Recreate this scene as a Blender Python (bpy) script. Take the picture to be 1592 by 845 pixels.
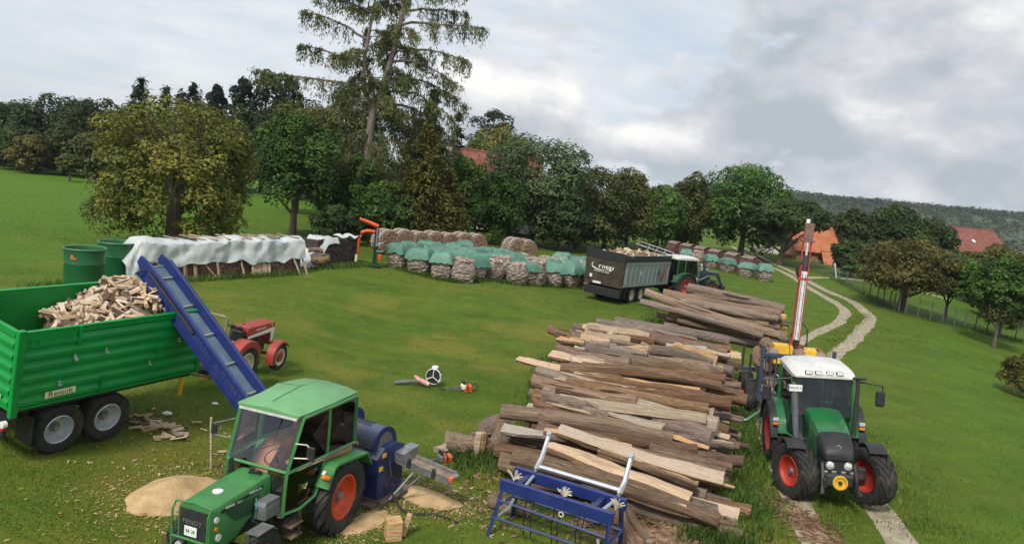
import bpy, bmesh, math, random
import numpy as np
from mathutils import Vector, Matrix, Euler, noise
random.seed(7)
for o in list(bpy.data.objects): bpy.data.objects.remove(o)
C = bpy.context.scene.collection
SC = bpy.context.scene
rad = math.radians
# ------------------------------------------------------------------ camera
cd = bpy.data.cameras.new('camera'); cam = bpy.data.objects.new('camera', cd); C.objects.link(cam)
P, RL = rad(7.2), rad(6.0)
fw = Vector((0, math.cos(P), -math.sin(P))); r0 = Vector((1, 0, 0)); u0 = Vector((0, math.sin(P), math.cos(P)))
rv = math.cos(RL)*r0 + math.sin(RL)*u0; uv = math.cos(RL)*u0 - math.sin(RL)*r0
cam.matrix_world = Matrix(((rv.x, uv.x, -fw.x, 0), (rv.y, uv.y, -fw.y, 0), (rv.z, uv.z, -fw.z, 7.0), (0, 0, 0, 1)))
cd.sensor_width = 36; cd.lens = 36*1180/1592; cd.clip_start = .1; cd.clip_end = 8000
SC.camera = cam
# ------------------------------------------------------------------ light, sky, exposure
SUN_EL, SUN_AZ = rad(48), rad(205)          # azimuth clockwise from +Y: behind the camera, a little to the left
sun = bpy.data.lights.new('sun', 'SUN'); sun.energy = 3.2; sun.angle = rad(11); sun.color = (1, .95, .87)
so = bpy.data.objects.new('sun', sun); C.objects.link(so)
sd = Vector((math.sin(SUN_AZ)*math.cos(SUN_EL), math.cos(SUN_AZ)*math.cos(SUN_EL), math.sin(SUN_EL)))
so.rotation_euler = sd.to_track_quat('Z', 'Y').to_euler(); so.location = (0, -30, 60)
SC.view_settings.view_transform = 'Standard'; SC.view_settings.look = 'None'
SC.view_settings.exposure = 0.12; SC.view_settings.gamma = 1.0

class NT:
    "tiny node helper"
    def __init__(s, t): s.t = t; t.nodes.clear()
    def n(s, typ, _inp=None, **kw):
        nd = s.t.nodes.new(typ)
        for k, v in kw.items(): setattr(nd, k, v)
        for k, v in (_inp or {}).items():
            if isinstance(v, bpy.types.NodeSocket): s.t.links.new(v, nd.inputs[k])
            else: nd.inputs[k].default_value = v
        return nd
    def noise(s, vec, scale, detail=4, rough=.55, dist=0):
        return s.n('ShaderNodeTexNoise', {'Vector': vec, 'Scale': scale, 'Detail': detail, 'Roughness': rough, 'Distortion': dist}).outputs['Fac']
    def ramp(s, fac, *stops):
        r = s.n('ShaderNodeValToRGB', {'Fac': fac}); e = r.color_ramp.elements
        while len(e) < len(stops): e.new(.5)
        for q, (p, c) in zip(e, stops):
            q.position = p; q.color = (c, c, c, 1) if isinstance(c, (int, float)) else (*c, 1)
        return r.outputs['Color']
    def mix(s, f, a, b, mode='MIX'):
        m = s.n('ShaderNodeMix', data_type='RGBA', blend_type=mode)
        for i, v in ((0, f), (6, a), (7, b)):
            if isinstance(v, bpy.types.NodeSocket): s.t.links.new(v, m.inputs[i])
            else: m.inputs[i].default_value = v if i == 0 else (*v, 1)[:4]
        return m.outputs[2]
    def math(s, op, a, b=0., clamp=False):
        return s.n('ShaderNodeMath', {0: a, 1: b}, operation=op, use_clamp=clamp).outputs[0]
    def mapr(s, v, a, b, c=0., d=1., sm=True):
        return s.n('ShaderNodeMapRange', {'Value': v, 'From Min': a, 'From Max': b, 'To Min': c, 'To Max': d}, interpolation_type='SMOOTHSTEP' if sm else 'LINEAR').outputs[0]

w = bpy.data.worlds.new('World'); SC.world = w; w.use_nodes = True
N = NT(w.node_tree)
sky = N.n('ShaderNodeTexSky', sky_type='NISHITA', sun_disc=False, sun_elevation=SUN_EL, sun_rotation=SUN_AZ, altitude=400, air_density=1.0, dust_density=1.5, ozone_density=1)
tc = N.n('ShaderNodeTexCoord').outputs['Generated']
sep = N.n('ShaderNodeSeparateXYZ', {0: tc}); X, Y, Z = sep.outputs
# cloud layers live on the sky sphere; billows flattened towards the horizon
cv = N.n('ShaderNodeMapping', {'Vector': tc, 'Scale': (1.0, 1.0, 1.7), 'Location': (5.1, 2.2, .6)}).outputs[0]
c1 = N.noise(cv, 3.4, 8, .56, .1)
c2 = N.noise(N.n('ShaderNodeMapping', {'Vector': tc, 'Scale': (1, 1, 1.8), 'Location': (-2.1, 4.4, .9)}).outputs[0], 3.6, 9, .55, .2)
c3 = N.noise(N.n('ShaderNodeMapping', {'Vector': tc, 'Scale': (1, 1, 4.5), 'Rotation': (0, .25, 0), 'Location': (7, 2, 1)}).outputs[0], 3.2, 8, .62, .5)
az = N.math('DIVIDE', X, N.math('MAXIMUM', N.math('ABSOLUTE', Y), .12))
cover = N.mapr(az, -.30, .03, -.22, .095)                      # the bank of cumulus fills the right, thin veil on the left
low = N.mapr(Z, .02, .22, .12, 0.)
c1d = N.noise(N.n('ShaderNodeMapping', {'Vector': tc, 'Scale': (1.0, 1.0, 1.7), 'Location': (5.1, 2.2, .6+.07)}).outputs[0], 3.4, 8, .56, .1)
bil = N.n('ShaderNodeTexVoronoi', {'Vector': N.n('ShaderNodeVectorMath', {0: cv, 1: N.n('ShaderNodeVectorMath', {0: N.n('ShaderNodeTexNoise', {'Vector': cv, 'Scale': 5., 'Detail': 2.}).outputs['Color'], 1: (.12, .12, .12)}, operation='MULTIPLY').outputs[0]}, operation='ADD').outputs[0], 'Scale': 4.5, 'Detail': 2., 'Roughness': .5}, feature='F1').outputs['Distance']
cum = N.math('ADD', N.math('ADD', N.math('ADD', c1, cover), N.math('MULTIPLY', low, .5)), N.math('MULTIPLY', N.math('SUBTRACT', .42, bil), .22))
mask = N.mapr(cum, .475, .545)
tone = N.math('ADD', N.math('MULTIPLY', c2, .85), N.math('MULTIPLY', N.math('SUBTRACT', c1, c1d), 1.9))
tone = N.math('ADD', tone, N.math('MULTIPLY', N.math('SUBTRACT', .62, cum), .55))
tone = N.math('ADD', tone, N.math('MULTIPLY', N.math('SUBTRACT', .42, bil), .30))
ccol = N.ramp(tone, (.15, (3.5, 3.9, 4.3)), (.28, (4.4, 4.65, 5.0)), (.38, (5.2, 5.3, 5.55)), (.49, (6.5, 6.5, 6.6)), (.60, (7.6, 7.5, 7.35)))
veil = N.ramp(c3, (.30, (4.3, 5.0, 5.9)), (.48, (5.2, 5.6, 6.1)), (.68, (6.6, 6.7, 6.8)))
base = N.mix(.9, sky.outputs[0], veil)
allc = N.mix(mask, base, ccol)
bg = N.n('ShaderNodeBackground', {'Color': allc, 'Strength': .128})
N.t.links.new(bg.outputs[0], N.n('ShaderNodeOutputWorld').inputs[0])

# ------------------------------------------------------------------ helpers
def ss(a, b, t):
    t = min(1, max(0, (t-a)/(b-a))); return t*t*(3-2*t)
def T(x, y):                                                     # height of the ground
    l = .7*ss(4.5, 10, -x); b = .8*ss(31, 42, y)*ss(0, 9, 6-x)*(1-ss(60, 90, y))
    return 1-(1-l)*(1-b) - 2.6*ss(1, 24, x-.42*y)*ss(10, 40, y)
def ssn(a, b, t):
    t = np.clip((t-a)/(b-a), 0, 1); return t*t*(3-2*t)
def TN(x, y):
    l = .7*ssn(4.5, 10, -x); b = .8*ssn(31, 42, y)*ssn(0, 9, 6-x)*(1-ssn(60, 90, y))
    return 1-(1-l)*(1-b) - 2.6*ssn(1, 24, x-.42*y)*ssn(10, 40, y)

MATS = {}
def mk(name, col, rough=.55, metal=0., var=.15, scale=6., bump=0., bscale=40., stretch=None, col2=None, dirt=0., dirtcol=(.09, .07, .045), rnd=0., coat=0., spec=.5, lo=.35, hi=.65):
    "principled material: two-tone noise, optional dirt blotches, per-object and per-island variation, bump"
    if name in MATS: return MATS[name]
    m = bpy.data.materials.new(name); m.use_nodes = True; N = NT(m.node_tree)
    tcn = N.n('ShaderNodeTexCoord').outputs['Object']
    if rnd:
        oi = N.n('ShaderNodeObjectInfo').outputs['Random']
        off = N.n('ShaderNodeCombineXYZ', {0: N.math('MULTIPLY', oi, 37.), 1: N.math('MULTIPLY', oi, 91.), 2: N.math('MULTIPLY', oi, 53.)}).outputs[0]
        tcn = N.n('ShaderNodeVectorMath', {0: tcn, 1: off}, operation='ADD').outputs[0]
    vec = N.n('ShaderNodeMapping', {'Vector': tcn, 'Scale': stretch}).outputs[0] if stretch else tcn
    c = np.array(col); b = np.array(col2) if col2 else c*(1+var)
    a = c if col2 else c*(1-var)
    f = N.mapr(N.noise(vec, scale, 6, .6), lo, hi)
    colr = N.mix(f, tuple(a), tuple(np.minimum(b, 1)))
    if rnd:
        hv = N.n('ShaderNodeHueSaturation', {'Color': colr, 'Value': N.mapr(oi, 0, 1, 1-rnd, 1+rnd, False), 'Saturation': N.mapr(N.math('FRACT', N.math('MULTIPLY', oi, 7.3)), 0, 1, 1-rnd*.6, 1+rnd*.4, False)})
        colr = hv.outputs[0]
    rg = rough
    if dirt:
        dm = N.mapr(N.noise(tcn, 2.7, 8, .68), .62-dirt*.3, .95-dirt*.3, 0, .75)
        colr = N.mix(dm, colr, dirtcol); rg = N.mapr(dm, 0, .75, rough, .85, False)
    p = N.n('ShaderNodeBsdfPrincipled', {'Base Color': colr, 'Roughness': rg, 'Metallic': metal, 'Coat Weight': coat, 'Specular IOR Level': spec})
    if bump:
        bn = N.n('ShaderNodeBump', {'Height': N.noise(vec, bscale, 5, .65), 'Strength': min(1, bump), 'Distance': .02*max(1, bump)})
        N.t.links.new(bn.outputs[0], p.inputs['Normal'])
    N.t.links.new(p.outputs[0], N.n('ShaderNodeOutputMaterial').inputs[0])
    MATS[name] = m; return m
def leafmat(name, a, b, c, clump=.5):
    "foliage: tone differs per leaf and drifts over the crown, light passes through a little"
    m = bpy.data.materials.new(name); m.use_nodes = True; N = NT(m.node_tree)
    g = N.n('ShaderNodeNewGeometry'); isl = g.outputs['Random Per Island']
    oi = N.n('ShaderNodeObjectInfo').outputs['Random']
    tcn = N.n('ShaderNodeTexCoord').outputs['Object']
    f = N.math('ADD', N.math('MULTIPLY', isl, .42), N.math('MULTIPLY', N.mapr(N.noise(tcn, clump, 4), .33, .67), .62))
    col = N.ramp(f, (.1, a), (.5, b), (.95, c))
    col = N.n('ShaderNodeHueSaturation', {'Color': col, 'Value': N.mapr(oi, 0, 1, .85, 1.15, False)}).outputs[0]
    p = N.n('ShaderNodeBsdfPrincipled', {'Base Color': col, 'Roughness': .6, 'Specular IOR Level': .25})
    tr = N.n('ShaderNodeBsdfTranslucent', {'Color': col})
    mx = N.n('ShaderNodeMixShader', {0: .28, 1: p.outputs[0], 2: tr.outputs[0]})
    N.t.links.new(mx.outputs[0], N.n('ShaderNodeOutputMaterial').inputs[0])
    MATS[name] = m; return m
def glassmat(name, tint=(.7, .8, .78), alpha=.32):
    m = bpy.data.materials.new(name); m.use_nodes = True; N = NT(m.node_tree)
    tr = N.n('ShaderNodeBsdfTransparent', {'Color': (*tint, 1)})
    gl = N.n('ShaderNodeBsdfGlossy', {'Color': (.8, .85, .9, 1), 'Roughness': .03})
    df = N.n('ShaderNodeBsdfDiffuse', {'Color': (.35, .36, .33, 1)})
    fr = N.n('ShaderNodeFresnel', {'IOR': 1.45}).outputs[0]
    a = N.n('ShaderNodeMixShader', {0: N.math('ADD', fr, alpha*.12, True), 1: tr.outputs[0], 2: gl.outputs[0]})
    dust = N.mapr(N.noise(N.n('ShaderNodeTexCoord').outputs['Object'], 3, 6, .6), .35, .8, .0, alpha*.22)
    b = N.n('ShaderNodeMixShader', {0: dust, 1: a.outputs[0], 2: df.outputs[0]})
    N.t.links.new(b.outputs[0], N.n('ShaderNodeOutputMaterial').inputs[0])
    MATS[name] = m; return m

def tag(o, label=None, cat=None, group=None, kind=None):
    for k, v in (('label', label), ('category', cat), ('group', group), ('kind', kind)):
        if v: o[k] = v
    return o
def empty(name, loc, rot=(0, 0, 0), label=None, cat=None, group=None):
    o = bpy.data.objects.new(name, None); C.objects.link(o); o.empty_display_size = .2
    o.location = loc; o.rotation_euler = rot; return tag(o, label, cat, group)
def place(name, me, parent=None, loc=(0, 0, 0), rot=(0, 0, 0), scale=(1, 1, 1)):
    o = bpy.data.objects.new(name, me); C.objects.link(o); o.parent = parent
    o.location = loc; o.rotation_euler = rot; o.scale = scale if hasattr(scale, '__len__') else (scale,)*3
    return o
def copy_tree(o, parent=None):
    c = o.copy(); C.objects.link(c); c.parent = parent
    for ch in o.children: copy_tree(ch, c)
    return c

class MB:
    "mesh builder; every shape goes in through the current transform"
    def __init__(s): s.v = []; s.f = []; s.mi = []; s.M = Matrix(); s.cur = 0
    def add(s, vs, fs, mi=None):
        k = len(s.v); s.v += [tuple(s.M @ Vector(v)) for v in vs]
        s.f += [tuple(i+k for i in f) for f in fs]; s.mi += [s.cur if mi is None else mi]*len(fs); return s
    def box(s, c, d, rot=None, b=0., tx=1., ty=1.):
        "box centre c, size d, Euler rot in degrees, chamfer b; tx, ty taper the top"
        x, y, z = (q/2 for q in d)
        if b <= 0 or tx != 1 or ty != 1:
            vs = [(-x, -y, -z), (x, -y, -z), (x, y, -z), (-x, y, -z), (-x*tx, -y*ty, z), (x*tx, -y*ty, z), (x*tx, y*ty, z), (-x*tx, y*ty, z)]
            fs = [(3, 2, 1, 0), (4, 5, 6, 7), (0, 1, 5, 4), (1, 2, 6, 5), (2, 3, 7, 6), (3, 0, 4, 7)]
        else:
            b = min(b, .49*min(d)); vs = []; fs = []; ix = {}
            for i in (-1, 1):
                for j in (-1, 1):
                    for k in (-1, 1):
                        for a in range(3):
                            q = [i*(x-b), j*(y-b), k*(z-b)]; q[a] = (i*x, j*y, k*z)[a]
                            ix[i, j, k, a] = len(vs); vs.append(tuple(q))
            for a in range(3):
                u_, v_ = [q for q in range(3) if q != a]
                for sgn in (-1, 1):
                    def K(p, q):
                        t = [0]*3; t[a] = sgn; t[u_] = p; t[v_] = q; return ix[t[0], t[1], t[2], a]
                    fs.append((K(-1, -1), K(1, -1), K(1, 1), K(-1, 1)))
            for a in range(3):                                  # edges along axis a
                u_, v_ = [q for q in range(3) if q != a]
                for p in (-1, 1):
                    for q in (-1, 1):
                        def K(e, face):
                            t = [0]*3; t[a] = e; t[u_] = p; t[v_] = q; return ix[t[0], t[1], t[2], face]
                        fs.append((K(-1, u_), K(1, u_), K(1, v_), K(-1, v_)))
            for i in (-1, 1):
                for j in (-1, 1):
                    for k in (-1, 1): fs.append((ix[i, j, k, 0], ix[i, j, k, 1], ix[i, j, k, 2]))
        R = Euler([rad(q) for q in rot]).to_matrix() if rot else Matrix.Identity(3)
        return s.add([R @ Vector(v) + Vector(c) for v in vs], fs)
    def cyl(s, a, b, r, r2=None, n=12, caps=True):
        a, b = Vector(a), Vector(b); r2 = r if r2 is None else r2
        q = (b-a).to_track_quat('Z', 'Y').to_matrix(); vs = []; fs = []
        for p, rr in ((a, r), (b, r2)):
            vs += [p + q @ Vector((rr*math.cos(2*math.pi*i/n), rr*math.sin(2*math.pi*i/n), 0)) for i in range(n)]
        fs = [(i, (i+1) % n, n+(i+1) % n, n+i) for i in range(n)]
        if caps: fs += [tuple(range(n-1, -1, -1)), tuple(range(n, 2*n))]
        return s.add(vs, fs)
    def tube(s, pts, r, n=6, caps=True):
        "smooth tube through points; r a number or a list"
        pts = [Vector(p) for p in pts]; vs = []; fs = []; up = Vector((0, 0, 1))
        for i, p in enumerate(pts):
            d = (pts[min(i+1, len(pts)-1)]-pts[max(i-1, 0)]).normalized()
            u_ = up if abs(d.dot(up)) < .95 else Vector((1, 0, 0))
            e1 = d.cross(u_).normalized(); e2 = d.cross(e1)
            rr = r[i] if hasattr(r, '__len__') else r
            vs += [p + (e1*math.cos(2*math.pi*k/n)+e2*math.sin(2*math.pi*k/n))*rr for k in range(n)]
        for i in range(len(pts)-1):
            for k in range(n): fs.append((i*n+k, i*n+(k+1) % n, (i+1)*n+(k+1) % n, (i+1)*n+k))
        if caps: fs += [tuple(range(n-1, -1, -1)), tuple(range(len(vs)-n, len(vs)))]
        return s.add(vs, fs)
    def lathe(s, prof, c=(0, 0, 0), axis='Z', n=24, close=False):
        "profile of (radius, height) spun round an axis"
        R = {'Z': Matrix.Identity(3), 'Y': Matrix(((1, 0, 0), (0, 0, 1), (0, -1, 0))), 'X': Matrix(((0, 0, 1), (0, 1, 0), (-1, 0, 0)))}[axis]
        vs = []; fs = []; m = len(prof)
        for i in range(n):
            a = 2*math.pi*i/n
            vs += [R @ Vector((r*math.cos(a), r*math.sin(a), h)) + Vector(c) for r, h in prof]
        for i in range(n):
            for j in range(m-1 if not close else m):
                a, b = i*m, ((i+1) % n)*m; j2 = (j+1) % m
                fs.append((a+j, b+j, b+j2, a+j2))
        return s.add(vs, fs)
    def prism(s, poly, axis, lo, hi):
        "polygon extruded along an axis: 'Y' poly in (x,z), 'X' poly in (y,z), 'Z' poly in (x,y)"
        f = {'Y': lambda p, t: (p[0], t, p[1]), 'X': lambda p, t: (t, p[0], p[1]), 'Z': lambda p, t: (p[0], p[1], t)}[axis]
        n = len(poly); vs = [f(p, lo) for p in poly]+[f(p, hi) for p in poly]
        fs = [(i, (i+1) % n, n+(i+1) % n, n+i) for i in range(n)]+[tuple(range(n-1, -1, -1)), tuple(range(n, 2*n))]
        return s.add(vs, fs)
    def loft(s, secs, caps=True):
        "closed loops of equal length joined in order"
        n = len(secs[0]); vs = [p for q in secs for p in q]; fs = []
        for i in range(len(secs)-1):
            for k in range(n): fs.append((i*n+k, i*n+(k+1) % n, (i+1)*n+(k+1) % n, (i+1)*n+k))
        if caps: fs += [tuple(range(n-1, -1, -1)), tuple(range(len(vs)-n, len(vs)))]
        return s.add(vs, fs)
    def grid(s, fn, nu, nv):
        vs = [fn(i/nu, j/nv) for i in range(nu+1) for j in range(nv+1)]
        fs = [(i*(nv+1)+j, (i+1)*(nv+1)+j, (i+1)*(nv+1)+j+1, i*(nv+1)+j+1) for i in range(nu) for j in range(nv)]
        return s.add(vs, fs)
    def mesh(s, name, mats, smooth=True, solid=0.):
        me = bpy.data.meshes.new(name); me.from_pydata(s.v, [], s.f)
        for m in (mats if isinstance(mats, (list, tuple)) else [mats]): me.materials.append(m)
        bm = bmesh.new(); bm.from_mesh(me)
        for f, i in zip(bm.faces, s.mi): f.material_index = i
        if solid: bmesh.ops.solidify(bm, geom=bm.faces[:], thickness=solid)
        bmesh.ops.recalc_face_normals(bm, faces=bm.faces)
        if smooth:
            for f in bm.faces: f.smooth = True
            for e in bm.edges:
                if len(e.link_faces) != 2 or e.calc_face_angle(4) > rad(35): e.smooth = False
        bm.to_mesh(me); bm.free(); return me
    def build(s, name, mats, parent=None, smooth=True, solid=0., loc=(0, 0, 0)):
        return place(name, s.mesh(name, mats, smooth, solid), parent, loc)
def npmesh(name, V, F, mats, smooth=False):
    "big mesh from numpy: F is (m,3) or (m,4)"
    me = bpy.data.meshes.new(name); V = np.asarray(V, np.float32); F = np.asarray(F, np.int32); k = F.shape[1]
    me.vertices.add(len(V)); me.vertices.foreach_set('co', V.ravel())
    me.loops.add(F.size); me.loops.foreach_set('vertex_index', F.ravel())
    me.polygons.add(len(F)); me.polygons.foreach_set('loop_start', np.arange(len(F), dtype=np.int32)*k)
    if smooth: me.polygons.foreach_set('use_smooth', np.ones(len(F), bool))
    me.update(calc_edges=True)
    for m in (mats if isinstance(mats, (list, tuple)) else [mats]): me.materials.append(m)
    return me
def text(body, parent, loc, rot, size, mat, name='lettering', ext=.002, sx=1., align='CENTER', shear=0.):
    cu = bpy.data.curves.new(name, 'FONT'); cu.body = body; cu.size = size; cu.extrude = ext; cu.align_x = align; cu.align_y = 'CENTER'; cu.shear = shear
    cu.offset = size*.006; cu.space_character = 1.08; cu.resolution_u = 2; cu.materials.append(mat)
    tmp = bpy.data.objects.new('tmp', cu); C.objects.link(tmp); dg = bpy.context.evaluated_depsgraph_get()
    me = bpy.data.meshes.new_from_object(tmp.evaluated_get(dg)); bpy.data.objects.remove(tmp); bpy.data.curves.remove(cu); me.name = name
    if not me.materials: me.materials.append(mat)
    return place(name, me, parent, loc, [rad(q) for q in rot], (sx, 1, 1))
# ------------------------------------------------------------------ ground, track, hills
def ground_material():
    m = bpy.data.materials.new('meadow'); m.use_nodes = True; N = NT(m.node_tree)
    tcn = N.n('ShaderNodeTexCoord').outputs['Object']
    sp = N.n('ShaderNodeSeparateXYZ', {0: tcn}); x, y = sp.outputs[0], sp.outputs[1]
    big = N.noise(tcn, .09, 5, .6); mid = N.noise(tcn, .55, 6, .65); fine = N.noise(tcn, 6, 6, .7); vf = N.noise(tcn, 30, 3, .7)
    g = N.mix(N.mapr(mid, .35, .68), (0.048, 0.098, 0.008), (0.090, 0.158, 0.013))
    g = N.mix(N.mapr(big, .38, .66, 0, .65), g, (0.110, 0.165, 0.014))
    g = N.mix(N.mapr(fine, .3, .75, 0, .6), g, (0.041, 0.085, 0.007))
    g = N.mix(N.mapr(N.noise(tcn, 2.2, 7, .72), .42, .7, 0, .55), g, (.042, .085, .008)); g = N.mix(N.mapr(N.noise(tcn, 1.5, 7, .72, .3), .48, .72, 0, .6), g, (.155, .18, .024)); g = N.mix(N.mapr(N.noise(tcn, .28, 8, .7, .5), .45, .68, 0, .4), g, (.06, .105, .01))
    g = N.mix(N.mapr(vf, .55, .8, 0, .45), g, (0.156, 0.210, 0.025))
    # dry, trampled grass between the machines and mowing stripes on the yard
    yard = N.math('MULTIPLY', N.mapr(y, 30, 50, 1, 0), N.mapr(N.noise(tcn, .23, 5, .6), .46, .66))
    yard = N.math('MULTIPLY', yard, N.mapr(x, 6.5, 9, 1, .25))
    g = N.mix(N.math('MULTIPLY', yard, .85), g, (0.175, 0.160, 0.026))
    st = N.n('ShaderNodeMapping', {'Vector': tcn, 'Rotation': (0, 0, rad(12)), 'Scale': (.12, .9, 1)}).outputs[0]
    g = N.mix(N.mapr(N.noise(st, .9, 3, .5), .42, .62, 0, .38), g, (0.124, 0.165, 0.018))
    bare = N.math('MULTIPLY', N.mapr(N.noise(tcn, .8, 5, .7), .62, .74), N.mapr(y, 26, 34, .55, 0))
    g = N.mix(N.math('MULTIPLY', bare, N.mapr(x, 7, 10, 1, 0)), g, (0.129, 0.100, 0.030))
    far = N.math('MULTIPLY', N.mapr(x, -30, -9, 1, 0), N.mapr(y, 24, 36))          # unmown field on the left, fresher green
    g = N.mix(N.math('MULTIPLY', far, .6), g, (0.075, 0.175, 0.011))
    rgt = N.math('MULTIPLY', N.mapr(N.math('SUBTRACT', x, N.math('MULTIPLY', y, .47)), 1, 6), .55)
    g = N.mix(rgt, g, N.mix(N.mapr(mid, .35, .7), (0.055, 0.125, 0.009), (0.092, 0.170, 0.013)))
    p = N.n('ShaderNodeBsdfPrincipled', {'Base Color': g, 'Roughness': .85, 'Specular IOR Level': .15})
    h = N.math('ADD', N.math('MULTIPLY', fine, .6), vf)
    b = N.n('ShaderNodeBump', {'Height': h, 'Strength': .6, 'Distance': .06}); N.t.links.new(b.outputs[0], p.inputs['Normal'])
    N.t.links.new(p.outputs[0], N.n('ShaderNodeOutputMaterial').inputs[0]); MATS['meadow'] = m; return m
gm = ground_material()
us = np.sinh(np.linspace(-6.2, 6.2, 150))*5.0; vs_ = np.concatenate([np.linspace(-15, 10, 8), 12+np.sinh(np.linspace(0, 5.9, 150))*6.5])
gx, gy = np.meshgrid(us, vs_, indexing='ij')
gz = TN(gx, gy)-14*ssn(160, 700, gy)*ssn(-60, 120, gx)
nu, nv = gx.shape; idx = np.arange(nu*nv).reshape(nu, nv)
F = np.stack([idx[:-1, :-1], idx[1:, :-1], idx[1:, 1:], idx[:-1, 1:]], -1).reshape(-1, 4)
tag(place('ground', npmesh('ground', np.stack([gx, gy, gz], -1).reshape(-1, 3), F, gm, True)), kind='structure')

def smooth_path(pts, n=8):
    out = []; P_ = [Vector(p) for p in pts]; P_ = [P_[0]*2-P_[1]]+P_+[P_[-1]*2-P_[-2]]
    for i in range(1, len(P_)-2):
        for k in range(n):
            t = k/n; a, b, c, d = P_[i-1:i+3]
            out.append(.5*((2*b)+(c-a)*t+(2*a-5*b+4*c-d)*t*t+(3*b-a-3*c+d)*t**3))
    return out+[P_[-2]]
def strip(name, pts, width, mat, lift, seed=1, rag=.10, n=10):
    rnd = random.Random(seed); path = smooth_path([(*p, 0) for p in pts], n); mb = MB(); rows = []
    for i, p in enumerate(path):
        d = (path[min(i+1, len(path)-1)]-path[max(i-1, 0)]).normalized(); nrm = Vector((-d.y, d.x, 0))
        wd = width*(1+.25*(noise.noise(p*.35)))/2
        offs = [-wd-rnd.random()*rag-.02, -wd*.5, 0, wd*.5, wd+rnd.random()*rag+.02]
        rows.append([(q.x, q.y, T(q.x, q.y)+lift-(.03 if j in (0, 4) else 0)) for j, q in enumerate([p+nrm*o for o in offs])])
    vs = [v for r in rows for v in r]
    fs = [(i*5+j, i*5+j+1, i*5+5+j+1, i*5+5+j) for i in range(len(rows)-1) for j in range(4)]
    mb.add(vs, fs); return tag(mb.build(name, mat), kind='structure')
gravel = mk('gravel', (.26, .215, .145), .9, 0, scale=2.5, col2=(.40, .345, .25), bump=1., bscale=30, dirt=.5, dirtcol=(.16, .15, .08))
rutL = [(6.6, 12), (6.95, 15), (7.45, 18), (8.0, 21), (9.0, 25), (10.5, 29), (12.6, 34), (15.3, 39), (18.1, 43.3), (20.4, 46.7), (22.3, 50.2), (23.8, 53.5), (24.7, 57.4), (25.8, 64.8), (27.3, 73), (28.2, 79.9), (29, 92), (32, 112)]
rutR = [(8.7, 12), (8.95, 15), (9.4, 17.6), (10, 21), (11.2, 25.5), (13.1, 31), (16.4, 37), (18.8, 40.8), (21.8, 46.1), (24.3, 50.6), (25.6, 54.2), (26.8, 59), (27.3, 66.2), (28.8, 75.7), (29.8, 82), (30.8, 92), (34, 112)]
strip('gravel_track', rutL, .85, gravel, .012, 1)
strip('gravel_track', rutR, .95, gravel, .012, 2)
strip('gravel_track', [(27.3, 73), (31, 77), (38, 80.5), (48, 83)], 1.2, gravel, .02, 3)
# far valley side, wooded: bumpy crowns on a ridge
def hill(name, y0, amp, x0, x1, seed, mat, prof, ht):
    rng = np.random.default_rng(seed); nx, ny = 220, 26
    xs = np.linspace(x0, x1, nx); t = np.linspace(0, 1, ny); V = []
    for i, x in enumerate(xs):
        top = prof(x)
        for j in t:
            z = -22+(top+22)*math.sin(min(j*1.25, 1)*math.pi/2)
            V.append((x, y0+j*520, z+(noise.noise((x*.018, j*9, seed))*ht if j > .05 else 0)))
    idx = np.arange(nx*ny).reshape(nx, ny)
    F = np.stack([idx[:-1, :-1], idx[1:, :-1], idx[1:, 1:], idx[:-1, 1:]], -1).reshape(-1, 4)
    tag(place(name, npmesh(name, V, F, mat, True)), kind='structure')
    return np.array(V)
hmat = mk('far_woodland_floor', (.05, .075, .03), .9, var=.3, scale=.02)
hillV = hill('hills', 620, 1, 120, 1500, 3, hmat, lambda x: -8+(23+7*math.exp(-((x-480)/260)**2)+3*math.sin(x*.011))*ss(150, 260, x), 1.5)
# ------------------------------------------------------------------ trees
barkM = mk('tree_bark', (.10, .08, .06), .9, var=.3, scale=5, bump=1, bscale=14, stretch=(3, 3, .6))
barkL = mk('larch_bark', (.17, .135, .115), .9, var=.3, scale=4, bump=1, bscale=10, stretch=(3, 3, .6))
LM = {
 'apple': leafmat('apple_leaves', (.045, .062, .011), (.12, .138, .025), (0.264, 0.246, 0.048), .5),
 'bright': leafmat('bright_leaves', (.025, .062, .012), (.055, .12, .02), (0.120, 0.216, 0.038), .5),
 'dark': leafmat('dark_leaves', (.02, .04, .012), (.04, .07, .018), (0.084, 0.132, 0.036), .3),
 'forest': leafmat('forest_leaves', (.026, .042, .015), (.05, .072, .022), (0.102, 0.126, 0.038), .15),
 'olive': leafmat('olive_leaves', (.04, .052, .014), (.085, .10, .024), (0.168, 0.174, 0.048), .35),
 'grey': leafmat('willow_leaves', (.035, .06, .022), (.072, .112, .04), (0.144, 0.192, 0.078), .4),
 'brown': leafmat('browning_leaves', (.05, .05, .014), (.105, .10, .026), (0.204, 0.174, 0.054), .5),
 'spruce': leafmat('spruce_needles', (.008, .018, .010), (.017, .034, .018), (0.040, 0.064, 0.031), .3),
 'larch': leafmat('larch_needles', (.05, .065, .022), (.11, .13, .042), (0.228, 0.228, 0.078), .35),
 'larchy': leafmat('yellowing_larch_needles', (.04, .045, .010), (.10, .10, .02), (0.216, 0.198, 0.042), .5),
}
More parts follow.
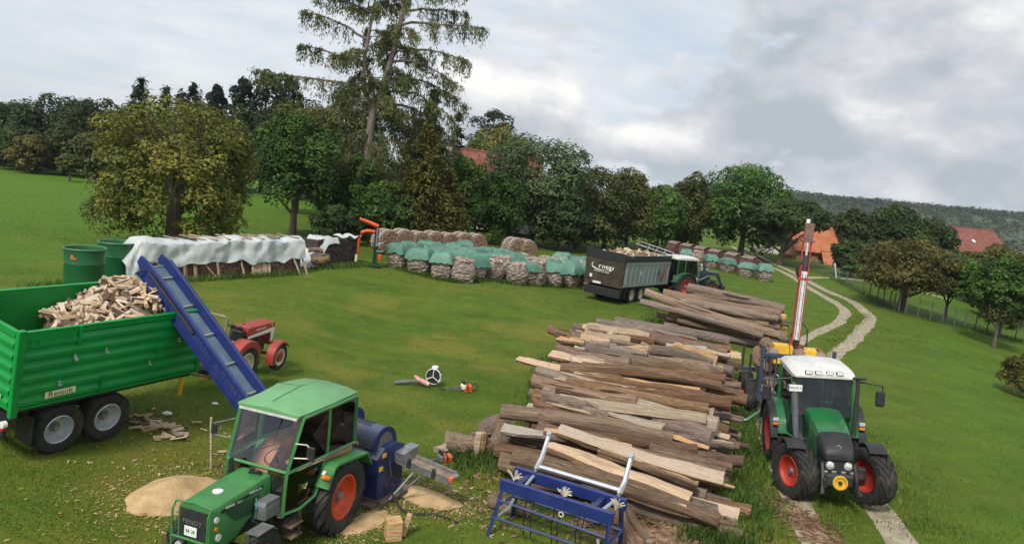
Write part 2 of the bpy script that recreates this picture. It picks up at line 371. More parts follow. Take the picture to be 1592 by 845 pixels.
def lobes_for(W, H, n, rng, base=.0, flat=1., spread=.62, rmin=.2, rmax=.36, under=.25, pw=3.2):
    "lumps of a broad crown W wide and H high whose underside is at base"
    L = [(0, 0, base+H*.50, W*.27, W*.27, H*.30)]
    n = int(n*1.7); rmin *= .72; rmax *= .80
    for i in range(n):
        a = i*2.39996+rng.uniform(-.4, .4); v = rng.uniform(-1, 1)
        zz = -under+(1+under)*((i+.5)/n) if i % 4 else rng.uniform(-under*.6, .5)
        rr = math.sqrt(max(.05, 1-min(.98, abs(zz))**pw))
        r = rng.uniform(rmin, rmax)
        k = spread*rng.uniform(.82, 1.12)
        L.append((math.cos(a)*rr*W*.5*k, math.sin(a)*rr*W*.5*k, base+H*(.48+.37*zz-(.06 if pw > 5 and zz < 0 else 0)), W*r*.62, W*r*.62, H*r*.5*flat))
    m = len(L)                                                    # smaller tufts riding on the lumps break the outline
    for i in range(int(m*1.1)):
        c = L[rng.randrange(1, m)]; a, b = rng.uniform(0, 6.283), rng.uniform(-.5, 1.2); q = rng.uniform(.3, .5)
        L.append((c[0]+math.cos(a)*math.cos(b)*c[3]*.95, c[1]+math.sin(a)*math.cos(b)*c[4]*.95, c[2]+math.sin(b)*c[5]*.95, c[3]*q, c[4]*q, c[5]*q))
    return L
def leaf_cloud(lobes, n, leaf, seed, up=.55, inner=.25, long=1.5, droop=0.):
    rng = np.random.default_rng(seed); L = np.array(lobes)
    wts = (L[:, 3]*L[:, 4]*L[:, 5])**.66; pick = rng.choice(len(L), n, p=wts/wts.sum())
    d = rng.normal(size=(n, 3)); d /= np.linalg.norm(d, axis=1)[:, None]
    u = rng.random(n); d[:, 2] = np.where((d[:, 2] < -.15) & (rng.random(n) < .6), -d[:, 2], d[:, 2]); rr = np.where(u < inner*.5, rng.random(n)**.5*.8, .84+.22*rng.random(n)**1.3)
    # twiggy fringe: a few leaves stray outside the lump
    stray = rng.random(n) < .035; rr = np.where(stray, 1.08+.28*rng.random(n), rr)
    Pn = L[pick, :3]+d*L[pick, 3:]*rr[:, None]
    nr = d*1.0+rng.normal(size=(n, 3))*.36+np.array([0, 0, up]); nr /= np.linalg.norm(nr, axis=1)[:, None]
    t = rng.normal(size=(n, 3)); t[:, 2] -= droop*2; t -= nr*(t*nr).sum(1)[:, None]; t /= np.linalg.norm(t, axis=1)[:, None]
    b = np.cross(nr, t); s = leaf*(.45+.6*rng.random(n)+.7*rng.random(n)**4)[:, None]
    V = np.stack([Pn-t*s*long*.5, Pn+b*s*.42+nr*s*.1, Pn+t*s*long*.5-nr*s*.15, Pn-b*s*.42+nr*s*.1], 1).reshape(-1, 3)
    return V
def quads(V): return np.arange(len(V)).reshape(-1, 4)
def trunk_mb(H, r, rng, limbs, crownW, lean=0., fork=.4):
    mb = MB(); top = (lean*H*.6, 0, H*.75)
    pts = [(0, 0, -.25), (lean*H*.1, .02, H*.15), (lean*H*.3, .05, H*.4), top]
    mb.tube(pts, [r*1.35, r, r*.75, r*.25], 8)
    for i in range(limbs):
        a = i*2.4+rng.uniform(-.3, .3); z0 = H*rng.uniform(.16, .45)*fork/.4; k = rng.uniform(.25, .44)
        e = Vector((math.cos(a)*crownW*k, math.sin(a)*crownW*k, z0+H*rng.uniform(.12, .4)))
        s = Vector((lean*z0, 0, z0)); m_ = (s+e)/2+Vector((rng.uniform(-.2, .2), rng.uniform(-.2, .2), .06*H))
        mb.tube([s, m_, e], [r*.5, r*.33, r*.1], 6)
        for q in range(2):
            e2 = e+Vector((rng.uniform(-1, 1), rng.uniform(-1, 1), rng.uniform(-.1, .8)))*crownW*.13
            mb.tube([m_, (m_+e2)/2+Vector((0, 0, .1)), e2], [r*.2, r*.13, r*.05], 5)
    return mb
NK, LK = 1.75, .95                                            # more and finer leaves
GRP_FOREST = 'trees at the edge of the far wood on the left'
def broad(x, y, H, W, kind, name, label, n=9000, leaf=.16, lob=26, base=.15, r=.16, seed=1, limbs=9, lean=0., group=None, flat=1., up=.55, spread=.62, inner=.25, under=.8, droop=0., rmin=.2, rmax=.36, pw=3.2):
    n = int(n*NK); leaf *= LK
    rng = random.Random(seed); root = empty(name, (x, y, T(x, y)), (0, 0, rng.uniform(0, 6) if not lean else 0), label, 'tree', group)
    trunk_mb(H, r, rng, limbs, W, lean).build('trunk', barkM, root)
    L = lobes_for(W, H*(1-base), lob, rng, H*base, flat, spread, rmin, rmax, under, pw)
    V = leaf_cloud(L, n, leaf, seed, up, inner, droop=droop)
    V[:, 0] += lean*np.clip(V[:, 2], 0, H)*.6
    V[:, 2] = np.where(V[:, 2] > H, H-(V[:, 2]-H)*.3, V[:, 2]); V[:, 2] = np.maximum(V[:, 2], .15)
    place('crown', npmesh('crown', V, quads(V), LM[kind]), root); return root
def conifer_cloud(H, W, n, leaf, seed, base=.08, layers=16, ragged=.25):
    rng = np.random.default_rng(seed); Ps = []; Ts = []
    for i in range(layers):
        f = (i+rng.uniform(-.3, .3))/(layers-1); f = min(max(f, 0), 1); z = H*(base+(1-base)*f*.97); R = W*.5*(1-f)**.8*(1+rng.uniform(-ragged, ragged))+.08*W*.3
        nb = max(4, int(9*(1-f)+4)); m = max(3, int(n/layers/nb*(1.6*(1-f)+.35)))
        for k in range(nb):
            a = rng.uniform(0, 6.283); rb = R*rng.uniform(.7, 1.1); t = rng.random(m)**.7
            p = np.stack([np.cos(a)*rb*t, np.sin(a)*rb*t, z-rb*.42*t**1.3+rb*.12*t**3*2], 1)
            p += rng.normal(size=(m, 3))*np.array([.10, .10, .09])*W*.35*(.3+t)[:, None]
            Ps.append(p); Ts.append(np.tile([[np.cos(a), np.sin(a), -.35]], (m, 1)))
    Pn = np.concatenate(Ps); t = np.concatenate(Ts)+rng.normal(size=Pn.shape)*.35; k = len(Pn)
    t /= np.linalg.norm(t, axis=1)[:, None]; nr = rng.normal(size=(k, 3))*.5+np.array([0, 0, 1]); b = np.cross(nr, t); b /= np.linalg.norm(b, axis=1)[:, None]
    s = leaf*(.6+.8*rng.random(k))[:, None]; up = np.cross(t, b)
    return np.stack([Pn-t*s, Pn+b*s*.35, Pn+t*s-up*s*.1, Pn-b*s*.35], 1).reshape(-1, 4, 3).reshape(-1, 3)
def conifer(x, y, H, W, name, label, kind='spruce', n=5000, leaf=.35, seed=1, base=.08, group=None, r=.2, layers=16):
    root = empty(name, (x, y, T(x, y)), (0, 0, seed*1.3), label, 'tree', group)
    mb = MB(); mb.tube([(0, 0, -.2), (.03, 0, H*.5), (0, 0, H*.98)], [r, r*.6, .03], 7); mb.build('trunk', barkM, root)
    V = conifer_cloud(H, W, n, leaf, seed, base, layers); place('crown', npmesh('crown', V, quads(V), LM[kind]), root); return root
def pine(x, y, H, W, label, seed, n=4200, group=None):
    rng = random.Random(seed); root = empty('pine_tree', (x, y, T(x, y)), (0, 0, 0), label, 'tree', group)
    mb = MB(); mb.tube([(0, 0, -.2), (.2, 0, H*.5), (0, .1, H*.96)], [.28, .2, .06], 7); L = []
    for i in range(20):
        f = .3+.7*i/19; a = i*2.4; R = W*.5*(1.15-f*.75)*rng.uniform(.6, 1.1)
        e = Vector((math.cos(a)*R, math.sin(a)*R, H*f*.93)); mb.tube([(0, 0, H*f*.86), e], [.09, .03], 5)
        L.append((e.x, e.y, e.z+.15, W*.17, W*.17, H*.045+.15))
    L.append((0, 0, H*.95, W*.13, W*.13, H*.06)); mb.build('trunk', barkM, root)
    V = leaf_cloud(L, n, .3, seed, .7, .2, 2.0); place('crown', npmesh('crown', V, quads(V), LM['spruce']), root); return root

# the yard's own trees
broad(-19.9, 44, 8.9, 9.3, 'apple', 'apple_tree', 'broad yellowing apple tree with a dark short trunk behind the white-covered woodpile', 19000, .165, 56, .02, .42, 3, 12, under=.95, pw=5.5, spread=.74, rmin=.16, rmax=.3)
broad(-16.2, 55, 9.3, 7.2, 'bright', 'plum_tree', 'bright green tree standing right of the apple tree', 9000, .19, 26, .16, .24, 5, under=.85)
broad(-13.2, 60, 7.2, 6.4, 'bright', 'bushy_tree', 'dark green bushy tree left of the tall larch trunk', 7000, .2, 22, .03, .16, 6, under=.95)
broad(-10.2, 56.5, 5.2, 5.6, 'bright', 'elder_bush', 'leafy green bush in front of the tall larch', 6500, .18, 20, .0, .1, 8, under=.98)
broad(-12.6, 53, 3.0, 4.0, 'dark', 'low_bush', 'low dark bush behind the dark wood stack', 3500, .16, 14, .0, .07, 9, under=.98)
broad(-2.1, 70, 7.0, 6.2, 'bright', 'hornbeam_tree', 'bright green rounded tree behind the row of firewood bundles', 8500, .21, 22, .02, .14, 11, under=.95)
broad(1.6, 78, 11.6, 11.5, 'grey', 'willow_tree', 'large grey-green tree with bare grey branches showing', 13000, .25, 34, .02, .3, 12, under=.95, spread=.7)
broad(4.4, 76, 7.0, 7.0, 'dark', 'dark_shrub', 'dark green shrub below the large grey-green tree', 7000, .22, 20, .0, .14, 13, under=.95)
broad(-3.0, 112, 14.6, 13, 'apple', 'lime_tree', 'yellow-green round tree rising behind the tiled roof', 8000, .36, 28, .05, .3, 14)
pine(-5.5, 126, 17.2, 10.5, 'flat-topped pine behind the yellow-green round tree', 15, 4500)
broad(9.6, 82, 9.6, 10.4, 'olive', 'hazel_tree', 'broad olive-green tree behind the grey trailer', 13000, .24, 34, .0, .2, 16, under=.95, spread=.72)
broad(6.3, 80, 6.0, 6.5, 'dark', 'dark_shrub', 'dark green shrub left of the broad olive-green tree', 5000, .24, 16, .0, .14, 36, under=.95)
broad(16.4, 88, 8.4, 6.6, 'bright', 'maple_tree', 'green tree between the olive-green tree and the slim tree', 7000, .25, 20, .0, .16, 17, under=.95)
broad(13.4, 92, 9.6, 6.0, 'brown', 'beech_tree', 'brownish tree peeping out behind the broad olive-green tree', 5000, .28, 18, .0, .16, 37, under=.95)
broad(20.5, 92, 10.0, 5.6, 'olive', 'slim_tree', 'slim yellowish tree left of the big walnut tree', 7000, .26, 20, .0, .16, 18, under=.98)
broad(28.2, 95, 12.2, 12.5, 'bright', 'walnut_tree', 'big dark green walnut tree above the second row of bags', 14000, .3, 36, .0, .35, 19, under=.95, spread=.7)
broad(30.4, 87, 7.9, 9.8, 'dark', 'cherry_tree', 'dark cherry tree with a leaning trunk beside the track', 9500, .25, 26, .30, .30, 21, 10, .12, under=.35, spread=.72)
broad(20.6, 99, 6.0, 7.0, 'dark', 'dark_shrub', 'dark shrub behind the front loader tractor', 4500, .28, 14, .0, .14, 41, under=.95)
# orchard and garden on the right
broad(30.6, 59, 6.0, 7.2, 'brown', 'pear_tree', 'brownish orchard tree with a dark wide trunk by the fence', 10500, .17, 30, .18, .27, 22, under=.95, spread=.72)
broad(34.1, 59, 5.7, 5.2, 'bright', 'young_apple_tree', 'green orchard tree with a thin trunk in the fenced meadow', 8000, .17, 20, .26, .11, 23, under=.7)
broad(32.9, 50.7, 6.4, 4.7, 'bright', 'young_cherry_tree', 'orchard tree nearest the photo on the right, thin leaning trunk', 8000, .16, 20, .28, .10, 24, 8, .05, under=.7)
broad(37.2, 57, 7.2, 5.5, 'olive', 'plum_tree', 'yellow-green tree behind the nearest orchard tree', 7500, .18, 20, .05, .13, 25, under=.95)
broad(24.6, 35, 2.3, 2.6, 'brown', 'shrub', 'yellowish shrub cut by the right edge of the photo', 4500, .09, 14, .0, .05, 26, under=.98)
broad(50.2, 102, 9.2, 11.0, 'dark', 'ash_tree', 'tall dark tree between the two red roofs', 9000, .3, 26, .0, .25, 27, under=.95)
broad(57.5, 106, 9.2, 9.0, 'dark', 'oak_tree', 'dark tree in front of the left end of the long red roof', 8000, .3, 22, .0, .25, 28, under=.95)
broad(44.6, 101, 7.6, 6.5, 'forest', 'ash_tree', 'dark bushy tree right of the orange gable roof', 6000, .28, 18, .0, .2, 29, under=.95)
broad(36.5, 82, 4.2, 5.6, 'dark', 'garden_shrub', 'dark shrub at the garden fence under the orange roof', 5500, .2, 16, .0, .1, 30, under=.98)
broad(40.5, 80, 5.0, 5.5, 'grey', 'garden_shrub', 'grey-green shrub behind the brownish orchard tree', 5500, .2, 16, .0, .1, 31, under=.98)
broad(53, 84, 7.4, 7.6, 'olive', 'garden_tree', 'yellow-green garden tree below the long red roof', 7000, .25, 20, .0, .2, 32, under=.95)
broad(47, 72, 5.0, 6.0, 'forest', 'garden_tree', 'dark green tree in the hedge behind the orchard', 6000, .22, 18, .0, .15, 33, under=.98)
broad(51.3, 76, 7.0, 6.0, 'bright', 'garden_tree', 'green tree at the right edge below the long red roof', 6000, .24, 18, .0, .15, 34, under=.95)
broad(-4.9, 67, 8.0, 4.6, 'bright', 'elder_bush', 'leafy green bush below the brownish tiled roof', 7000, .2, 18, .0, .12, 61, under=.95)
broad(-7.0, 70, 7.0, 5.0, 'olive', 'hawthorn_bush', 'olive bush between the yellowish larch and the rounded green tree', 6000, .2, 18, .0, .12, 62, under=.95)
broad(-1.0, 84, 10.2, 6.5, 'olive', 'field_maple', 'yellowish-green tree right of the visible tiled roof', 7000, .26, 20, .0, .2, 63, under=.95)
# larches in the middle
def larch(x, y, label):
    rng = random.Random(44); nrg = np.random.default_rng(44); root = empty('larch_tree', (x, y, T(x, y)), (0, 0, 0), label, 'tree')
    tr = MB(); A = [(0, 0, -.3), (.1, 0, 3), (.25, 0, 7), (.45, 0, 10)]; tr.tube(A, [.46, .4, .34, .28], 9)
    F1 = [(.45, 0, 10), (1.15, .1, 12.2), (1.9, .1, 16), (2.5, 0, 21), (2.9, 0, 26)]; tr.tube(F1, [.27, .24, .19, .12, .03], 8)
    F2 = [(.45, 0, 10), (-.45, .2, 11.4), (-.6, .3, 14), (-.15, .3, 18), (.1, .2, 23)]; tr.tube(F2, [.2, .19, .15, .1, .02], 8)
    tr.build('trunk', barkL, root); br = MB(); Pn = []; Tn = []
    def along(path, z):
        for a, b in zip(path, path[1:]):
            if a[2] <= z <= b[2]:
                t = (z-a[2])/(b[2]-a[2]); return Vector(a).lerp(Vector(b), t)
        return Vector(path[-1])
    def branch(s, a, ln, rise, sag, th, dens=1.):
        d = Vector((math.cos(a), math.sin(a), 0)); pts = []; ns = 7
        for i in range(ns+1):
            t = i/ns; pts.append(s+d*ln*t+Vector((0, 0, rise*math.sin(t*1.6)-sag*t*t+ .5*max(0, t-.75)*ln*.25))+Vector((rng.uniform(-.1, .1), rng.uniform(-.1, .1), rng.uniform(-.08, .08)))*min(1, ln/3))
        br.tube(pts, [th*(1-i/ns*.85) for i in range(ns+1)], 5)
        m = int(ln*8*dens)
        for q in range(m):
            t = rng.random()**.75; t = .14+.86*t; f = t*ns; i = min(ns-1, int(f)); p = pts[i].lerp(pts[i+1], f-i)
            side = rng.choice((-1, 1)); tw = min(1.1, ln*.17)*rng.uniform(.3, 1)*(1.15-t*.5)
            dirv = (d*rng.uniform(.3, 1)+Vector((-d.y, d.x, 0))*side*rng.uniform(.2, 1)+Vector((0, 0, rng.uniform(-1.5, .15)))).normalized()
            k = 7
            for j in range(k):
                u = (j+.5)/k; pp = p+dirv*tw*u+Vector((0, 0, -tw*.5*u*u))
                Pn.append(pp); Tn.append(dirv*.6+Vector((rng.gauss(0, .3), rng.gauss(0, .3), -1.0*u-.25)))
                if rng.random() < .8:
                    Pn.append(pp+Vector((rng.gauss(0, .08), rng.gauss(0, .08), -rng.uniform(.1, .95)))); Tn.append(Vector((rng.gauss(0, .25), rng.gauss(0, .25), -1)))
    for z, a, ln, rise, sag in ((11.9, 180, 8.6, -.1, -.1), (9.7, 186, 6.0, .3, .9), (13.2, 172, 5.4, 1.2, .2), (15.2, 190, 5.2, 1.6, .2), (17.2, 176, 4.6, 1.2, .1), (18.6, 168, 4.4, 1.4, .2), (20.4, 185, 3.8, .8, .2)):
        branch(along(F2 if z > 10.2 else A, z), rad(a), ln, rise, sag, .12)
    for z, a, ln, rise, sag in ((10.4, 4, 6.2, .9, 3.2), (11.2, -12, 6.6, 1.5, 3.6), (12.4, 8, 6.4, 1.0, 2.6), (13.8, -5, 5.6, .8, 2.6), (14.8, 10, 6.0, .5, 1.0), (16.6, 0, 6.6, .7, .6), (17.6, 16, 5.2, .9, .5), (19, -12, 4.8, .8, .3), (20.6, 5, 4, .6, .2)):
        branch(along(F1, z), rad(a), ln, rise, sag, .12)
    for i in range(74):
        z = rng.uniform(9.2, 22); path = rng.choice((F1, F2)) if z > 10 else A
        branch(along(path, z), rng.uniform(0, 6.283), rng.uniform(1.8, 4.2)*(1.25-z/40), rng.uniform(.1, .9), rng.uniform(.2, 1.6), .05, .85)
    for i in range(16):                                       # lower dead-looking boughs
        z = rng.uniform(5.6, 9.4); branch(along(A, z), rng.uniform(0, 6.283), rng.uniform(2.2, 4.8), .2, rng.uniform(.8, 2.2), .05, .75)
    br.build('limb', barkL, root)
    Pa = np.array([tuple(p) for p in Pn]); t = np.array([tuple(p) for p in Tn]); t /= np.linalg.norm(t, axis=1)[:, None]
    Pa = np.repeat(Pa, 2, 0); t = np.repeat(t, 2, 0); n = len(Pa)
    Pa = Pa+nrg.normal(size=(n, 3))*.10; t = t+nrg.normal(size=(n, 3))*.4; t /= np.linalg.norm(t, axis=1)[:, None]
    b = np.cross(t, nrg.normal(size=(n, 3))); b /= np.linalg.norm(b, axis=1)[:, None]; s = (.16*(.5+.9*nrg.random(n)))[:, None]
    V = np.stack([Pa-t*s, Pa+b*s*.22, Pa+t*s, Pa-b*s*.22], 1).reshape(-1, 3)
    place('crown', npmesh('crown', V, quads(V), LM['larch']), root)
larch(-12.5, 60, 'tall open larch with forked trunk and hanging twigs, top cut by the photo')
conifer(-7.4, 58, 9.3, 6.6, 'larch_tree', 'young yellowish larch with drooping boughs in front of the dark spruce', 'larchy', 15000, .17, 52, .0, layers=30, r=.14)
conifer(-5.6, 61, 6.2, 5.0, 'larch_tree', 'small yellow-green larch behind the left end of the bundles', 'larchy', 9000, .16, 53, .0, layers=24, r=.12)
conifer(-8.2, 66, 12.8, 5.6, 'spruce_tree', 'dark spruce behind the tall larch', 'spruce', 11000, .24, 54, .02, layers=28)
conifer(-10.0, 70, 10.5, 5.2, 'spruce_tree', 'second dark spruce left of and behind the larch trunk', 'larch', 9000, .22, 55, .02, layers=26)
conifer(-8.9, 100, 13.9, 4.2, 'spruce_tree', 'small spruce beside the grey chimney', 'spruce', 3500, .4, 56, .05)
broad(-23.4, 80, 12.6, 9.5, 'olive', 'field_maple', 'olive-brown tree between the pines and the larch', 9000, .28, 28, .05, .25, 57, under=.95)
broad(-17.8, 76, 11.8, 7.4, 'olive', 'field_maple', 'olive-green tree filling the gap left of the larch trunk', 8000, .28, 24, .03, .25, 58, under=.95)
broad(-9.4, 78, 9.5, 8.5, 'forest', 'dark_oak', 'dark broadleaved tree behind the larch trunk', 7000, .28, 24, .03, .25, 59, under=.95)
broad(-15.5, 66, 9.0, 6.5, 'forest', 'dark_oak', 'dark tree behind the bright green tree', 6500, .25, 20, .03, .2, 60, under=.95)
# the wood along the far side of the field
forest = [  # x, y, height, width, kind
 (-77, 112, 9.8, 9, 'forest'), (-73.5, 110, 9.6, 8.8, 'dark'), (-70.5, 114, 12.2, 9.5, 'forest'), (-65.5, 112, 11.2, 8.2, 'dark'), (-60.5, 109, 11.9, 9.6, 'forest'), (-55.2, 106, 10.4, 7.6, 'forest'),
 (-51.5, 108, 10.8, 7.4, 'dark'), (-47.2, 112, 12.8, 7.8, 'olive'), (-43.8, 109, 11.0, 7, 'forest'), (-39.2, 107, 12.2, 7.4, 'dark'), (-34.5, 106, 12.4, 8, 'forest'), (-30.5, 104, 12.8, 8, 'dark'), (-26.5, 102, 12, 8, 'forest'), (-21, 100, 11.5, 8, 'dark'), (-69, 104, 6.6, 7, 'dark'), (-58, 102, 6.4, 6.4, 'olive'), (-62.5, 104, 7.4, 6.4, 'forest'), (-49, 103, 7.5, 6.5, 'dark'), (-43, 102, 7.5, 6.5, 'forest'), (-83, 116, 10.5, 9, 'dark'), (-79, 106, 6.5, 7, 'forest')]
where = ['leftmost tall tree of the wood beyond the field', 'dark tree second from the left edge of the wood', 'tallest rounded tree at the left end of the wood', 'dark tree with a gap of sky on its left in the far wood', 'broad rounded tree of the far wood left of the apple tree top', 'far wood tree just left of the first spruce top',
 'dark far wood tree under the pair of spruce tops', 'yellowish far wood tree just right of the spruce tops', 'far wood tree between the spruces and the pines', 'dark far wood tree under the pine tops', 'far wood tree right of the pines', 'dark far wood tree above the bright green tree', 'far wood tree left of the olive-brown tree', 'dark far wood tree hidden behind the olive-brown tree', 'low dark tree at the field edge left of the olive bush', 'low olive bush at the edge of the far field', 'low green tree at the field edge beside the brownish one', 'low dark tree behind the apple tree at the field edge', 'low green tree behind the right half of the apple tree', 'dark tree at the far left corner of the wood', 'low tree at the left edge of the field']
for i, ((x, y, h, wd, k), l) in enumerate(zip(forest, where)):
    broad(x, y, h, wd, k, 'forest_tree', l, 4200, .36, 26, .0, .2, 100+i, 5, group=GRP_FOREST, under=.98, spread=.7)
broad(-64.4, 100, 5.6, 6.4, 'brown', 'forest_tree', 'low olive-brown tree in front of the left wood', 5000, .28, 20, .0, .15, 130, 5, under=.98, group=GRP_FOREST)
broad(-54.5, 92, 3.5, 3.6, 'olive', 'small_field_tree', 'tiny round tree with a bare stem standing at the far field edge', 2600, .2, 12, .35, .13, 131, 5)
for i, (x, y, h, wd, l) in enumerate([(-60.3, 120, 15.6, 9.6, 'tallest pointed spruce above the left wood'), (-57.4, 122, 14.6, 8.2, 'shorter spruce just right of the tallest pointed one'), (-54.4, 121, 14.0, 8.5, 'blunt spruce in the middle of the far tree line'), (-51.2, 118, 15.2, 9.4, 'spruce nearest the pines in the far tree line')]):
    conifer(x, y, h, wd, 'spruce_tree', l, 'spruce', 5200, .36, 140+i, .03, GRP_FOREST, layers=30)
for i, (x, y, h, wd, l) in enumerate([(-45.4, 112, 14.8, 4, 'lowest pine at the left end of the pine group'), (-41.6, 112, 16.2, 5.5, 'left tall pine of the dark group of pines'), (-38.2, 112, 17.6, 6.5, 'tallest pine in the dark group of pines'), (-34.9, 112, 16.9, 5.5, 'right tall pine of the dark group of pines')]):
    pine(x, y, h, wd, l, 150+i, 5200, GRP_FOREST)
# distant woodland on the hills: thousands of crowns that read as one mass
def far_wood():
    rng = np.random.default_rng(5); n = 3600
    k = hillV[hillV[:, 2] > -16]; pk = k[rng.integers(0, len(k), n)]; m = (pk[:, 0] > 215+rng.normal(size=n)*12)
    pk = pk[m]; V = []
    for i, p in enumerate(pk):
        L = [(p[0]+rng.normal()*6, p[1]+rng.normal()*8, p[2]+1.5, 5+rng.random()*3, 6, 4+rng.random()*3.2)]
        V.append(leaf_cloud(L, 34, 2.6, 900+i, .9, .1, 1.2))
    V = np.concatenate(V); tag(place('distant_woodland', npmesh('distant_woodland', V, quads(V), leafmat('distant_leaves', (.02, .036, .02), (.038, .06, .028), (.06, .082, .036), .012))), 'dark wooded ridge along the skyline on the right', None, None, 'stuff')
far_wood()
# ------------------------------------------------------------------ vehicle materials
greenF = mk('faded_green_paint', (.045, .20, .05), .42, var=.12, scale=3, dirt=.35)
greenR = mk('faded_skylit_roof_paint', (.135, .32, .14), .5, var=.07, scale=2.5, dirt=.25, dirtcol=(.2, .25, .15))  # faded body green, lightened further with the sky's reflection painted into the colour
greenV = mk('tractor_green_paint', (.012, .13, .035), .3, var=.12, scale=3, dirt=.35, coat=.3)
greenT = mk('trailer_green_paint', (.002, .24, .042), .4, var=.1, scale=2, dirt=.15, dirtcol=(.05, .14, .05), spec=.35)
redP = mk('faded_red_paint', (.33, .045, .032), .45, var=.15, scale=3, dirt=.35)
redR = mk('red_rim_paint', (.46, .035, .022), .5, var=.15, scale=4, dirt=.6)
orangeR = mk('orange_red_rim_paint', (.62, .07, .015), .42, var=.1, scale=4, dirt=.3)
rubber = mk('tyre_rubber', (.022, .021, .02), .85, var=.25, scale=6, dirt=.5, dirtcol=(.11, .09, .065))
blackP = mk('black_plastic', (.018, .018, .02), .55, var=.2, scale=5, dirt=.4, dirtcol=(.07, .065, .055))
greyP = mk('grey_paint', (.13, .135, .14), .5, var=.15, scale=5, dirt=.4)
steel = mk('grey_steel', (.33, .34, .35), .45, .7, var=.2, scale=6, dirt=.4)
silver = mk('silver_rim_paint', (.48, .50, .52), .38, .5, var=.1, scale=5, dirt=.35)
creamP = mk('cream_paint', (.62, .55, .38), .5, var=.1, scale=5, dirt=.4)
whiteP = mk('white_paint', (.74, .74, .71), .4, var=.06, scale=4, dirt=.3, dirtcol=(.4, .38, .33))
lampM = mk('lamp_glass', (.62, .64, .62), .15, .3, var=.1, scale=20)
amber = mk('amber_lens', (.75, .22, .02), .25, var=.1)
redL = mk('red_lens', (.5, .03, .02), .25, var=.1)
yellowP = mk('yellow_paint', (.72, .42, .02), .45, var=.12, scale=4, dirt=.35)
brownC = mk('brown_cab_lining', (.52, .22, .145), .8, var=.2, scale=3, bump=.3)
glass = glassmat('cab_glass', (.98, 1, .99), .0); glassD = glassmat('tinted_cab_glass', (.42, .52, .52), .15)
blueP = mk('machine_blue_paint', (.014, .026, .11), .4, var=.15, scale=3, dirt=.35)
blueB = mk('bright_blue_paint', (.013, .027, .14), .4, var=.12, scale=3, dirt=.25)
plateW = mk('number_plate_white', (.75, .76, .74), .4, var=.04)
inkM = mk('black_print', (.012, .012, .012), .6, var=.05)
whiteInk = mk('white_print', (.72, .73, .72), .55, var=.05)

def wheel(parent, loc, R, W, rimR, rimmat, side=1, lugs=0, hub=None, dish=.12, n=36):
    "wheel on a Y axle: Empty > tyre, rim; side is the outer face (+1: +Y)"
    e = empty('wheel', loc); e.parent = parent; mb = MB(); h = W/2
    mb.lathe([(rimR, -h*.72), (rimR+.03, -h*.86), (R*.5+rimR*.5, -h), (R*.93, -h*.97), (R*.985, -h*.72), (R*1.0, 0), (R*.985, h*.72), (R*.93, h*.97), (R*.5+rimR*.5, h), (rimR+.03, h*.86), (rimR, h*.72)], axis='Y', n=n)
    th = R*.05
    for i in range(lugs):
        for sg in (-1, 1):
            a0 = 2*math.pi*(i+(.5 if sg > 0 else 0))/lugs; da = 1.5*h/R; vs = []
            for t, yy, hh in ((0, .02, 1), (.55, .55, 1), (1, .97, .75), (1.08, 1.0, -.8)):
                a = a0+da*t
                for q in (-1, 1):
                    for rr in (R*.955 if t < 1.05 else R*.90, (R+th)*1.0 if t < .9 else (R+th*.4 if t < 1.05 else R*.905)):
                        aq = a+q*.075*(.72/R+.28); vs.append((rr*math.cos(aq), sg*h*yy, rr*math.sin(aq)))
            fs = []
            for k in range(3):
                b = k*4; c = b+4
                fs += [(b+1, c+1, c+3, b+3), (b, c, c+1, b+1), (b+2, b+3, c+3, c+2)]
            fs += [(0, 1, 3, 2), (12, 14, 15, 13)]; mb.add(vs, fs)
    if not lugs:                                                  # block tread of a road-going trailer tyre
        for i in range(30):
            a = 2*math.pi*i/30
            for yy in (-.62, -.2, .2, .62):
                ca, sa = math.cos(a+yy*.1), math.sin(a+yy*.1)
                M0 = mb.M; mb.M = M0 @ Matrix(((ca, 0, sa, R*.995*ca), (0, 1, 0, yy*h), (-sa, 0, ca, -R*.995*sa), (0, 0, 0, 1)))
                mb.box((0, 0, 0), (R*.045, h*.33, R*.14)); mb.M = M0
    mb.build('tyre', rubber, e)
    o = side*h; mb = MB()
    mb.lathe([(rimR+.012, o*.80), (rimR*.98, o*.86), (rimR*.92, o*.80), (rimR*.86, o*.55), (rimR*.80, o*.55-side*dish*.4), (rimR*.45, o*.55-side*dish), (rimR*.42, o*.55-side*dish*.7), (rimR*.36, o*.55-side*dish*.65), (.0, o*.55-side*dish*.65)], axis='Y', n=n)
    mb.lathe([(rimR+.005, -o*.78), (rimR*.9, -o*.6), (rimR*.85, -o*.1), (0, -o*.1)], axis='Y', n=n)
    mb.build('rim', rimmat, e)
    mb = MB(); mb.cyl((0, o*.1, 0), (0, o*.72-side*dish*.3, 0), rimR*.22, rimR*.18, 14)
    for i in range(8):
        a = i*math.pi/4; c = (rimR*.33*math.cos(a), 0, rimR*.33*math.sin(a))
        mb.cyl((c[0], o*.5-side*dish*.65, c[2]), (c[0], o*.5-side*dish*.3, c[2]), rimR*.045, None, 6)
    mb.build('hub', hub or steel, e); return e
def pane(name, pts, mat, parent, th=.008):
    mb = MB(); a, b, c = Vector(pts[0]), Vector(pts[1]), Vector(pts[2]); nrm = (b-a).cross(c-a).normalized()*th
    n = len(pts); vs = [Vector(p) for p in pts]+[Vector(p)+nrm for p in pts]
    mb.add(vs, [tuple(range(n)), tuple(range(2*n-1, n-1, -1))]+[(i, n+i, n+(i+1) % n, (i+1) % n) for i in range(n)])
    return mb.build(name, mat, parent, False)
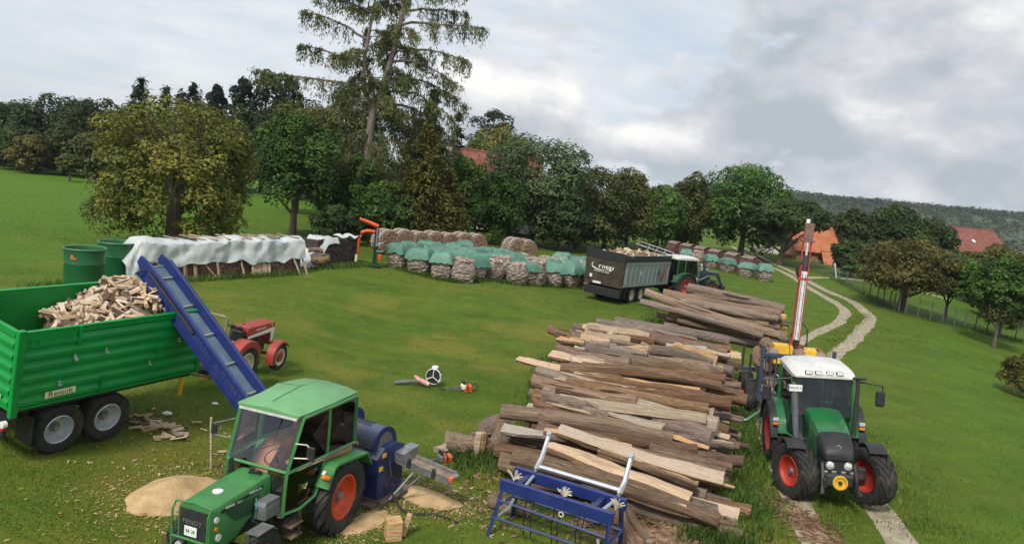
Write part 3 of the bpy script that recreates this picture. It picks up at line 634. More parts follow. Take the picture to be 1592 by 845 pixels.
def bars(name, segs, r, mat, parent, n=6, sq=False):
    if name in ('cab_post', 'brace', 'roof_seam', 'arm_stay', 'wiper', 'mirror_arm', 'hose'):
        for s in segs[1:]: bars(name, [s], r, mat, parent, n, sq)
        segs = segs[:1]
    mb = MB()
    for s in segs: mb.tube(s, r, 4 if sq else n)
    return mb.build(name, mat, parent)
def fender(parent, name, x, y, zc, R, w, a0, a1, mat, side, lip=.1):
    "arched mudguard strip over a wheel, from angle a0 to a1 (degrees, 0 = forward)"
    mb = MB(); n = 14; secs = []
    for i in range(n+1):
        a = rad(a0+(a1-a0)*i/n); ca, sa = math.cos(a), math.sin(a)
        p = lambda r, yy: (x+r*ca, yy, zc+r*sa)
        yo, yi = y+side*w/2, y-side*w/2
        secs.append([p(R, yi), p(R+.02, yi), p(R+.025, yo-side*.02), p(R, yo), p(R-lip, yo), p(R-lip, yo-side*.012), p(R-.01, yo-side*.02)])
    mb.loft(secs); return mb.build(name, mat, parent)

def old_tractor():
    root = empty('old_green_tractor', (-3.584, 13.96, -.05), (0, 0, rad(-108.7)), 'old green cab tractor with orange rear rims and pale green roof beside the sawdust', 'tractor')
    for s in (1, -1):
        wheel(root, (0, s*.76, .73), .70, .40, .42, orangeR, s, 17, dish=.16)
        wheel(root, (2.2, s*.70, .47), .45, .22, .24, orangeR, s, 15, dish=.06)
    mb = MB()                                                     # engine, gearbox and axles
    mb.box((1.2, 0, .82), (2.5, .36, .42), b=.05); mb.box((.05, 0, .78), (.6, .55, .5), b=.06); mb.cyl((0, -.62, .73), (0, .62, .73), .11)
    mb.box((2.2, 0, .52), (.16, 1.1, .12), b=.02); mb.box((2.3, 0, .72), (.5, .3, .3), b=.03)
    for s in (1, -1): mb.cyl((2.2, s*.55, .36), (2.2, s*.55, .62), .05)
    mb.tube([(-.3, .3, .75), (-.9, .42, .42)], .035); mb.tube([(-.3, -.3, .75), (-.9, -.42, .42)], .035); mb.tube([(-.3, 0, 1.05), (-.9, 0, .95)], .03)
    mb.box((1.05, .42, .55), (.5, .25, .28), b=.03); mb.cyl((1.5, .28, .9), (1.95, .3, .95), .07)
    mb.build('engine', mk('oily_engine', (.045, .032, .028), .6, var=.4, scale=6, dirt=.6, dirtcol=(.10, .06, .04)), root)
    # hood: rounded box section swept forward
    def sec(x, w, zb, zt, r=.07):
        return [(x, -w, zb), (x, w, zb), (x, w, zt-r), (x, w-r*.35, zt-r*.3), (x, w-r, zt), (x, 0, zt+.018), (x, -w+r, zt), (x, -w+r*.35, zt-r*.3), (x, -w, zt-r)]
    mb = MB(); mb.loft([sec(1.48, .33, 1.14, 1.56), sec(1.56, .33, 1.05, 1.565), sec(2.1, .325, .95, 1.53), sec(2.3, .322, .78, 1.515), sec(2.86, .31, .70, 1.475), sec(2.93, .305, .70, 1.46)])
    hood = mb.build('hood', greenF, root)
    for s in (1, -1):                                             # louvres each side
        for k in range(7): mb = MB(); mb.box((2.22-.02*k, s*.329, 1.33-.042*k), (.86-.05*k, .012, .016), (0, -3, 0)); mb.build('louvre', inkM, hood, False)
    mb = MB(); mb.box((2.2, .331, 1.395), (1.02, .008, .055), (0, 3.2, 0)); mb.box((2.2, -.331, 1.395), (1.02, .008, .055), (0, 3.2, 0)); mb.build('name_stripe', inkM, hood, False)
    t = text('FARMER  103 S', hood, (2.42, .337, 1.385), (90, 0, 180), .058, whiteInk); t.rotation_euler = (rad(90), rad(3.2), rad(180))
    t = text('TURBOMATIK', hood, (1.9, .337, 1.418), (90, 0, 180), .05, whiteInk); t.rotation_euler = (rad(90), rad(3.2), rad(180))
    for x, z, m_, r in ((2.80, 1.27, whiteP, .05), (2.80, 1.12, amber, .035), (2.74, .96, whiteP, .06), (2.42, 1.525, None, .085)):
        mb = MB()
        if m_: mb.cyl((x, .30, z), (x, .333, z), r, None, 16); mb.build('badge', m_, hood)
        else: mb.cyl((x, 0, 1.50), (x, 0, 1.538), r, None, 18); mb.build('filler_cap', whiteP, hood)
    mb = MB(); mb.box((2.935, 0, 1.18), (.03, .52, .46)); 
    for k in range(12): mb.box((2.955, 0, .98+k*.037), (.008, .5, .008))
    gr = mb.build('grille', mk('grille_dark', (.028, .03, .032), .5, var=.2, scale=9, dirt=.2), root, False)
    text('FENDT', gr, (2.966, 0, 1.215), (90, 0, 90), .10, steel, sx=1.15)
    mb = MB(); mb.box((2.972, -.02, 1.07), (.012, .24, .16), b=.004); pl = mb.build('number_plate', plateW, root)
    text('ER 38', pl, (2.98, -.02, 1.07), (90, 0, 90), .075, inkM, sx=.9)
    bars('bull_bar', [[(2.9, -.34, .7), (3.02, -.34, .75), (3.02, -.34, 1.4), (2.95, -.34, 1.5), (2.93, 0, 1.52), (2.95, .34, 1.5), (3.02, .34, 1.4), (3.02, .34, .75), (2.9, .34, .7)], [(3.02, -.34, .96), (3.02, .34, .96)]], .018, greenF, root)
    for s in (1, -1):
        mb = MB(); mb.box((3.0, s*.17, .84), (.09, .16, .16), b=.03); h = mb.build('headlight', blackP, root)
        mb = MB(); mb.cyl((3.045, s*.17, .84), (3.058, s*.17, .84), .065, None, 16); mb.build('lens', lampM, h)
    mb = MB(); mb.box((2.75, 0, .62), (.5, .4, .14), b=.03); mb.build('front_weight', blackP, root)
    # cab frame
    for s in (1, -1):
        bars('cab_post', [[(1.50, s*.60, .86), (1.46, s*.62, 1.64), (1.12, s*.66, 2.54)], [(.42, s*.74, 1.64), (.36, s*.70, 2.54)], [(-.62, s*.70, 1.56), (-.60, s*.68, 2.52)],
             [(1.46, s*.63, 1.64), (.42, s*.75, 1.66), (-.62, s*.71, 1.58)], [(1.12, s*.66, 2.53), (.36, s*.70, 2.54), (-.60, s*.68, 2.52)], [(1.49, s*.61, .9), (1.1, s*.66, .86), (.72, s*.72, .98), (.42, s*.75, 1.5)]], .036, greenF, root, sq=True)
        pane('window', [(1.42, s*.64, 1.68), (.46, s*.742, 1.70), (.40, s*.71, 2.50), (1.12, s*.67, 2.49)], glass, root)
        pane('window', [(.38, s*.742, 1.70), (-.58, s*.705, 1.62), (-.57, s*.69, 2.48), (.33, s*.71, 2.50)], glass, root)
        pane('door_window', [(1.45, s*.625, .95), (1.1, s*.665, .92), (.76, s*.72, 1.03), (.48, s*.748, 1.60), (1.44, s*.64, 1.60)], glass, root)
        mb = MB(); mb.box((.95, s*.715, 1.645), (.16, .03, .04), (0, 0, -s*6)); mb.build('door_handle', steel, root)
    bars('cab_post', [[(1.46, -.62, 1.64), (1.46, .62, 1.64)], [(1.12, -.66, 2.54), (1.12, .66, 2.54)], [(-.6, -.68, 2.52), (-.6, .68, 2.52)], [(-.62, -.7, 1.58), (-.62, .7, 1.58)]], .036, greenF, root, sq=True)
    pane('windscreen', [(1.44, -.58, 1.68), (1.44, .58, 1.68), (1.13, .62, 2.50), (1.13, -.62, 2.50)], glass, root)
    pane('windscreen', [(1.475, -.56, 1.0), (1.475, -.36, .98), (1.475, -.36, 1.60), (1.475, -.56, 1.60)], glass, root)
    pane('windscreen', [(1.475, .36, .98), (1.475, .56, 1.0), (1.475, .56, 1.60), (1.475, .36, 1.60)], glass, root)
    pane('rear_window', [(-.6, -.64, 1.62), (-.6, -.64, 2.48), (-.58, .64, 2.4), (-.6, .64, 1.62)], glass, root)
    bars('wiper', [[(1.16, .25, 2.50), (1.30, .2, 2.0), (1.36, -.15, 1.85)], [(1.19, -.32, 2.30), (1.33, -.5, 1.86)]], .009, inkM, root)
    # roof: shallow crown with ribs and an eyebrow in front
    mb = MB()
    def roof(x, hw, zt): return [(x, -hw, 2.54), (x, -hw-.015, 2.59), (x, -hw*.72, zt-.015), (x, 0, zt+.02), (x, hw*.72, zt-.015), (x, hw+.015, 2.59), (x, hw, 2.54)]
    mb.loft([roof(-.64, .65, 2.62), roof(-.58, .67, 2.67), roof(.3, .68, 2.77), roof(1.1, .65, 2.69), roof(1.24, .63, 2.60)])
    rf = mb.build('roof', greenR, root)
    bars('roof_seam', [[(-.62, 0, 2.645), (.3, 0, 2.794), (1.12, 0, 2.712)], [(.3, -.68, 2.60), (.3, -.49, 2.76), (.3, 0, 2.792)]], .009, greenF, rf)
    mb = MB(); mb.box((1.225, 0, 2.535), (.03, 1.2, .09), (0, -20, 0)); mb.build('visor', mk('pale_visor', (.42, .44, .40), .6, var=.15, scale=8), root)
    mb = MB()                                                     # brown lining: rear wall, inner wheel arches, floor
    for s in (1, -1):
        pts = [(-.56, .95), (-.56, 1.60), (-.2, 1.66), (.35, 1.64), (.70, 1.30), (.80, .92)]
        mb.prism(pts, 'Y', *(sorted((s*.30, s*.68))))
    mb.prism([(-.56, .9), (-.56, 1.46), (-.38, 1.46), (-.2, .9)], 'Y', -.3, .3); mb.box((.8, 0, .9), (1.3, 1.1, .06))
    mb.prism([(-.585, 1.46), (-.575, 2.12), (-.5, 2.12), (-.45, 1.46)], 'Y', -.62, .25)
    mb.build('cab_lining', brownC, root)
    mb = MB(); mb.box((.12, 0, 1.26), (.46, .46, .12), b=.05); mb.box((-.12, 0, 1.56), (.12, .46, .55), (0, -8, 0), b=.05); mb.build('seat', mk('seat_cover', (.36, .16, .10), .85, var=.2, scale=8), root)
    mb = MB(); mb.prism([(1.2, .9), (1.44, .9), (1.46, 1.52), (1.2, 1.42)], 'Y', -.36, .36); mb.build('dashboard', blackP, root)
    mb = MB(); mb.lathe([(.2, -.013), (.213, 0), (.2, .013), (.187, 0)], axis='Z', n=20, close=True); mb.box((0, 0, 0), (.38, .025, .012)); mb.cyl((0, 0, 0), (0, 0, -.25), .02)
    sw = mb.build('steering_wheel', blackP, root); sw.location = (.92, 0, 1.62); sw.rotation_euler = (0, rad(28), 0)
    mb = MB(); mb.box((0, 0, 0), (.05, .16, .26), b=.02); mi = mb.build('mirror', blackP, root); mi.location = (1.25, .93, 1.98)
    bars('mirror_arm', [[(1.30, .64, 2.12), (1.26, .85, 2.13), (1.25, .93, 2.05)], [(1.36, .63, 1.88), (1.25, .93, 1.9)]], .012, creamP, root)
    mb = MB(); mb.box((0, 0, 0), (.04, .14, .22), b=.02); mi = mb.build('mirror', blackP, root); mi.location = (1.2, -1.15, 1.98)
    bars('mirror_arm', [[(1.25, -.64, 2.3), (1.2, -1.15, 2.09)], [(1.33, -.63, 1.95), (1.2, -1.15, 1.88)]], .012, steel, root)
    for s in (1, -1):
        mb = MB(); mb.prism([(.72, 1.16), (.52, 1.50), (.40, 1.535), (-.66, 1.42), (-.86, 1.14), (-.84, 1.11), (-.64, 1.38), (.38, 1.49), (.49, 1.46), (.68, 1.14)], 'Y', *(sorted((s*.73, s*1.0))))
        mb.prism([(.72, 1.16), (.52, 1.50), (.40, 1.535), (-.66, 1.42), (-.86, 1.14), (-.6, 1.2), (.3, 1.3)], 'Y', *(sorted((s*.70, s*.728))))
        f = mb.build('mudguard', greenF, root, False)
        mb = MB(); mb.box((.66, s*.9, 1.34), (.06, .17, .09), (0, -58, 0), b=.015); mb.build('indicator', amber, f)
        mb = MB(); mb.box((.625, s*.835, 1.40), (.055, .06, .09), (0, -58, 0), b=.01); mb.build('side_lamp', whiteP, f)
        mb = MB(); mb.box((2.2, s*.70, .96), (.42, .24, .02), (0, 0, 0)); mb.box((1.98, s*.70, .93), (.14, .24, .02), (0, -35, 0)); mb.build('front_mudguard', greyP, root)
    mb = MB(); mb.box((1.72, .46, 1.06), (.42, .24, .26), b=.03); mb.prism([(1.5, 1.19), (1.94, 1.19), (1.9, 1.25), (1.54, 1.25)], 'Y', .35, .57); mb.build('toolbox', greyP, root)
    mb = MB(); mb.cyl((1.42, .52, .82), (1.42, .52, 1.0), .07, None, 14); mb.cyl((1.42, .52, 1.0), (1.42, .52, 1.03), .075, None, 14); mb.build('filter_bowl', creamP, root)
    mb = MB(); mb.box((1.18, .62, .62), (.34, .2, .03)); mb.box((1.18, .64, .42), (.3, .18, .03)); mb.box((1.02, .64, .6), (.02, .05, .5)); mb.build('step', mk('rusty_steel', (.17, .11, .075), .8, var=.4, scale=9), root)
    bars('hose', [[(1.9, .36, 1.3), (1.95, .42, 1.15), (2.0, .4, .95), (1.8, .42, .8)]], .014, mk('teal_hose', (.03, .19, .2), .5), root)
    bars('hose', [[(2.1, .25, .9), (2.0, .4, .7), (1.7, .42, .55), (1.5, .3, .6)]], .02, blackP, root)
    mb = MB(); mb.tube([(1.62, -.40, 1.1), (1.62, -.40, 1.75)], .035, 10); mb.tube([(1.62, -.4, 1.2), (1.62, -.4, 1.55)], .055, 10); mb.build('exhaust', blackP, root)
    mb = MB(); mb.box((1.62, .1, 1.6), (.06, .22, .025), (0, 0, 20)); mb.box((1.66, .2, 1.63), (.03, .05, .06)); mb.box((1.6, .02, 1.62), (.04, .08, .04)); mb.build('hood_latch', inkM, hood)
old_tractor()

def modern_tractor(name, loc, rot, label, loader=False):
    root = empty(name, loc, rot, label, 'tractor')
    for s in (1, -1):
        wheel(root, (0, s*.86, .80), .78, .48, .47, redR, s, 18, dish=.14)
        fw_ = wheel(root, (2.42, s*.82, .58), .62, .43, .35, redR, s, 16, dish=.05)
        if not loader: fw_.rotation_euler = (0, 0, rad(24))
    mb = MB(); mb.box((1.3, 0, .82), (2.6, .42, .5), b=.06); mb.box((.05, 0, .85), (.7, .7, .6), b=.08); mb.cyl((0, -.66, .8), (0, .66, .8), .16); mb.cyl((2.42, -.7, .6), (2.42, .7, .6), .1)
    mb.box((2.42, 0, .62), (.3, .5, .3), b=.04); mb.tube([(-.4, .4, .8), (-1.0, .45, .5)], .04); mb.tube([(-.4, -.4, .8), (-1.0, -.45, .5)], .04)
    for s in (1, -1): mb.box((2.42, s*.62, .62), (.22, .2, .3), b=.04); mb.box((1.15, s*.48, .72), (.9, .4, .5), b=.08)
    mb.build('engine', mk('dark_engine', (.03, .032, .034), .6, var=.4, scale=5, dirt=.5), root)
    # hood nose: green sides and back, dark ribbed snout
    def sec(x, w, zb, zt, r=.1):
        return [(x, -w, zb), (x, w, zb), (x, w+.01, (zb+zt)/2), (x, w, zt-r), (x, w-r*.35, zt-r*.28), (x, w-r, zt), (x, 0, zt+.03), (x, -w+r, zt), (x, -w+r*.35, zt-r*.28), (x, -w, zt-r), (x, -w-.01, (zb+zt)/2)]
    mb = MB(); mb.loft([sec(1.18, .42, 1.02, 1.80), sec(1.5, .41, .98, 1.77), sec(2.1, .39, .88, 1.64), sec(2.42, .375, .84, 1.53)]); hood = mb.build('hood', greenV, root)
    mb = MB()
    for s in (1, -1):
        for k in range(4): mb.box((2.12-.07*k, s*(.395+.004*k), 1.40-.13*k), (.34, .012, .04), (0, 22, 0), b=.004)
        for k in range(3): mb.box((1.5, s*.425, 1.5-.1*k), (.4, .012, .035), (0, 8, 0))
    mb.build('louvre', inkM, hood)
    mb = MB(); mb.loft([sec(2.424, .372, 1.08, 1.525), sec(2.7, .35, 1.06, 1.42), sec(2.92, .315, 1.05, 1.28, .08), sec(2.98, .28, 1.05, 1.18, .05)]); nose = mb.build('grille', blackP, root)
    mb = MB()
    for k in range(-6, 7):
        mb.tube([(2.44, k*.048, 1.557-abs(k)*.001), (2.7, k*.046, 1.432-abs(k)*.001), (2.91, k*.042, 1.277-abs(k)*.001)], .007, 4)
    mb.build('grille_rib', mk('grille_rib_plastic', (.035, .035, .037), .5, var=.2), nose)
    bars('emblem', [[(2.87, -.05, 1.325), (2.88, 0, 1.37), (2.9, .05, 1.31)]], .012, steel, nose)
    t = text('FENDT', nose, (2.935, 0, 1.235), (50, 0, 90), .075, steel)
    mb = MB(); mb.loft([sec(2.43, .37, .80, 1.045, .04), sec(2.9, .33, .78, .995, .04), sec(2.97, .30, .78, .99, .04)]); low = mb.build('front_panel', greenV if loader else blackP, root)
    for s in (1, -1):
        mb = MB(); mb.cyl((2.93, s*.19, .93), (2.995, s*.19, .93), .098, .095, 18); h = mb.build('headlight', steel, root)
        mb = MB(); mb.lathe([(0, .03), (.05, .025), (.082, .0)], (2.996, s*.19, .93), 'X', 18); mb.build('lens', lampM, h)
        mb = MB(); mb.box((2.98, s*.29, .76), (.05, .12, .09), b=.015); mb.box((2.98, s*.1, .78), (.04, .1, .06), b=.01); mb.build('fog_lamp', steel, root)
        fender(root, 'front_mudguard', 2.42, s*.88, .60, .70, .40, 58, 142, blackP, s, .025)
    mb = MB(); mb.box((2.95, 0, .62), (.36, .62, .3), b=.05)
    for s in (1, -1): mb.box((3.08, s*.33, .58), (.34, .07, .22), b=.02); mb.tube([(2.9, s*.34, .95), (3.16, s*.36, .50)], .045, 6); mb.tube([(3.16, s*.36, .5), (3.28, s*.4, .36)], .05, 6)
    mb.build('front_linkage', blackP, root)
    mb = MB(); mb.lathe([(.155, 0), (.16, .05), (.13, .055), (.12, .02), (.0, .02)], (3.12, 0, .60), 'X', 24); pto = mb.build('shaft_guard', yellowP, root)
    mb = MB(); mb.cyl((3.13, 0, .6), (3.19, 0, .6), .04, None, 10); mb.build('shaft_end', blackP, pto)
    # cab
    for s in (1, -1):
        bars('cab_post', [[(1.30, s*.60, 1.05), (1.22, s*.70, 1.7), (1.0, s*.70, 2.56)], [(-.05, s*.80, 1.62), (.0, s*.76, 2.56)], [(-.66, s*.72, 1.55), (-.62, s*.70, 2.54)], [(1.28, s*.63, 1.05), (.72, s*.76, 1.02), (.4, s*.8, 1.15), (-.05, s*.8, 1.62)], [(-.05, s*.8, 1.62), (-.66, s*.72, 1.56)]], .034, greenV, root, sq=True)
        pane('door_window', [(1.25, s*.67, 1.2), (.75, s*.77, 1.1), (.42, s*.80, 1.2), (-.0, s*.80, 1.64), (.03, s*.765, 2.53), (.99, s*.71, 2.53), (1.2, s*.705, 1.7)], glassD, root)
        pane('window', [(-.09, s*.79, 1.64), (-.63, s*.73, 1.6), (-.6, s*.71, 2.51), (-.04, s*.765, 2.53)], glassD, root)
        fender(root, 'rear_mudguard', 0, s*.80, .84, .88, .34, 12, 165, greenV, s, .06)
        fender(root, 'mudguard_extension', 0, s*1.06, .84, .87, .18, 5, 170, blackP, s, .05)
        mb = MB(); mb.box((.9, s*1.02, 1.38), (.05, .14, .09), b=.015); mb.build('side_lamp', lampM, root)
        mb = MB(); mb.box((.9, s*1.02, 1.27), (.05, .14, .07), b=.015); mb.build('indicator', amber, root)
    pane('windscreen', [(1.25, -.66, 1.62), (1.25, .66, 1.62), (1.02, .67, 2.53), (1.02, -.67, 2.53)], glassD, root)
    pane('rear_window', [(-.65, -.68, 1.6), (-.63, -.66, 2.5), (-.63, .66, 2.5), (-.65, .68, 1.6)], glassD, root)
    def roof(x, hw, zb, zt): return [(x, -hw, zb), (x, -hw-.01, (zb+zt)/2), (x, -hw*.86, zt-.02), (x, 0, zt+.03), (x, hw*.86, zt-.02), (x, hw+.01, (zb+zt)/2), (x, hw, zb)]
    mb = MB(); mb.loft([roof(-.78, .60, 2.58, 2.66), roof(-.68, .70, 2.56, 2.76), roof(0, .745, 2.56, 2.82), roof(.8, .745, 2.55, 2.80), roof(1.14, .72, 2.54, 2.71), roof(1.24, .65, 2.545, 2.61)]); rf = mb.build('roof', mk('dull_white_roof', (.58, .58, .55), .5, var=.08, scale=3, dirt=.45, dirtcol=(.33, .31, .27)), root)
    for y in (-.36, -.13, .13, .36):
        mb = MB(); mb.box((1.195, y, 2.66), (.06, .17, .11), (0, -25, 0), b=.015); h = mb.build('work_lamp', blackP, rf)
        mb = MB(); mb.box((1.232, y, 2.675), (.015, .135, .08), (0, -25, 0)); mb.build('lens', lampM, h)
    bars('antenna', [[(-.5, -.5, 2.78), (-.62, -.5, 3.2)]], .008, inkM, rf)
    mb = MB(); mb.box((.12, .0, 1.32), (.5, .5, .14), b=.05); mb.box((-.2, 0, 1.75), (.14, .5, .8), (0, -8, 0), b=.06); mb.build('seat', blackP, root)
    mb = MB(); mb.prism([(.9, 1.0), (1.2, 1.0), (1.22, 1.62), (1.0, 1.58)], 'Y', -.3, .3); mb.build('dashboard', blackP, root)
    mb = MB(); mb.prism([(-.6, 1.0), (-.6, 1.5), (.3, 1.45), (.7, 1.0)], 'Y', .3, .74); mb.prism([(-.6, 1.0), (-.6, 1.5), (.3, 1.45), (.7, 1.0)], 'Y', -.74, -.3); mb.box((.3, 0, 1.0), (1.8, 1.3, .05)); mb.build('cab_lining', greyP, root)
    mb = MB(); mb.lathe([(.2, -.013), (.213, 0), (.2, .013), (.187, 0)], axis='Z', n=20, close=True); mb.box((0, 0, 0), (.38, .025, .012)); sw = mb.build('steering_wheel', blackP, root); sw.location = (.78, 0, 1.68); sw.rotation_euler = (0, rad(30), 0)
    mb = MB(); mb.tube([(1.34, -.58, 1.0), (1.34, -.62, 1.2), (1.30, -.70, 2.32)], .075, 10); mb.tube([(1.30, -.70, 2.3), (1.28, -.72, 2.42)], .05, 10); mb.build('exhaust', greyP, root)
    mb = MB(); mb.tube([(1.34, .70, 1.2), (1.24, .78, 2.3), (1.2, .78, 2.56)], .05, 8); mb.box((1.2, .8, 2.58), (.16, .3, .05), b=.01); mb.build('grab_post', blackP, root)
    mb = MB(); mb.box((1.385, -.70, 2.30), (.012, .34, .16), b=.004); pl = mb.build('number_plate', plateW, root)
    if not loader: text('PAN FV 3', pl, (1.393, -.69, 2.30), (90, 0, 90), .085, inkM, sx=.72)
    mb = MB(); mb.box((1.392, -.85, 2.30), (.004, .035, .15)); mb.build('plate_band', blueB, pl)
    for s in ((1, -1) if not loader else (-1,)):
        bars('mirror_arm', [[(1.16, s*.76, 2.5), (1.16, s*1.05, 2.46), (1.16, s*1.36, 2.42), (1.16, s*1.38, 2.2)]], .02, blackP, root)
        mb = MB(); mb.box((0, 0, 0), (.08, .22, .38), b=.035); mi = mb.build('mirror', blackP, root); mi.location = (1.16, s*1.32, 2.1)
    bars('wiper', [[(1.27, .1, 1.66), (1.14, .35, 2.1)]], .01, inkM, root)
    bars('handrail', [[(1.0, .86, 1.15), (.98, .9, 1.6), (1.06, .86, 1.9)], [(1.35, .55, 1.05), (1.6, .55, 1.3), (1.7, .5, 1.6)]], .015, greenV, root)
    mb = MB(); mb.box((.85, -.85, .75), (.36, .2, .03)); mb.box((.85, -.88, .5), (.36, .18, .03)); mb.box((.68, -.88, .7), (.03, .1, .6)); mb.box((.85, .85, .75), (.36, .2, .03)); mb.box((.85, .88, .5), (.36, .18, .03)); mb.build('step', blackP, root)
    if loader:
        for s in (1, -1):
            mb = MB(); mb.prism([(1.30, 1.45), (1.45, 1.72), (2.4, 1.80), (3.3, 1.72), (4.0, .62), (3.86, .55), (3.16, 1.52), (2.4, 1.60), (1.5, 1.50)], 'Y', *(sorted((s*.50, s*.60)))); mb.prism([(1.3, .9), (1.7, .9), (1.6, 1.75), (1.35, 1.75)], 'Y', *(sorted((s*.46, s*.5)))); mb.build('loader_arm', mk('loader_dark_paint', (.03, .037, .05), .45, var=.15, dirt=.3), root)
            bars('ram', [[(1.55, s*.55, 1.2), (2.6, s*.55, 1.62)], [(2.3, s*.55, 1.85), (3.2, s*.55, 1.78), (3.9, s*.55, .9)]], .04, steel, root)
        mb = MB(); mb.cyl((3.3, -.55, 1.62), (3.3, .55, 1.62), .06); mb.box((3.95, 0, .62), (.12, 1.3, .45), (0, 20, 0), b=.02); mb.build('tool_carrier', blackP, root)
        mb = MB(); mb.prism([(2.0, 1.8), (2.55, 1.84), (2.6, 1.98), (2.05, 1.95)], 'Y', -.34, .34); mb.build('loader_guard', steel, root)
    return root
modern_tractor('green_tractor', (8.66, 20.15, 0), (rad(5.2), rad(-2.5), rad(-99.4)), 'green tractor with white roof and red rims driving on the gravel track').scale = (1.049,)*3
modern_tractor('loader_tractor', (11.28, 51.8, 0), (0, 0, rad(30)), 'green tractor with white roof and dark front loader hitched to the grey trailer', True)

def red_tractor():
    root = empty('red_tractor', (-7.88, 20.75, T(-7.88, 20.75)), (rad(4), 0, rad(77)), 'small faded red vintage tractor without a cab in front of the green trailer', 'tractor')
    for s in (1, -1):
        wheel(root, (0, s*.66, .60), .58, .30, .34, creamP, s, 15, hub=redP, dish=.1)
        wheel(root, (1.9, s*.64, .42), .40, .19, .25, creamP, s, 0, hub=redP, dish=.05)
        fender(root, 'mudguard', 0, s*.64, .62, .66, .36, 20, 150, redP, s, .16)
        fender(root, 'front_mudguard', 1.9, s*.64, .43, .47, .26, 35, 200, redP, s, .05)
        mb = MB(); mb.cyl((1.9, s*.70, .42), (1.9, s*.735, .42), .15, .13, 16); mb.build('hub_cap', redP, root)
    mb = MB(); mb.box((1.0, 0, .68), (1.9, .26, .34), b=.04); mb.box((0, 0, .62), (.5, .5, .4), b=.05); mb.box((1.25, 0, .92), (.75, .3, .3), b=.03); mb.cyl((1.9, -.6, .44), (1.9, .6, .44), .05)
    mb.cyl((1.4, -.2, .96), (1.4, -.24, .96), .05); mb.tube([(1.1, -.2, .9), (1.0, -.28, .7), (1.3, -.26, .6)], .03); mb.tube([(.9, -.25, .62), (1.8, -.4, .5)], .025)
    mb.build('engine', mk('red_engine', (.10, .03, .025), .6, var=.5, scale=7, dirt=.6, dirtcol=(.03, .02, .02)), root)
    def sec(x, w, zb, zt, r=.05): return [(x, -w, zb), (x, w, zb), (x, w, zt-r), (x, w-r*.3, zt-r*.3), (x, w-r, zt), (x, -w+r, zt), (x, -w+r*.3, zt-r*.3), (x, -w, zt-r)]
    mb = MB(); mb.loft([sec(.72, .25, 1.02, 1.42), sec(.85, .255, 1.08, 1.43), sec(2.0, .26, 1.10, 1.40), sec(2.16, .26, 1.10, 1.38), sec(2.2, .25, 1.12, 1.34)]); mb.loft([sec(1.98, .255, .70, 1.12, .01), sec(2.17, .25, .70, 1.12, .01)]); hood = mb.build('hood', redP, root)
    for s in (1, -1):
        mb = MB(); mb.prism([(.75, 1.10), (2.15, 1.12), (2.15, 1.24), (.75, 1.17)], 'Y', *(sorted((s*.256, s*.268)))); mb.prism([(1.98, .8), (2.1, .8), (2.15, 1.12), (1.98, 1.12)], 'Y', *(sorted((s*.256, s*.268)))); mb.build('white_stripe', whiteP, hood)
        mb = MB(); mb.box((1.4, s*.262, 1.30), (.5, .006, .045)); mb.build('badge', creamP, hood)
        mb = MB(); mb.cyl((2.0, s*.255, 1.31), (2.0, s*.27, 1.31), .03, None, 10); mb.build('emblem', creamP, hood)
    mb = MB(); mb.box((2.205, 0, .98), (.02, .42, .5)); mb.build('grille', inkM, root)
    mb = MB(); mb.box((.6, 0, 1.2), (.25, .42, .35), b=.05); mb.cyl((.5, -.12, 1.40), (.56, -.12, 1.44), .07, None, 14); mb.cyl((.5, .12, 1.40), (.56, .12, 1.44), .07, None, 14); mb.build('dashboard', blackP, root)
    mb = MB(); mb.lathe([(.19, -.013), (.203, 0), (.19, .013), (.177, 0)], axis='Z', n=20, close=True); mb.box((0, 0, 0), (.36, .025, .012)); mb.cyl((0, 0, 0), (0, 0, -.3), .02); sw = mb.build('steering_wheel', blackP, root); sw.location = (.38, 0, 1.48); sw.rotation_euler = (0, rad(28), 0)
    mb = MB(); mb.box((-.1, 0, 1.0), (.42, .44, .1), b=.04); mb.box((-.3, 0, 1.2), (.1, .42, .35), b=.04); mb.build('seat', blackP, root)
    bars('roll_bar', [[(-.6, -.38, .6), (-.6, -.38, 1.95), (-.6, -.35, 2.0), (-.6, .35, 2.0), (-.6, .38, 1.95), (-.6, .38, .6)]], .032, mk('weathered_pole', (.24, .20, .14), .7, var=.25), root, 8)
    mb = MB(); mb.cyl((1.0, .1, 1.42), (1.0, .1, 1.46), .05, None, 12); mb.cyl((1.5, .0, 1.40), (1.5, 0, 1.43), .04, None, 12); mb.build('filler_cap', redP, hood)
    bars('drawbar', [[(-.3, -.25, .5), (-.9, -.3, .35), (-.9, .3, .35), (-.3, .25, .5)]], .035, mk('rusty_red_steel', (.17, .07, .05), .75, var=.4, scale=9), root)
red_tractor()
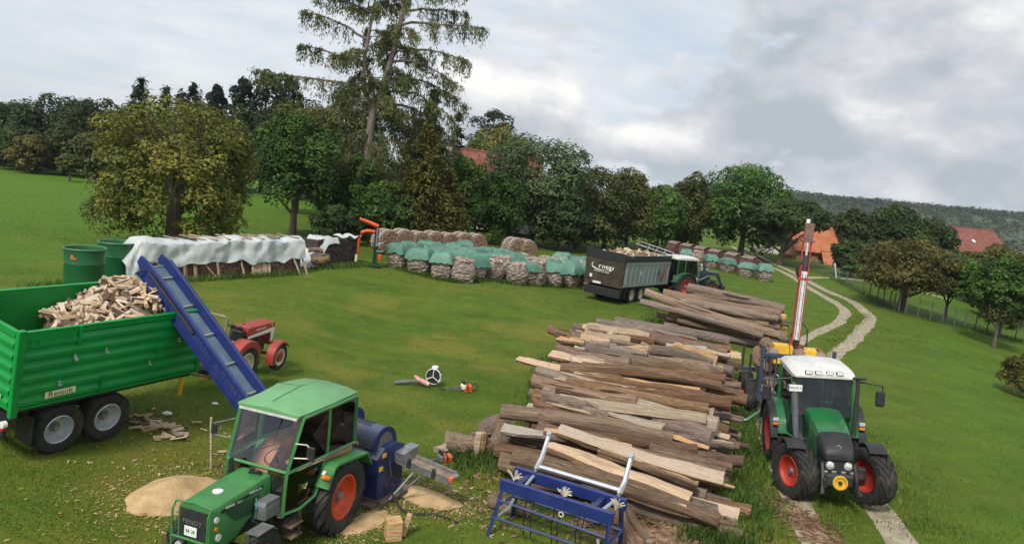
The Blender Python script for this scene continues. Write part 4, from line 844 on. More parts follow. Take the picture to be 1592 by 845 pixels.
# ------------------------------------------------------------------ green tipping trailer
def green_trailer():
    root = empty('green_tipping_trailer', (-9.17, 15.87, .74), (rad(8.6), 0, rad(63.4)), 'big green ribbed tandem tipping trailer heaped with firewood at the left edge', 'trailer')
    z0, z1, hw, hl = 1.22, 2.80, 1.17, 2.12
    def wallprof(n, depth):                                       # ribbed sheet: z and outward offset
        out = []
        for i in range(n):
            za = z0+.06+(z1-z0-.16)*i/n; d = (z1-z0-.16)/n
            out += [(za, 0), (za+d*.12, depth), (za+d*.42, depth), (za+d*.58, depth*.35), (za+d*.8, 0)]
        return [(z0, .03), (z0+.05, .03)]+out+[(z1-.10, .035), (z1-.005, .035)]
    pr = wallprof(6, .045)
    def wall(name, a, b, nrm, label=None):
        a, b, nrm = Vector(a), Vector(b), Vector(nrm); mb = MB(); secs = []
        for p in (a, b): secs.append([(p.x+nrm.x*o, p.y+nrm.y*o, z) for z, o in pr]+[(p.x-nrm.x*.03, p.y-nrm.y*.03, z1-.005), (p.x-nrm.x*.03, p.y-nrm.y*.03, z0)])
        mb.loft(secs); return mb.build(name, greenT, root)
    R_ = wall('side_wall', (-hl+.09, -hw, 0), (hl-.05, -hw, 0), (0, -1, 0)); L_ = wall('side_wall', (-hl+.09, hw, 0), (hl-.05, hw, 0), (0, 1, 0))
    Fw = wall('front_wall', (hl, -hw+.05, 0), (hl, hw-.05, 0), (1, 0, 0)); Tg = wall('tailgate', (-hl, -hw+.08, 0), (-hl, hw-.08, 0), (-1, 0, 0))
    for s in (1, -1):
        mb = MB(); mb.box((-hl+.02, s*(hw+.02), (z0+z1)/2+.02), (.15, .12, z1-z0+.10), b=.015); mb.box((-hl+.02, s*(hw+.02), z0-.06), (.13, .1, .1)); mb.build('corner_post', greenT, root)
        mb = MB(); mb.box((hl-.0, s*(hw+.02), (z0+z1)/2+.02), (.1, .1, z1-z0+.08), b=.015); mb.build('corner_post', greenT, root)
        mb = MB(); mb.box((-.95, s*(hw+.04), z1-.18), (.06, .05, .42), b=.01); mb.box((-.35, s*(hw+.05), z0+.22), (.03, .04, .4)); mb.box((.9, s*(hw+.04), (z0+z1)/2), (.035, .03, .2)); mb.build('stake', greenT, root)
        mb = MB(); mb.box((-1.52, s*(hw+.03), z1-.19), (1.0, .02, .2)); mb.build('top_panel', greenT, root)
        mb = MB(); mb.box((0, s*hw, z1+.012), (2*hl, .09, .03), b=.008); mb.build('top_rail', greenT, root)
        for x, z in ((-1.0, z0+.92), (-1.28, z0+.44), (-.35, z0+.98), (.75, z0+.50), (1.45, z0+.95), (-1.02, z1-.62)):
            mb = MB(); mb.box((x, s*(hw+.065), z), (.035, .03, .10), b=.006); mb.box((x+.02, s*(hw+.08), z-.04), (.07, .03, .025), b=.006); mb.build('latch', silver, root)
        bars('chain_ring', [[(-1.86+.09*math.cos(t*.5), s*(hw+.055), z1-.20+.09*math.sin(t*.5)) for t in range(14)]], .009, greenT, root)
    for x in (-hl, hl): mb = MB(); mb.box((x, 0, z1+.012), (.09, 2*hw-.1, .03)); mb.build('top_rail', greenT, root)
    mb = MB(); mb.box((0, 0, z0+.02), (2*hl-.04, 2*hw-.06, .06)); mb.build('floor', greenT, root)
    mb = MB()
    for s in (1, -1): mb.box((0, s*.45, 1.0), (4.0, .12, .3)); mb.box((0, s*1.06, z0-.06), (4.1, .07, .1)); mb.tube([(2.0, s*.4, .95), (3.4, s*.08, .62)], .07, 6)
    for x in (-1.9, -.9, .1, 1.1, 1.95): mb.box((x, 0, z0-.08), (.1, 2.1, .12))
    for x in (-1.05, -.02): mb.box((x, 0, .56), (.12, 1.7, .12)); mb.box((x, .55, .75), (.7, .08, .1)); mb.box((x, -.55, .75), (.7, .08, .1))
    mb.cyl((.9, 0, .75), (1.1, 0, 1.15), .12); mb.box((-.55, -.62, .86), (.9, .12, .16)); mb.build('chassis', mk('chassis_black', (.012, .012, .013), .6, var=.2, dirt=.25), root)
    for x in (-1.05, .02):
        for s in (1, -1): wheel(root, (x, s*.93, .53), .525, .40, .30, silver, s, 0, dish=.2)
    mb = MB()
    for s in (1, -1): mb.box((-1.66, s*.92, .66), (.03, .52, .62)); mb.box((-2.0, s*.85, .98), (.5, .5, .03))
    mb.box((-2.15, 0, .78), (.08, 2.2, .26), b=.02); mb.build('mud_flap', blackP, root)
    for s in (1, -1):
        mb = MB(); mb.box((-2.2, s*1.02, .90), (.09, .3, .14), b=.02); l = mb.build('rear_lamp', redL, root)
        mb = MB(); mb.cyl((-2.18, s*1.16, .98), (-2.26, s*1.16, .98), .07, None, 14); mb.build('reversing_lamp', whiteP, root)
    mb = MB(); mb.box((-1.22, -hw-.055, z0+.23), (.62, .012, .135), (0, -1.5, 0)); sg = mb.build('name_sign', mk('sign_cream', (.72, .68, .45), .5, var=.05), root)
    text('Reisch', sg, (-1.22, -hw-.063, z0+.228), (90, 0, 0), .155, mk('sign_green', (.02, .10, .03), .5), sx=1.15)
    mb = MB(); mb.box((-hl-.058, -.6, z0+.2), (.012, .6, .13)); sg = mb.build('name_sign', MATS['sign_cream'], root); text('Reisch', sg, (-hl-.066, -.6, z0+.198), (90, 0, -90), .15, MATS['sign_green'], sx=1.1)
    bars('jack', [[(2.5, -.35, .95), (2.5, -.35, .2)]], .05, yellowP, root); bars('drawbar_eye', [[(3.4, 0, .62), (3.75, 0, .5)]], .06, blackP, root)
    root.scale = (.97,)*3; return root
gtr = green_trailer()

# ------------------------------------------------------------------ grey push-off trailer
def grey_trailer():
    root = empty('grey_trailer', (5.545, 45.5, 0), (rad(1.6), rad(1.6), rad(57)), 'tall grey ribbed trailer with brown tailgate, black top boards and firewood load', 'trailer')
    g = mk('grey_green_sheet', (.21, .25, .245), .5, var=.08, scale=2, dirt=.3); br = mk('muddy_brown_tailgate', (.050, .036, .026), .55, var=.35, scale=1.6, dirt=.4, dirtcol=(.10, .075, .055)); wt = mk('board_black', (.02, .022, .027), .5, var=.2, dirt=.25)
    z0, z1, z2, L, h = 1.15, 2.62, 3.02, 7.0, 1.25
    for s in (1, -1):
        mb = MB(); mb.box((L/2, s*h, (z0+z1)/2), (L, .05, z1-z0)); mb.box((L/2, s*(h+.03), z1-.06), (L, .07, .12)); mb.box((L/2, s*(h+.03), z0+.04), (L, .07, .1)); w_ = mb.build('side_wall', g, root, False)
        for i in range(11):
            mb = MB(); mb.box((.25+i*.65, s*(h+.045), (z0+z1)/2), (.07 if i else .16, .06, z1-z0-.24), b=.01); mb.build('rib', g, w_)
            mb = MB(); mb.box((.31+i*.65+(.05 if not i else 0), s*(h+.032), (z0+z1)/2), (.035, .02, z1-z0-.3)); mb.build('painted_rib_shadow', inkM, w_, False)  # flat black strip beside each rib, its shadow painted in
        mb = MB(); mb.box((L/2+.45, s*(h+.01), (z1+z2)/2), (L-.9, .05, z2-z1)); mb.box((L/2+.45, s*(h+.05), z1+.17), (L-1.1, .03, .05)); mb.box((L/2+.45, s*(h+.05), z2-.05), (L-.9, .04, .06)); mb.build('top_board', wt, root, False)
    mb = MB(); mb.prism([(-.02, z0-.1), (-.12, z0-.1), (-.30, z1), (-.18, z1)], 'Y', -h-.03, h+.03); tg = mb.build('tailgate', br, root)
    mb = MB(); mb.prism([(-.18, z1+.01), (-.32, z1+.01), (-.36, z2+.12), (-.28, z2+.12)], 'Y', -h-.05, h+.05); mb.box((.2, -h-.02, (z1+z2)/2), (.95, .06, z2-z1), (0, 6, 0)); mb.box((.2, h+.02, (z1+z2)/2), (.95, .06, z2-z1), (0, 6, 0)); mb.build('rear_board', wt, root)
    mb = MB(); mb.box((L, 0, (z0+z2)/2), (.06, 2*h, z2-z0)); mb.box((L/2, 0, z0), (L, 2*h, .08)); mb.build('body', g, root)
    # lettering on the tailgate (tilted with it), swoosh, plates
    tilt = math.degrees(math.atan2(.18, z1-z0+.1))
    def onback(y, z, d=.006): t = (z-z0+.1)/(z1-z0+.1); return (-.12-.18*t-d, y, z)
    t = text('Fliegl', tg, onback(-.12, 2.2), (90-tilt, 0, -90), .46, whiteInk); t.rotation_euler = (rad(90-tilt), 0, rad(-90))
    t = text('AGRARTECHNIK', tg, onback(.15, 1.86), (90-tilt, 0, -90), .13, whiteInk)
    mb = MB(); P0 = [(.74, 2.36), (.86, 2.24), (.80, 2.06), (.55, 1.96), (.2, 1.94), (-.25, 1.98)]; mb.tube([onback(y, z, .004) for y, z in P0], [.01, .035, .04, .035, .022, .008], 4); mb.build('swoosh', whiteInk, tg)
    for y, z, w_, hh in ((.86, 1.52, .17, .2), (.42, 1.16, .55, .12)):
        mb = MB(); p = onback(y, z); mb.box(p, (.012, w_, hh), (0, -tilt, 0)); mb.build('number_plate', plateW, tg)
    mb = MB(); mb.box((2.3, -h-.06, 1.95), (.2, .01, .2)); mb.build('sign_plate', plateW, root)
    mb = MB(); mb.prism([(5.6, 1.35), (5.85, 1.35), (6.25, 2.4), (6.1, 2.45)], 'Y', -h-.085, -h-.078); mb.prism([(5.5, 1.5), (5.95, 1.9), (6.2, 1.95), (5.7, 1.45)], 'Y', -h-.092, -h-.086); mb.build('red_decal', mk('decal_red', (.42, .05, .055), .5), root)
    mb = MB(); mb.tube([(4.75, -h-.085, 1.6), (5.05, -h-.085, 1.9), (5.3, -h-.085, 2.3)], [.02, .045, .01], 4); mb.build('dark_decal', inkM, root)
    mb = MB()
    for s in (1, -1): mb.box((L/2+.2, s*.5, .95), (L-.6, .14, .34)); mb.box((.55, s*.95, .72), (.06, .62, .7)); mb.tube([(L-.2, s*.5, .95), (L+1.4, 0, .6)], .1, 6)
    mb.box((-.05, 0, .66), (.2, 2.4, .5), b=.03); mb.box((.6, 0, .9), (1.0, 2.3, .1)); mb.build('chassis', MATS['chassis_black'], root)
    for x in (1.75, 3.1):
        for s in (1, -1): wheel(root, (x, s*.97, .56), .56, .44, .30, creamP, s, 0, dish=.15)
    bars('tarp_frame', [[(L-.1, -1.2, z2+.0), (L+.45, -1.2, z2+.2), (L+.5, 1.2, z2+.55), (L-.4, 1.2, z2+.45)], [(L+.1, -.6, z2+.02), (L+.45, -.6, z2+.28)], [(L+.1, 0, z2+.02), (L+.48, 0, z2+.38)], [(L+.1, .6, z2+.02), (L+.48, .6, z2+.46)], [(L-.5, -1.2, z2+.1), (L-.5, 1.2, z2+.42)]], .03, steel, root)
    return root
grt = grey_trailer()

# ------------------------------------------------------------------ timber trailer with crane behind the right tractor
def timber_trailer():
    ya = rad(-99.4); hd = Vector((math.cos(ya), math.sin(ya), 0)); o = Vector((8.62, 20.15, 0))-hd*2.6
    root = empty('timber_trailer', (o.x, o.y, T(o.x, o.y)), (rad(2.5), 0, ya), 'blue-grey timber trailer with barred headboard and upright red and white crane', 'trailer')
    bl = mk('blue_grey_paint', (.045, .06, .10), .5, var=.15, dirt=.35)
    mb = MB(); mb.box((0, 0, 2.44), (.09, 2.06, .13), b=.015); mb.box((0, 0, 1.1), (.09, 2.0, .12))
    for s in (1, -1): mb.box((0, s*1.03, 1.85), (.1, .1, 1.75), b=.015); mb.box((0, s*.35, 1.7), (.07, .07, 1.4))
    hb = mb.build('headboard', bl, root)
    for i in range(13):
        mb = MB(); mb.box((0, -.92+i*.153, 1.77), (.035, .035, 1.24)); mb.build('bar', bl, hb, False)
    mb = MB(); mb.box((-2.4, 0, .85), (5.6, .3, .24), b=.02); mb.tube([(0, 0, .85), (1.6, 0, .6)], .1, 6)
    for x in (-.6, -2.4, -4.2): mb.box((x, 0, 1.02), (.16, 2.1, .14))
    mb.build('chassis', bl, root)
    for x in (-.6, -2.4, -4.2):
        for s in (1, -1): mb = MB(); mb.box((x, s*1.02, 1.5), (.09, .07, .9), b=.01); mb.build('stake', mk('stake_black', (.03, .032, .036), .5), root)
    for x in (-2.2, -3.3):
        for s in (1, -1): wheel(root, (x, s*.98, .54), .54, .40, .28, redR, s, 14, dish=.1)
    bars('support_leg', [[(.1, -.7, .9), (.05, -1.3, .35), (.05, -1.55, .3)]], .06, greenV, root)
    # crane: yellow console, red boom with a white-silver inner face, rams and hoses
    mb = MB(); mb.box((-.75, 0, 1.5), (.6, .6, 1.2), b=.05); mb.prism([(-1.05, 2.1), (-.45, 2.1), (-.5, 2.66), (-1.0, 2.66)], 'Y', -.62, -.08); mb.prism([(-1.05, 2.1), (-.45, 2.1), (-.55, 2.56), (-.95, 2.6)], 'Y', .12, .66); cons = mb.build('crane_base', yellowP, root)
    def T2(t): return (-.72-.10*t, -.02, 2.15+t)
    rd = mk('crane_red', (.40, .045, .03), .45, var=.12, dirt=.25)
    mb = MB(); mb.M = Matrix.Translation((-.72, .0, 2.1)) @ Euler((rad(-2.2), rad(-6), 0)).to_matrix().to_4x4(); 
    for s in (1, -1): mb.box((0, s*.105, 1.55), (.2, .035, 3.1), b=.006)
    mb.box((-.05, 0, 1.5), (.08, .19, 3.0)); M_ = mb.M.copy(); bm_ = mb.build('crane_boom', rd, root)
    mb = MB(); mb.M = M_; mb.box((.05, 0, 1.75), (.12, .165, 2.3)); mb.build('boom_inner', mk('boom_silver', (.60, .60, .61), .45, .1, var=.1, scale=6, dirt=.2), bm_)
    mb = MB(); mb.M = M_
    for y in (-.05, .05): mb.tube([(.115, y, .7), (.115, y, 2.8)], .01, 5)
    mb.tube([(.08, .12, .5), (.15, .32, .6), (.12, .30, 1.1), (.06, .14, 1.3)], .022, 6); mb.tube([(.08, -.12, .4), (.15, -.26, .7), (.06, -.13, .95)], .02, 6); mb.tube([(.0, -.12, 3.2), (.02, -.22, 3.0), (.0, -.2, 2.8), (.0, -.13, 2.7)], .04, 6); mb.build('hose', inkM, bm_)
    mb = MB(); mb.M = M_; mb.cyl((.06, 0, .05), (.10, 0, .75), .085, None, 10); mb.box((.05, 0, .4), (.2, .17, .66), b=.03); mb.build('slewing_post', inkM, bm_)
    for q in (((.0, 0, 2.66), (.24, .34, .07)), ((.02, 0, 1.0), (.17, .25, .04)), ((.02, 0, 2.05), (.17, .245, .03))): mb = MB(); mb.M = M_; mb.box(*q); mb.build('boom_collar', rd, bm_)
    mb = MB(); mb.M = M_
    for s in (1, -1): mb.box((-.05, s*.12, 3.4), (.12, .03, 1.4), b=.005)
    mb.build('crane_jib', rd, root)
    mb = MB(); mb.M = M_; mb.cyl((.03, 0, 2.65), (.03, 0, 3.4), .075, None, 10); mb.build('ram', mk('ram_dark', (.055, .06, .07), .4, .3), root)
    mb = MB(); mb.M = M_; mb.cyl((.03, 0, 3.4), (.03, 0, 3.82), .035, None, 10); mb.build('piston', mk('chrome', (.7, .71, .72), .2, .8), root)
    mb = MB(); mb.M = M_; mb.box((0, 0, 3.86), (.2, .42, .06), b=.01); mb.box((0, 0, 4.12), (.2, .26, .46), b=.02); mb.box((0, 0, 4.38), (.16, .3, .06)); mb.build('jib_head', mk('jib_head_rust', (.17, .09, .075), .6, var=.2, dirt=.3), root)
    mb = MB(); mb.M = M_; mb.box((.0, -.06, 4.47), (.08, .1, .14)); mb.build('work_lamp', whiteP, root)
    return root
ttr = timber_trailer()
# ------------------------------------------------------------------ logs
def logmat(name, a, b, c, rnd=.3):
    "bark: plates stretched along the log, pale scuffs where bark is gone"
    m = bpy.data.materials.new(name); m.use_nodes = True; N = NT(m.node_tree)
    oi = N.n('ShaderNodeObjectInfo').outputs['Random']; tcn = N.n('ShaderNodeTexCoord').outputs['Object']
    off = N.n('ShaderNodeCombineXYZ', {0: N.math('MULTIPLY', oi, 61.), 1: N.math('MULTIPLY', oi, 17.), 2: N.math('MULTIPLY', oi, 29.)}).outputs[0]
    v0 = N.n('ShaderNodeVectorMath', {0: tcn, 1: off}, operation='ADD').outputs[0]
    v = N.n('ShaderNodeMapping', {'Vector': v0, 'Scale': (.55, 2.4, 2.4)}).outputs[0]
    f1 = N.noise(v, 5, 8, .65, .4); f2 = N.noise(v0, 1.3, 5, .6); f3 = N.noise(v, 1.6, 6, .7, .6)
    col = N.mix(N.mapr(f1, .36, .64), a, b); col = N.mix(N.mapr(f2, .45, .62, 0, .55), col, tuple(np.array(a)*1.15))
    col = N.mix(N.mapr(f3, .60, .66, 0, .85), col, c)
    col = N.n('ShaderNodeHueSaturation', {'Color': col, 'Value': N.mapr(oi, 0, 1, 1-rnd, 1+rnd, False), 'Hue': N.mapr(N.math('FRACT', N.math('MULTIPLY', oi, 3.7)), 0, 1, .485, .51, False), 'Saturation': N.mapr(N.math('FRACT', N.math('MULTIPLY', oi, 9.1)), 0, 1, .6, 1.25, False)}).outputs[0]
    p = N.n('ShaderNodeBsdfPrincipled', {'Base Color': col, 'Roughness': .88, 'Specular IOR Level': .2})
    b_ = N.n('ShaderNodeBump', {'Height': N.math('ADD', f1, N.math('MULTIPLY', f3, .5)), 'Strength': 1., 'Distance': .06}); N.t.links.new(b_.outputs[0], p.inputs['Normal'])
    N.t.links.new(p.outputs[0], N.n('ShaderNodeOutputMaterial').inputs[0]); MATS[name] = m; return m
def woodmat(name, a, b, c, rnd=.2, sc=(1.2, 14, 14)):
    "split or sawn wood: fibres along X, grey weathering, brown rot patches"
    m = bpy.data.materials.new(name); m.use_nodes = True; N = NT(m.node_tree)
    oi = N.n('ShaderNodeObjectInfo').outputs['Random']; tcn = N.n('ShaderNodeTexCoord').outputs['Object']
    off = N.n('ShaderNodeCombineXYZ', {0: N.math('MULTIPLY', oi, 31.), 1: N.math('MULTIPLY', oi, 47.), 2: oi}).outputs[0]
    v0 = N.n('ShaderNodeVectorMath', {0: tcn, 1: off}, operation='ADD').outputs[0]
    v = N.n('ShaderNodeMapping', {'Vector': v0, 'Scale': sc}).outputs[0]
    f1 = N.noise(v, 1.9, 9, .72, .5); f2 = N.noise(v0, 1.4, 6, .65)
    col = N.mix(N.mapr(f1, .36, .62), a, b); col = N.mix(N.mapr(f2, .5, .68, 0, .75), col, c)
    col = N.n('ShaderNodeHueSaturation', {'Color': col, 'Value': N.mapr(oi, 0, 1, 1-rnd, 1+rnd, False), 'Saturation': N.mapr(N.math('FRACT', N.math('MULTIPLY', oi, 5.7)), 0, 1, .6, 1.1, False)}).outputs[0]
    p = N.n('ShaderNodeBsdfPrincipled', {'Base Color': col, 'Roughness': .8, 'Specular IOR Level': .2})
    b_ = N.n('ShaderNodeBump', {'Height': f1, 'Strength': .8, 'Distance': .02}); N.t.links.new(b_.outputs[0], p.inputs['Normal'])
    N.t.links.new(p.outputs[0], N.n('ShaderNodeOutputMaterial').inputs[0]); MATS[name] = m; return m
bark = logmat('log_bark', (.14, .086, .053), (.37, .25, .16), (.54, .37, .21))
barkG = logmat('grey_log_bark', (.15, .105, .078), (.33, .25, .185), (.45, .34, .235))
splitW = woodmat('split_wood', (.30, .175, .08), (.58, .39, .215), (.33, .205, .115))
splitG = woodmat('weathered_split_wood', (.20, .155, .105), (.43, .355, .26), (.23, .165, .11))
endW = woodmat('cut_end', (.27, .19, .125), (.43, .31, .20), (.24, .185, .14), .3, (5, 5, 5))
def round_log(seed, bend=.055, n=14, rings=12):
    "unit log: radius 1, length 1 along X, capped with sawn ends; slot 0 bark, 1 end"
    rnd = random.Random(seed); mb = MB(); secs = []
    by, bz = rnd.uniform(-bend, bend), rnd.uniform(-bend, bend)*.4
    for i in range(rings+1):
        t = i/rings; tp = 1.08-.16*t
        secs.append([(t-.5, tp*math.cos(2*math.pi*k/n)*(1+.24*noise.noise((math.cos(6.283*k/n)*1.2+seed*3, math.sin(6.283*k/n)*1.2, t*4)))+by*20*math.sin(t*3.14), tp*math.sin(2*math.pi*k/n)*(1+.24*noise.noise((math.cos(6.283*k/n)*1.2+seed*3, math.sin(6.283*k/n)*1.2, t*4)))+bz*20*math.sin(t*3.14)) for k in range(n)])
    mb.loft(secs, False)
    for q in range(4):
        a, t = rnd.uniform(0, 6.283), rnd.uniform(-.4, .4); c = Vector((t, math.cos(a)*.9, math.sin(a)*.9)); mb.cyl(c, c+Vector((.012, math.cos(a)*.32, math.sin(a)*.32)), .16, .11, 6)
    for s, q in ((0, -1), (rings, 1)): mb.add(secs[s], [tuple(range(n))], 1)
    return mb
def split_log(seed, n=9, rings=16, quarter=False):
    "unit half log lying bark side down with its ragged split face up; slot 0 bark, 1 split wood, 2 end"
    rnd = random.Random(seed); mb = MB(); secs = []
    a0, a1 = (rad(170), rad(370)) if not quarter else (rad(200), rad(340))
    for i in range(rings+1):
        t = i/rings; tp = 1.06-.12*t; sec = []
        for k in range(n):
            a = a0+(a1-a0)*k/(n-1); w_ = 1+.26*noise.noise((k*.7+seed, t*5, seed)); sec.append((t-.5, tp*w_*math.cos(a), tp*w_*math.sin(a)*.85))
        tw = (t-.5)*.5*math.sin(seed*2.3); sec = [(p[0], p[1]*math.cos(tw)-p[2]*math.sin(tw)+.35*math.sin(t*3.1+seed), p[1]*math.sin(tw)+p[2]*math.cos(tw)) for p in sec]
        p0, p1 = sec[-1], sec[0]
        for k in range(1, 5):
            u = k/5; h = (.35 if quarter else .1)*math.sin(u*3.14)+.34*noise.noise((u*3.1+seed*7, t*7.0, seed*1.7))+.12*noise.noise((u*9, t*16, seed))
            sec.append((t-.5+rnd.uniform(-.004, .004), p0[1]+(p1[1]-p0[1])*u, p0[2]+(p1[2]-p0[2])*u+h))
        secs.append(sec)
    m = len(secs[0]); vs = [p for q in secs for p in q]
    b = [(i*m+k, i*m+k+1, (i+1)*m+k+1, (i+1)*m+k) for i in range(rings) for k in range(n-1)]
    f = [(i*m+k, i*m+(k+1) % m, (i+1)*m+(k+1) % m, (i+1)*m+k) for i in range(rings) for k in range(n-1, m)]
    k0 = len(mb.v); mb.add(vs, b, 0); mb.f += [tuple(j+k0 for j in q) for q in f]; mb.mi += [1]*len(f)
    for s in (0, rings): mb.f.append(tuple(k0+s*m+k for k in range(m))); mb.mi.append(2)
    return mb
LOGS = {'b': [round_log(i).mesh('log', [bark, endW]) for i in range(5)], 'g': [round_log(i+20, .03).mesh('log', [barkG, endW]) for i in range(4)],
        's': [split_log(i).mesh('split_log', [bark, splitW, endW], False) for i in range(4)], 'w': [split_log(i+9).mesh('split_log', [barkG, splitG, endW], False) for i in range(4)],
        'q': [split_log(i+15, quarter=True).mesh('split_log', [bark, splitW, endW], False) for i in range(3)]}
GA, GB = 'logs of the long front pile', 'logs of the second pile'
LBL = {('b', 0): ('bark-covered round log among others in the long front log pile', 'bark-covered round logs of the long front pile'), ('s', 0): ('split half-log with ragged pale face in the long front log pile', 'split half-logs of the long front pile'),
       ('g', 1): ('grey-brown round log in the second pile beyond the front pile', 'round logs of the second pile')}
lrnd = random.Random(11)
def log(kind, x, y, z, yaw, tilt, ln, r, label=None, group=None, roll=None, cat='log'):
    me = LOGS[kind][lrnd.randrange(len(LOGS[kind]))]
    o = place('log' if kind in 'bg' else 'split_log', me, None, (x, y, z), (rad(lrnd.uniform(0, 360) if kind in 'bg' else lrnd.uniform(-24, 24) if label and 'row of' not in label else lrnd.uniform(-75, 75)) if roll is None else rad(roll), rad(tilt), rad(yaw)), (ln, r, r))
    return tag(o, label, cat, group)
# hand-placed top logs of the front pile: kind, x, y, z, yaw, tilt, length, radius, label
TOPA = [
 ('b', 2.23, 18.39, 1.05, -5, 1.4, 4.3, .18, 'long brown bark log crossing the pile just above the pale slabs behind the blue rack'),
 ('w', 4.41, 24.7, 1.30, -30, .7, 4.3, .30, 'widest pale grey split log on top of the middle of the front pile'),
 ('s', 4.65, 23.11, 1.32, -20, 3.1, 2.9, .22, 'tan split slab with curled end right of centre on the front pile'),
 ('s', 3.88, 21.97, 1.26, -13, 2.5, 3.5, .20, 'palest yellow split slab across the middle of the front pile'),
 ('b', 3.2, 20.89, 1.2, -31, 2.9, 5.0, .14, 'long crooked bark log running diagonally below the pale yellow slab'),
 ('w', 5.06, 26.97, 1.40, -15, 1.2, 2.5, .25, 'grey split block on the far half of the front pile'),
 ('b', 6.92, 31.45, 1.22, -6, 2.4, 4.8, .2, 'olive-brown log forming the far edge of the front pile'),
 ('w', 3.05, 19.18, 1.17, -26, 3.5, 2.6, .2, 'greyish split log above the long brown bark log'),
 ('s', 3.33, 16.9, .98, -19, 4.6, 3.9, .19, 'long pale split slab with a pointed right end behind the blue rack'),
 ('s', 2.75, 16.22, .74, -26, 5.2, 3.4, .27, 'broad fibrous yellow split slab right behind the blue rack'),
 ('s', 3.5, 16.47, .86, -20, 6.6, 2.3, .18, 'short pale slab lying between the two long slabs behind the blue rack'),
 ('b', 2.66, 16.0, .46, -22, 3.1, 4.7, .19, 'dark brown log under the yellow slabs behind the blue rack'),
 ('b', 4.0, 15.62, .14, -21, 2.0, 2.9, .14, 'lowest log on the ground with a light worn tip pointing at the track'),
 ('b', 2.83, 14.85, .16, -84, 7, 1.7, .13, 'reddish log lying towards the camera right of the blue rack'),
 ('b', 3.16, 15.1, .09, -80, 2.1, 1.4, .08, 'thin reddish stick log beside the reddish log near the blue rack'),
 ('w', .95, 17.66, .96, -12, -1.9, 1.6, .17, 'grey weathered log end sticking out left behind the blue rack'),
 ('s', 4.94, 18.58, .93, -2, 2.9, 2.1, .19, 'pale split log at the right edge of the front pile'),
 ('b', 8.5, 27.71, .30, -50, 5.2, 1.9, .14, 'single log poking out of the front pile towards the timber trailer'),
 ('s', 2.98, 26.91, 1.30, -29, -2.5, 2.4, .22, 'grey-brown split log at the upper left of the front pile'),
 ('q', 1.66, 23.64, 1.2, -40, -2.0, 2.9, .18, 'tan split log sticking out at the left edge of the front pile'),
 ('b', 2.5, 29.4, 1.05, -40, 0, 2.0, .16, 'short round log at the far left corner of the front pile'),
 ('q', 3.6, 27.9, 1.4, 52, -14, 1.9, .18, 'upended split piece pointing up on the far left of the front pile'),
 ('b', 2.01, 19.63, 1.2, -48, 1.4, 2.2, .15, 'short dark log left of centre on the front pile'),
 ('b', 5.08, 18.01, .78, -8, 4, 2.0, .15, 'brown log under the pale split log at the right edge of the front pile'),
 ('s', 2.2, 17.45, 1.02, -8, 2, 2.1, .15, 'thin tan split log beside the grey weathered log end'),
 ('q', 1.9, 20.6, 1.2, -38, 4, 1.9, .2, 'orange-brown split piece left of the crooked bark log'),
 ('s', 2.7, 23.9, 1.3, -26, 2, 2.6, .2, 'tan split log left of the widest grey split log'),
 ('b', 5.7, 22.2, 1.0, -14, 4, 2.2, .13, 'slim brown log on the right slope of the front pile'),
]
for k, x, y, z, yw, tl, ln, r, lb in TOPA: log(k, x, y, z, yw, tl, ln, r, lb, GA)
# the body of the front pile
for layer in range(6):
    t = .25+layer*.5; z = .14+layer*.235
    while t < 16.9-layer*.42:
        cx, cy = 2.65+.215*t, 15.75+.975*t
        n_ = 1 if lrnd.random() < .4 else 2; r = lrnd.choice((.09, .11, .13, .15, .18, .21)) if layer < 4 else lrnd.choice((.12, .15, .17, .2, .24))
        wid = 4.5+.12*t; yaw = -13-8*math.sin(t*.35)**2
        for q in range(n_):
            kind = lrnd.choice('bbbbgwq' if layer < 3 else 'bbbbsswgq' if layer < 4 else 'bbsssswwgqq'); kg = 'b' if kind in 'bg' else 's'
            ln = lrnd.uniform(3.6, 4.9) if n_ == 1 else lrnd.uniform(1.4, 3.0)
            off = lrnd.uniform(-.3, .3) if n_ == 1 else (q-.5)*wid*.56+lrnd.uniform(-.5, .5)
            if layer >= 4: off *= .8
            ya = yaw+lrnd.uniform(-7, 7)*(1 if layer < 3 else 1.8)
            lb, gp = LBL[(kg, 0)]
            lb = ('round bark log, ' if kg == 'b' else 'split half-log, ')+['bottom row', 'second row', 'third row', 'fourth row', 'upper row', 'topmost row'][layer]+' of the front pile, '+['blue rack end', 'near third', 'middle', 'far third', 'far end'][min(4, int(t/3.3))]+(', left side' if off < -.6 else ', right side' if off > .6 else '')
            if layer >= 4 and t < 3: continue
            if layer >= 2 and t < 1.4: continue
            log(kind, cx+math.cos(rad(yaw))*off, cy+math.sin(rad(yaw))*off, z+lrnd.uniform(-.05, .10), ya, lrnd.uniform(-2.5, 5), ln, r, lb, gp)
        t += r*lrnd.uniform(2.05, 2.5)*(1 if layer < 4 else 1.25)
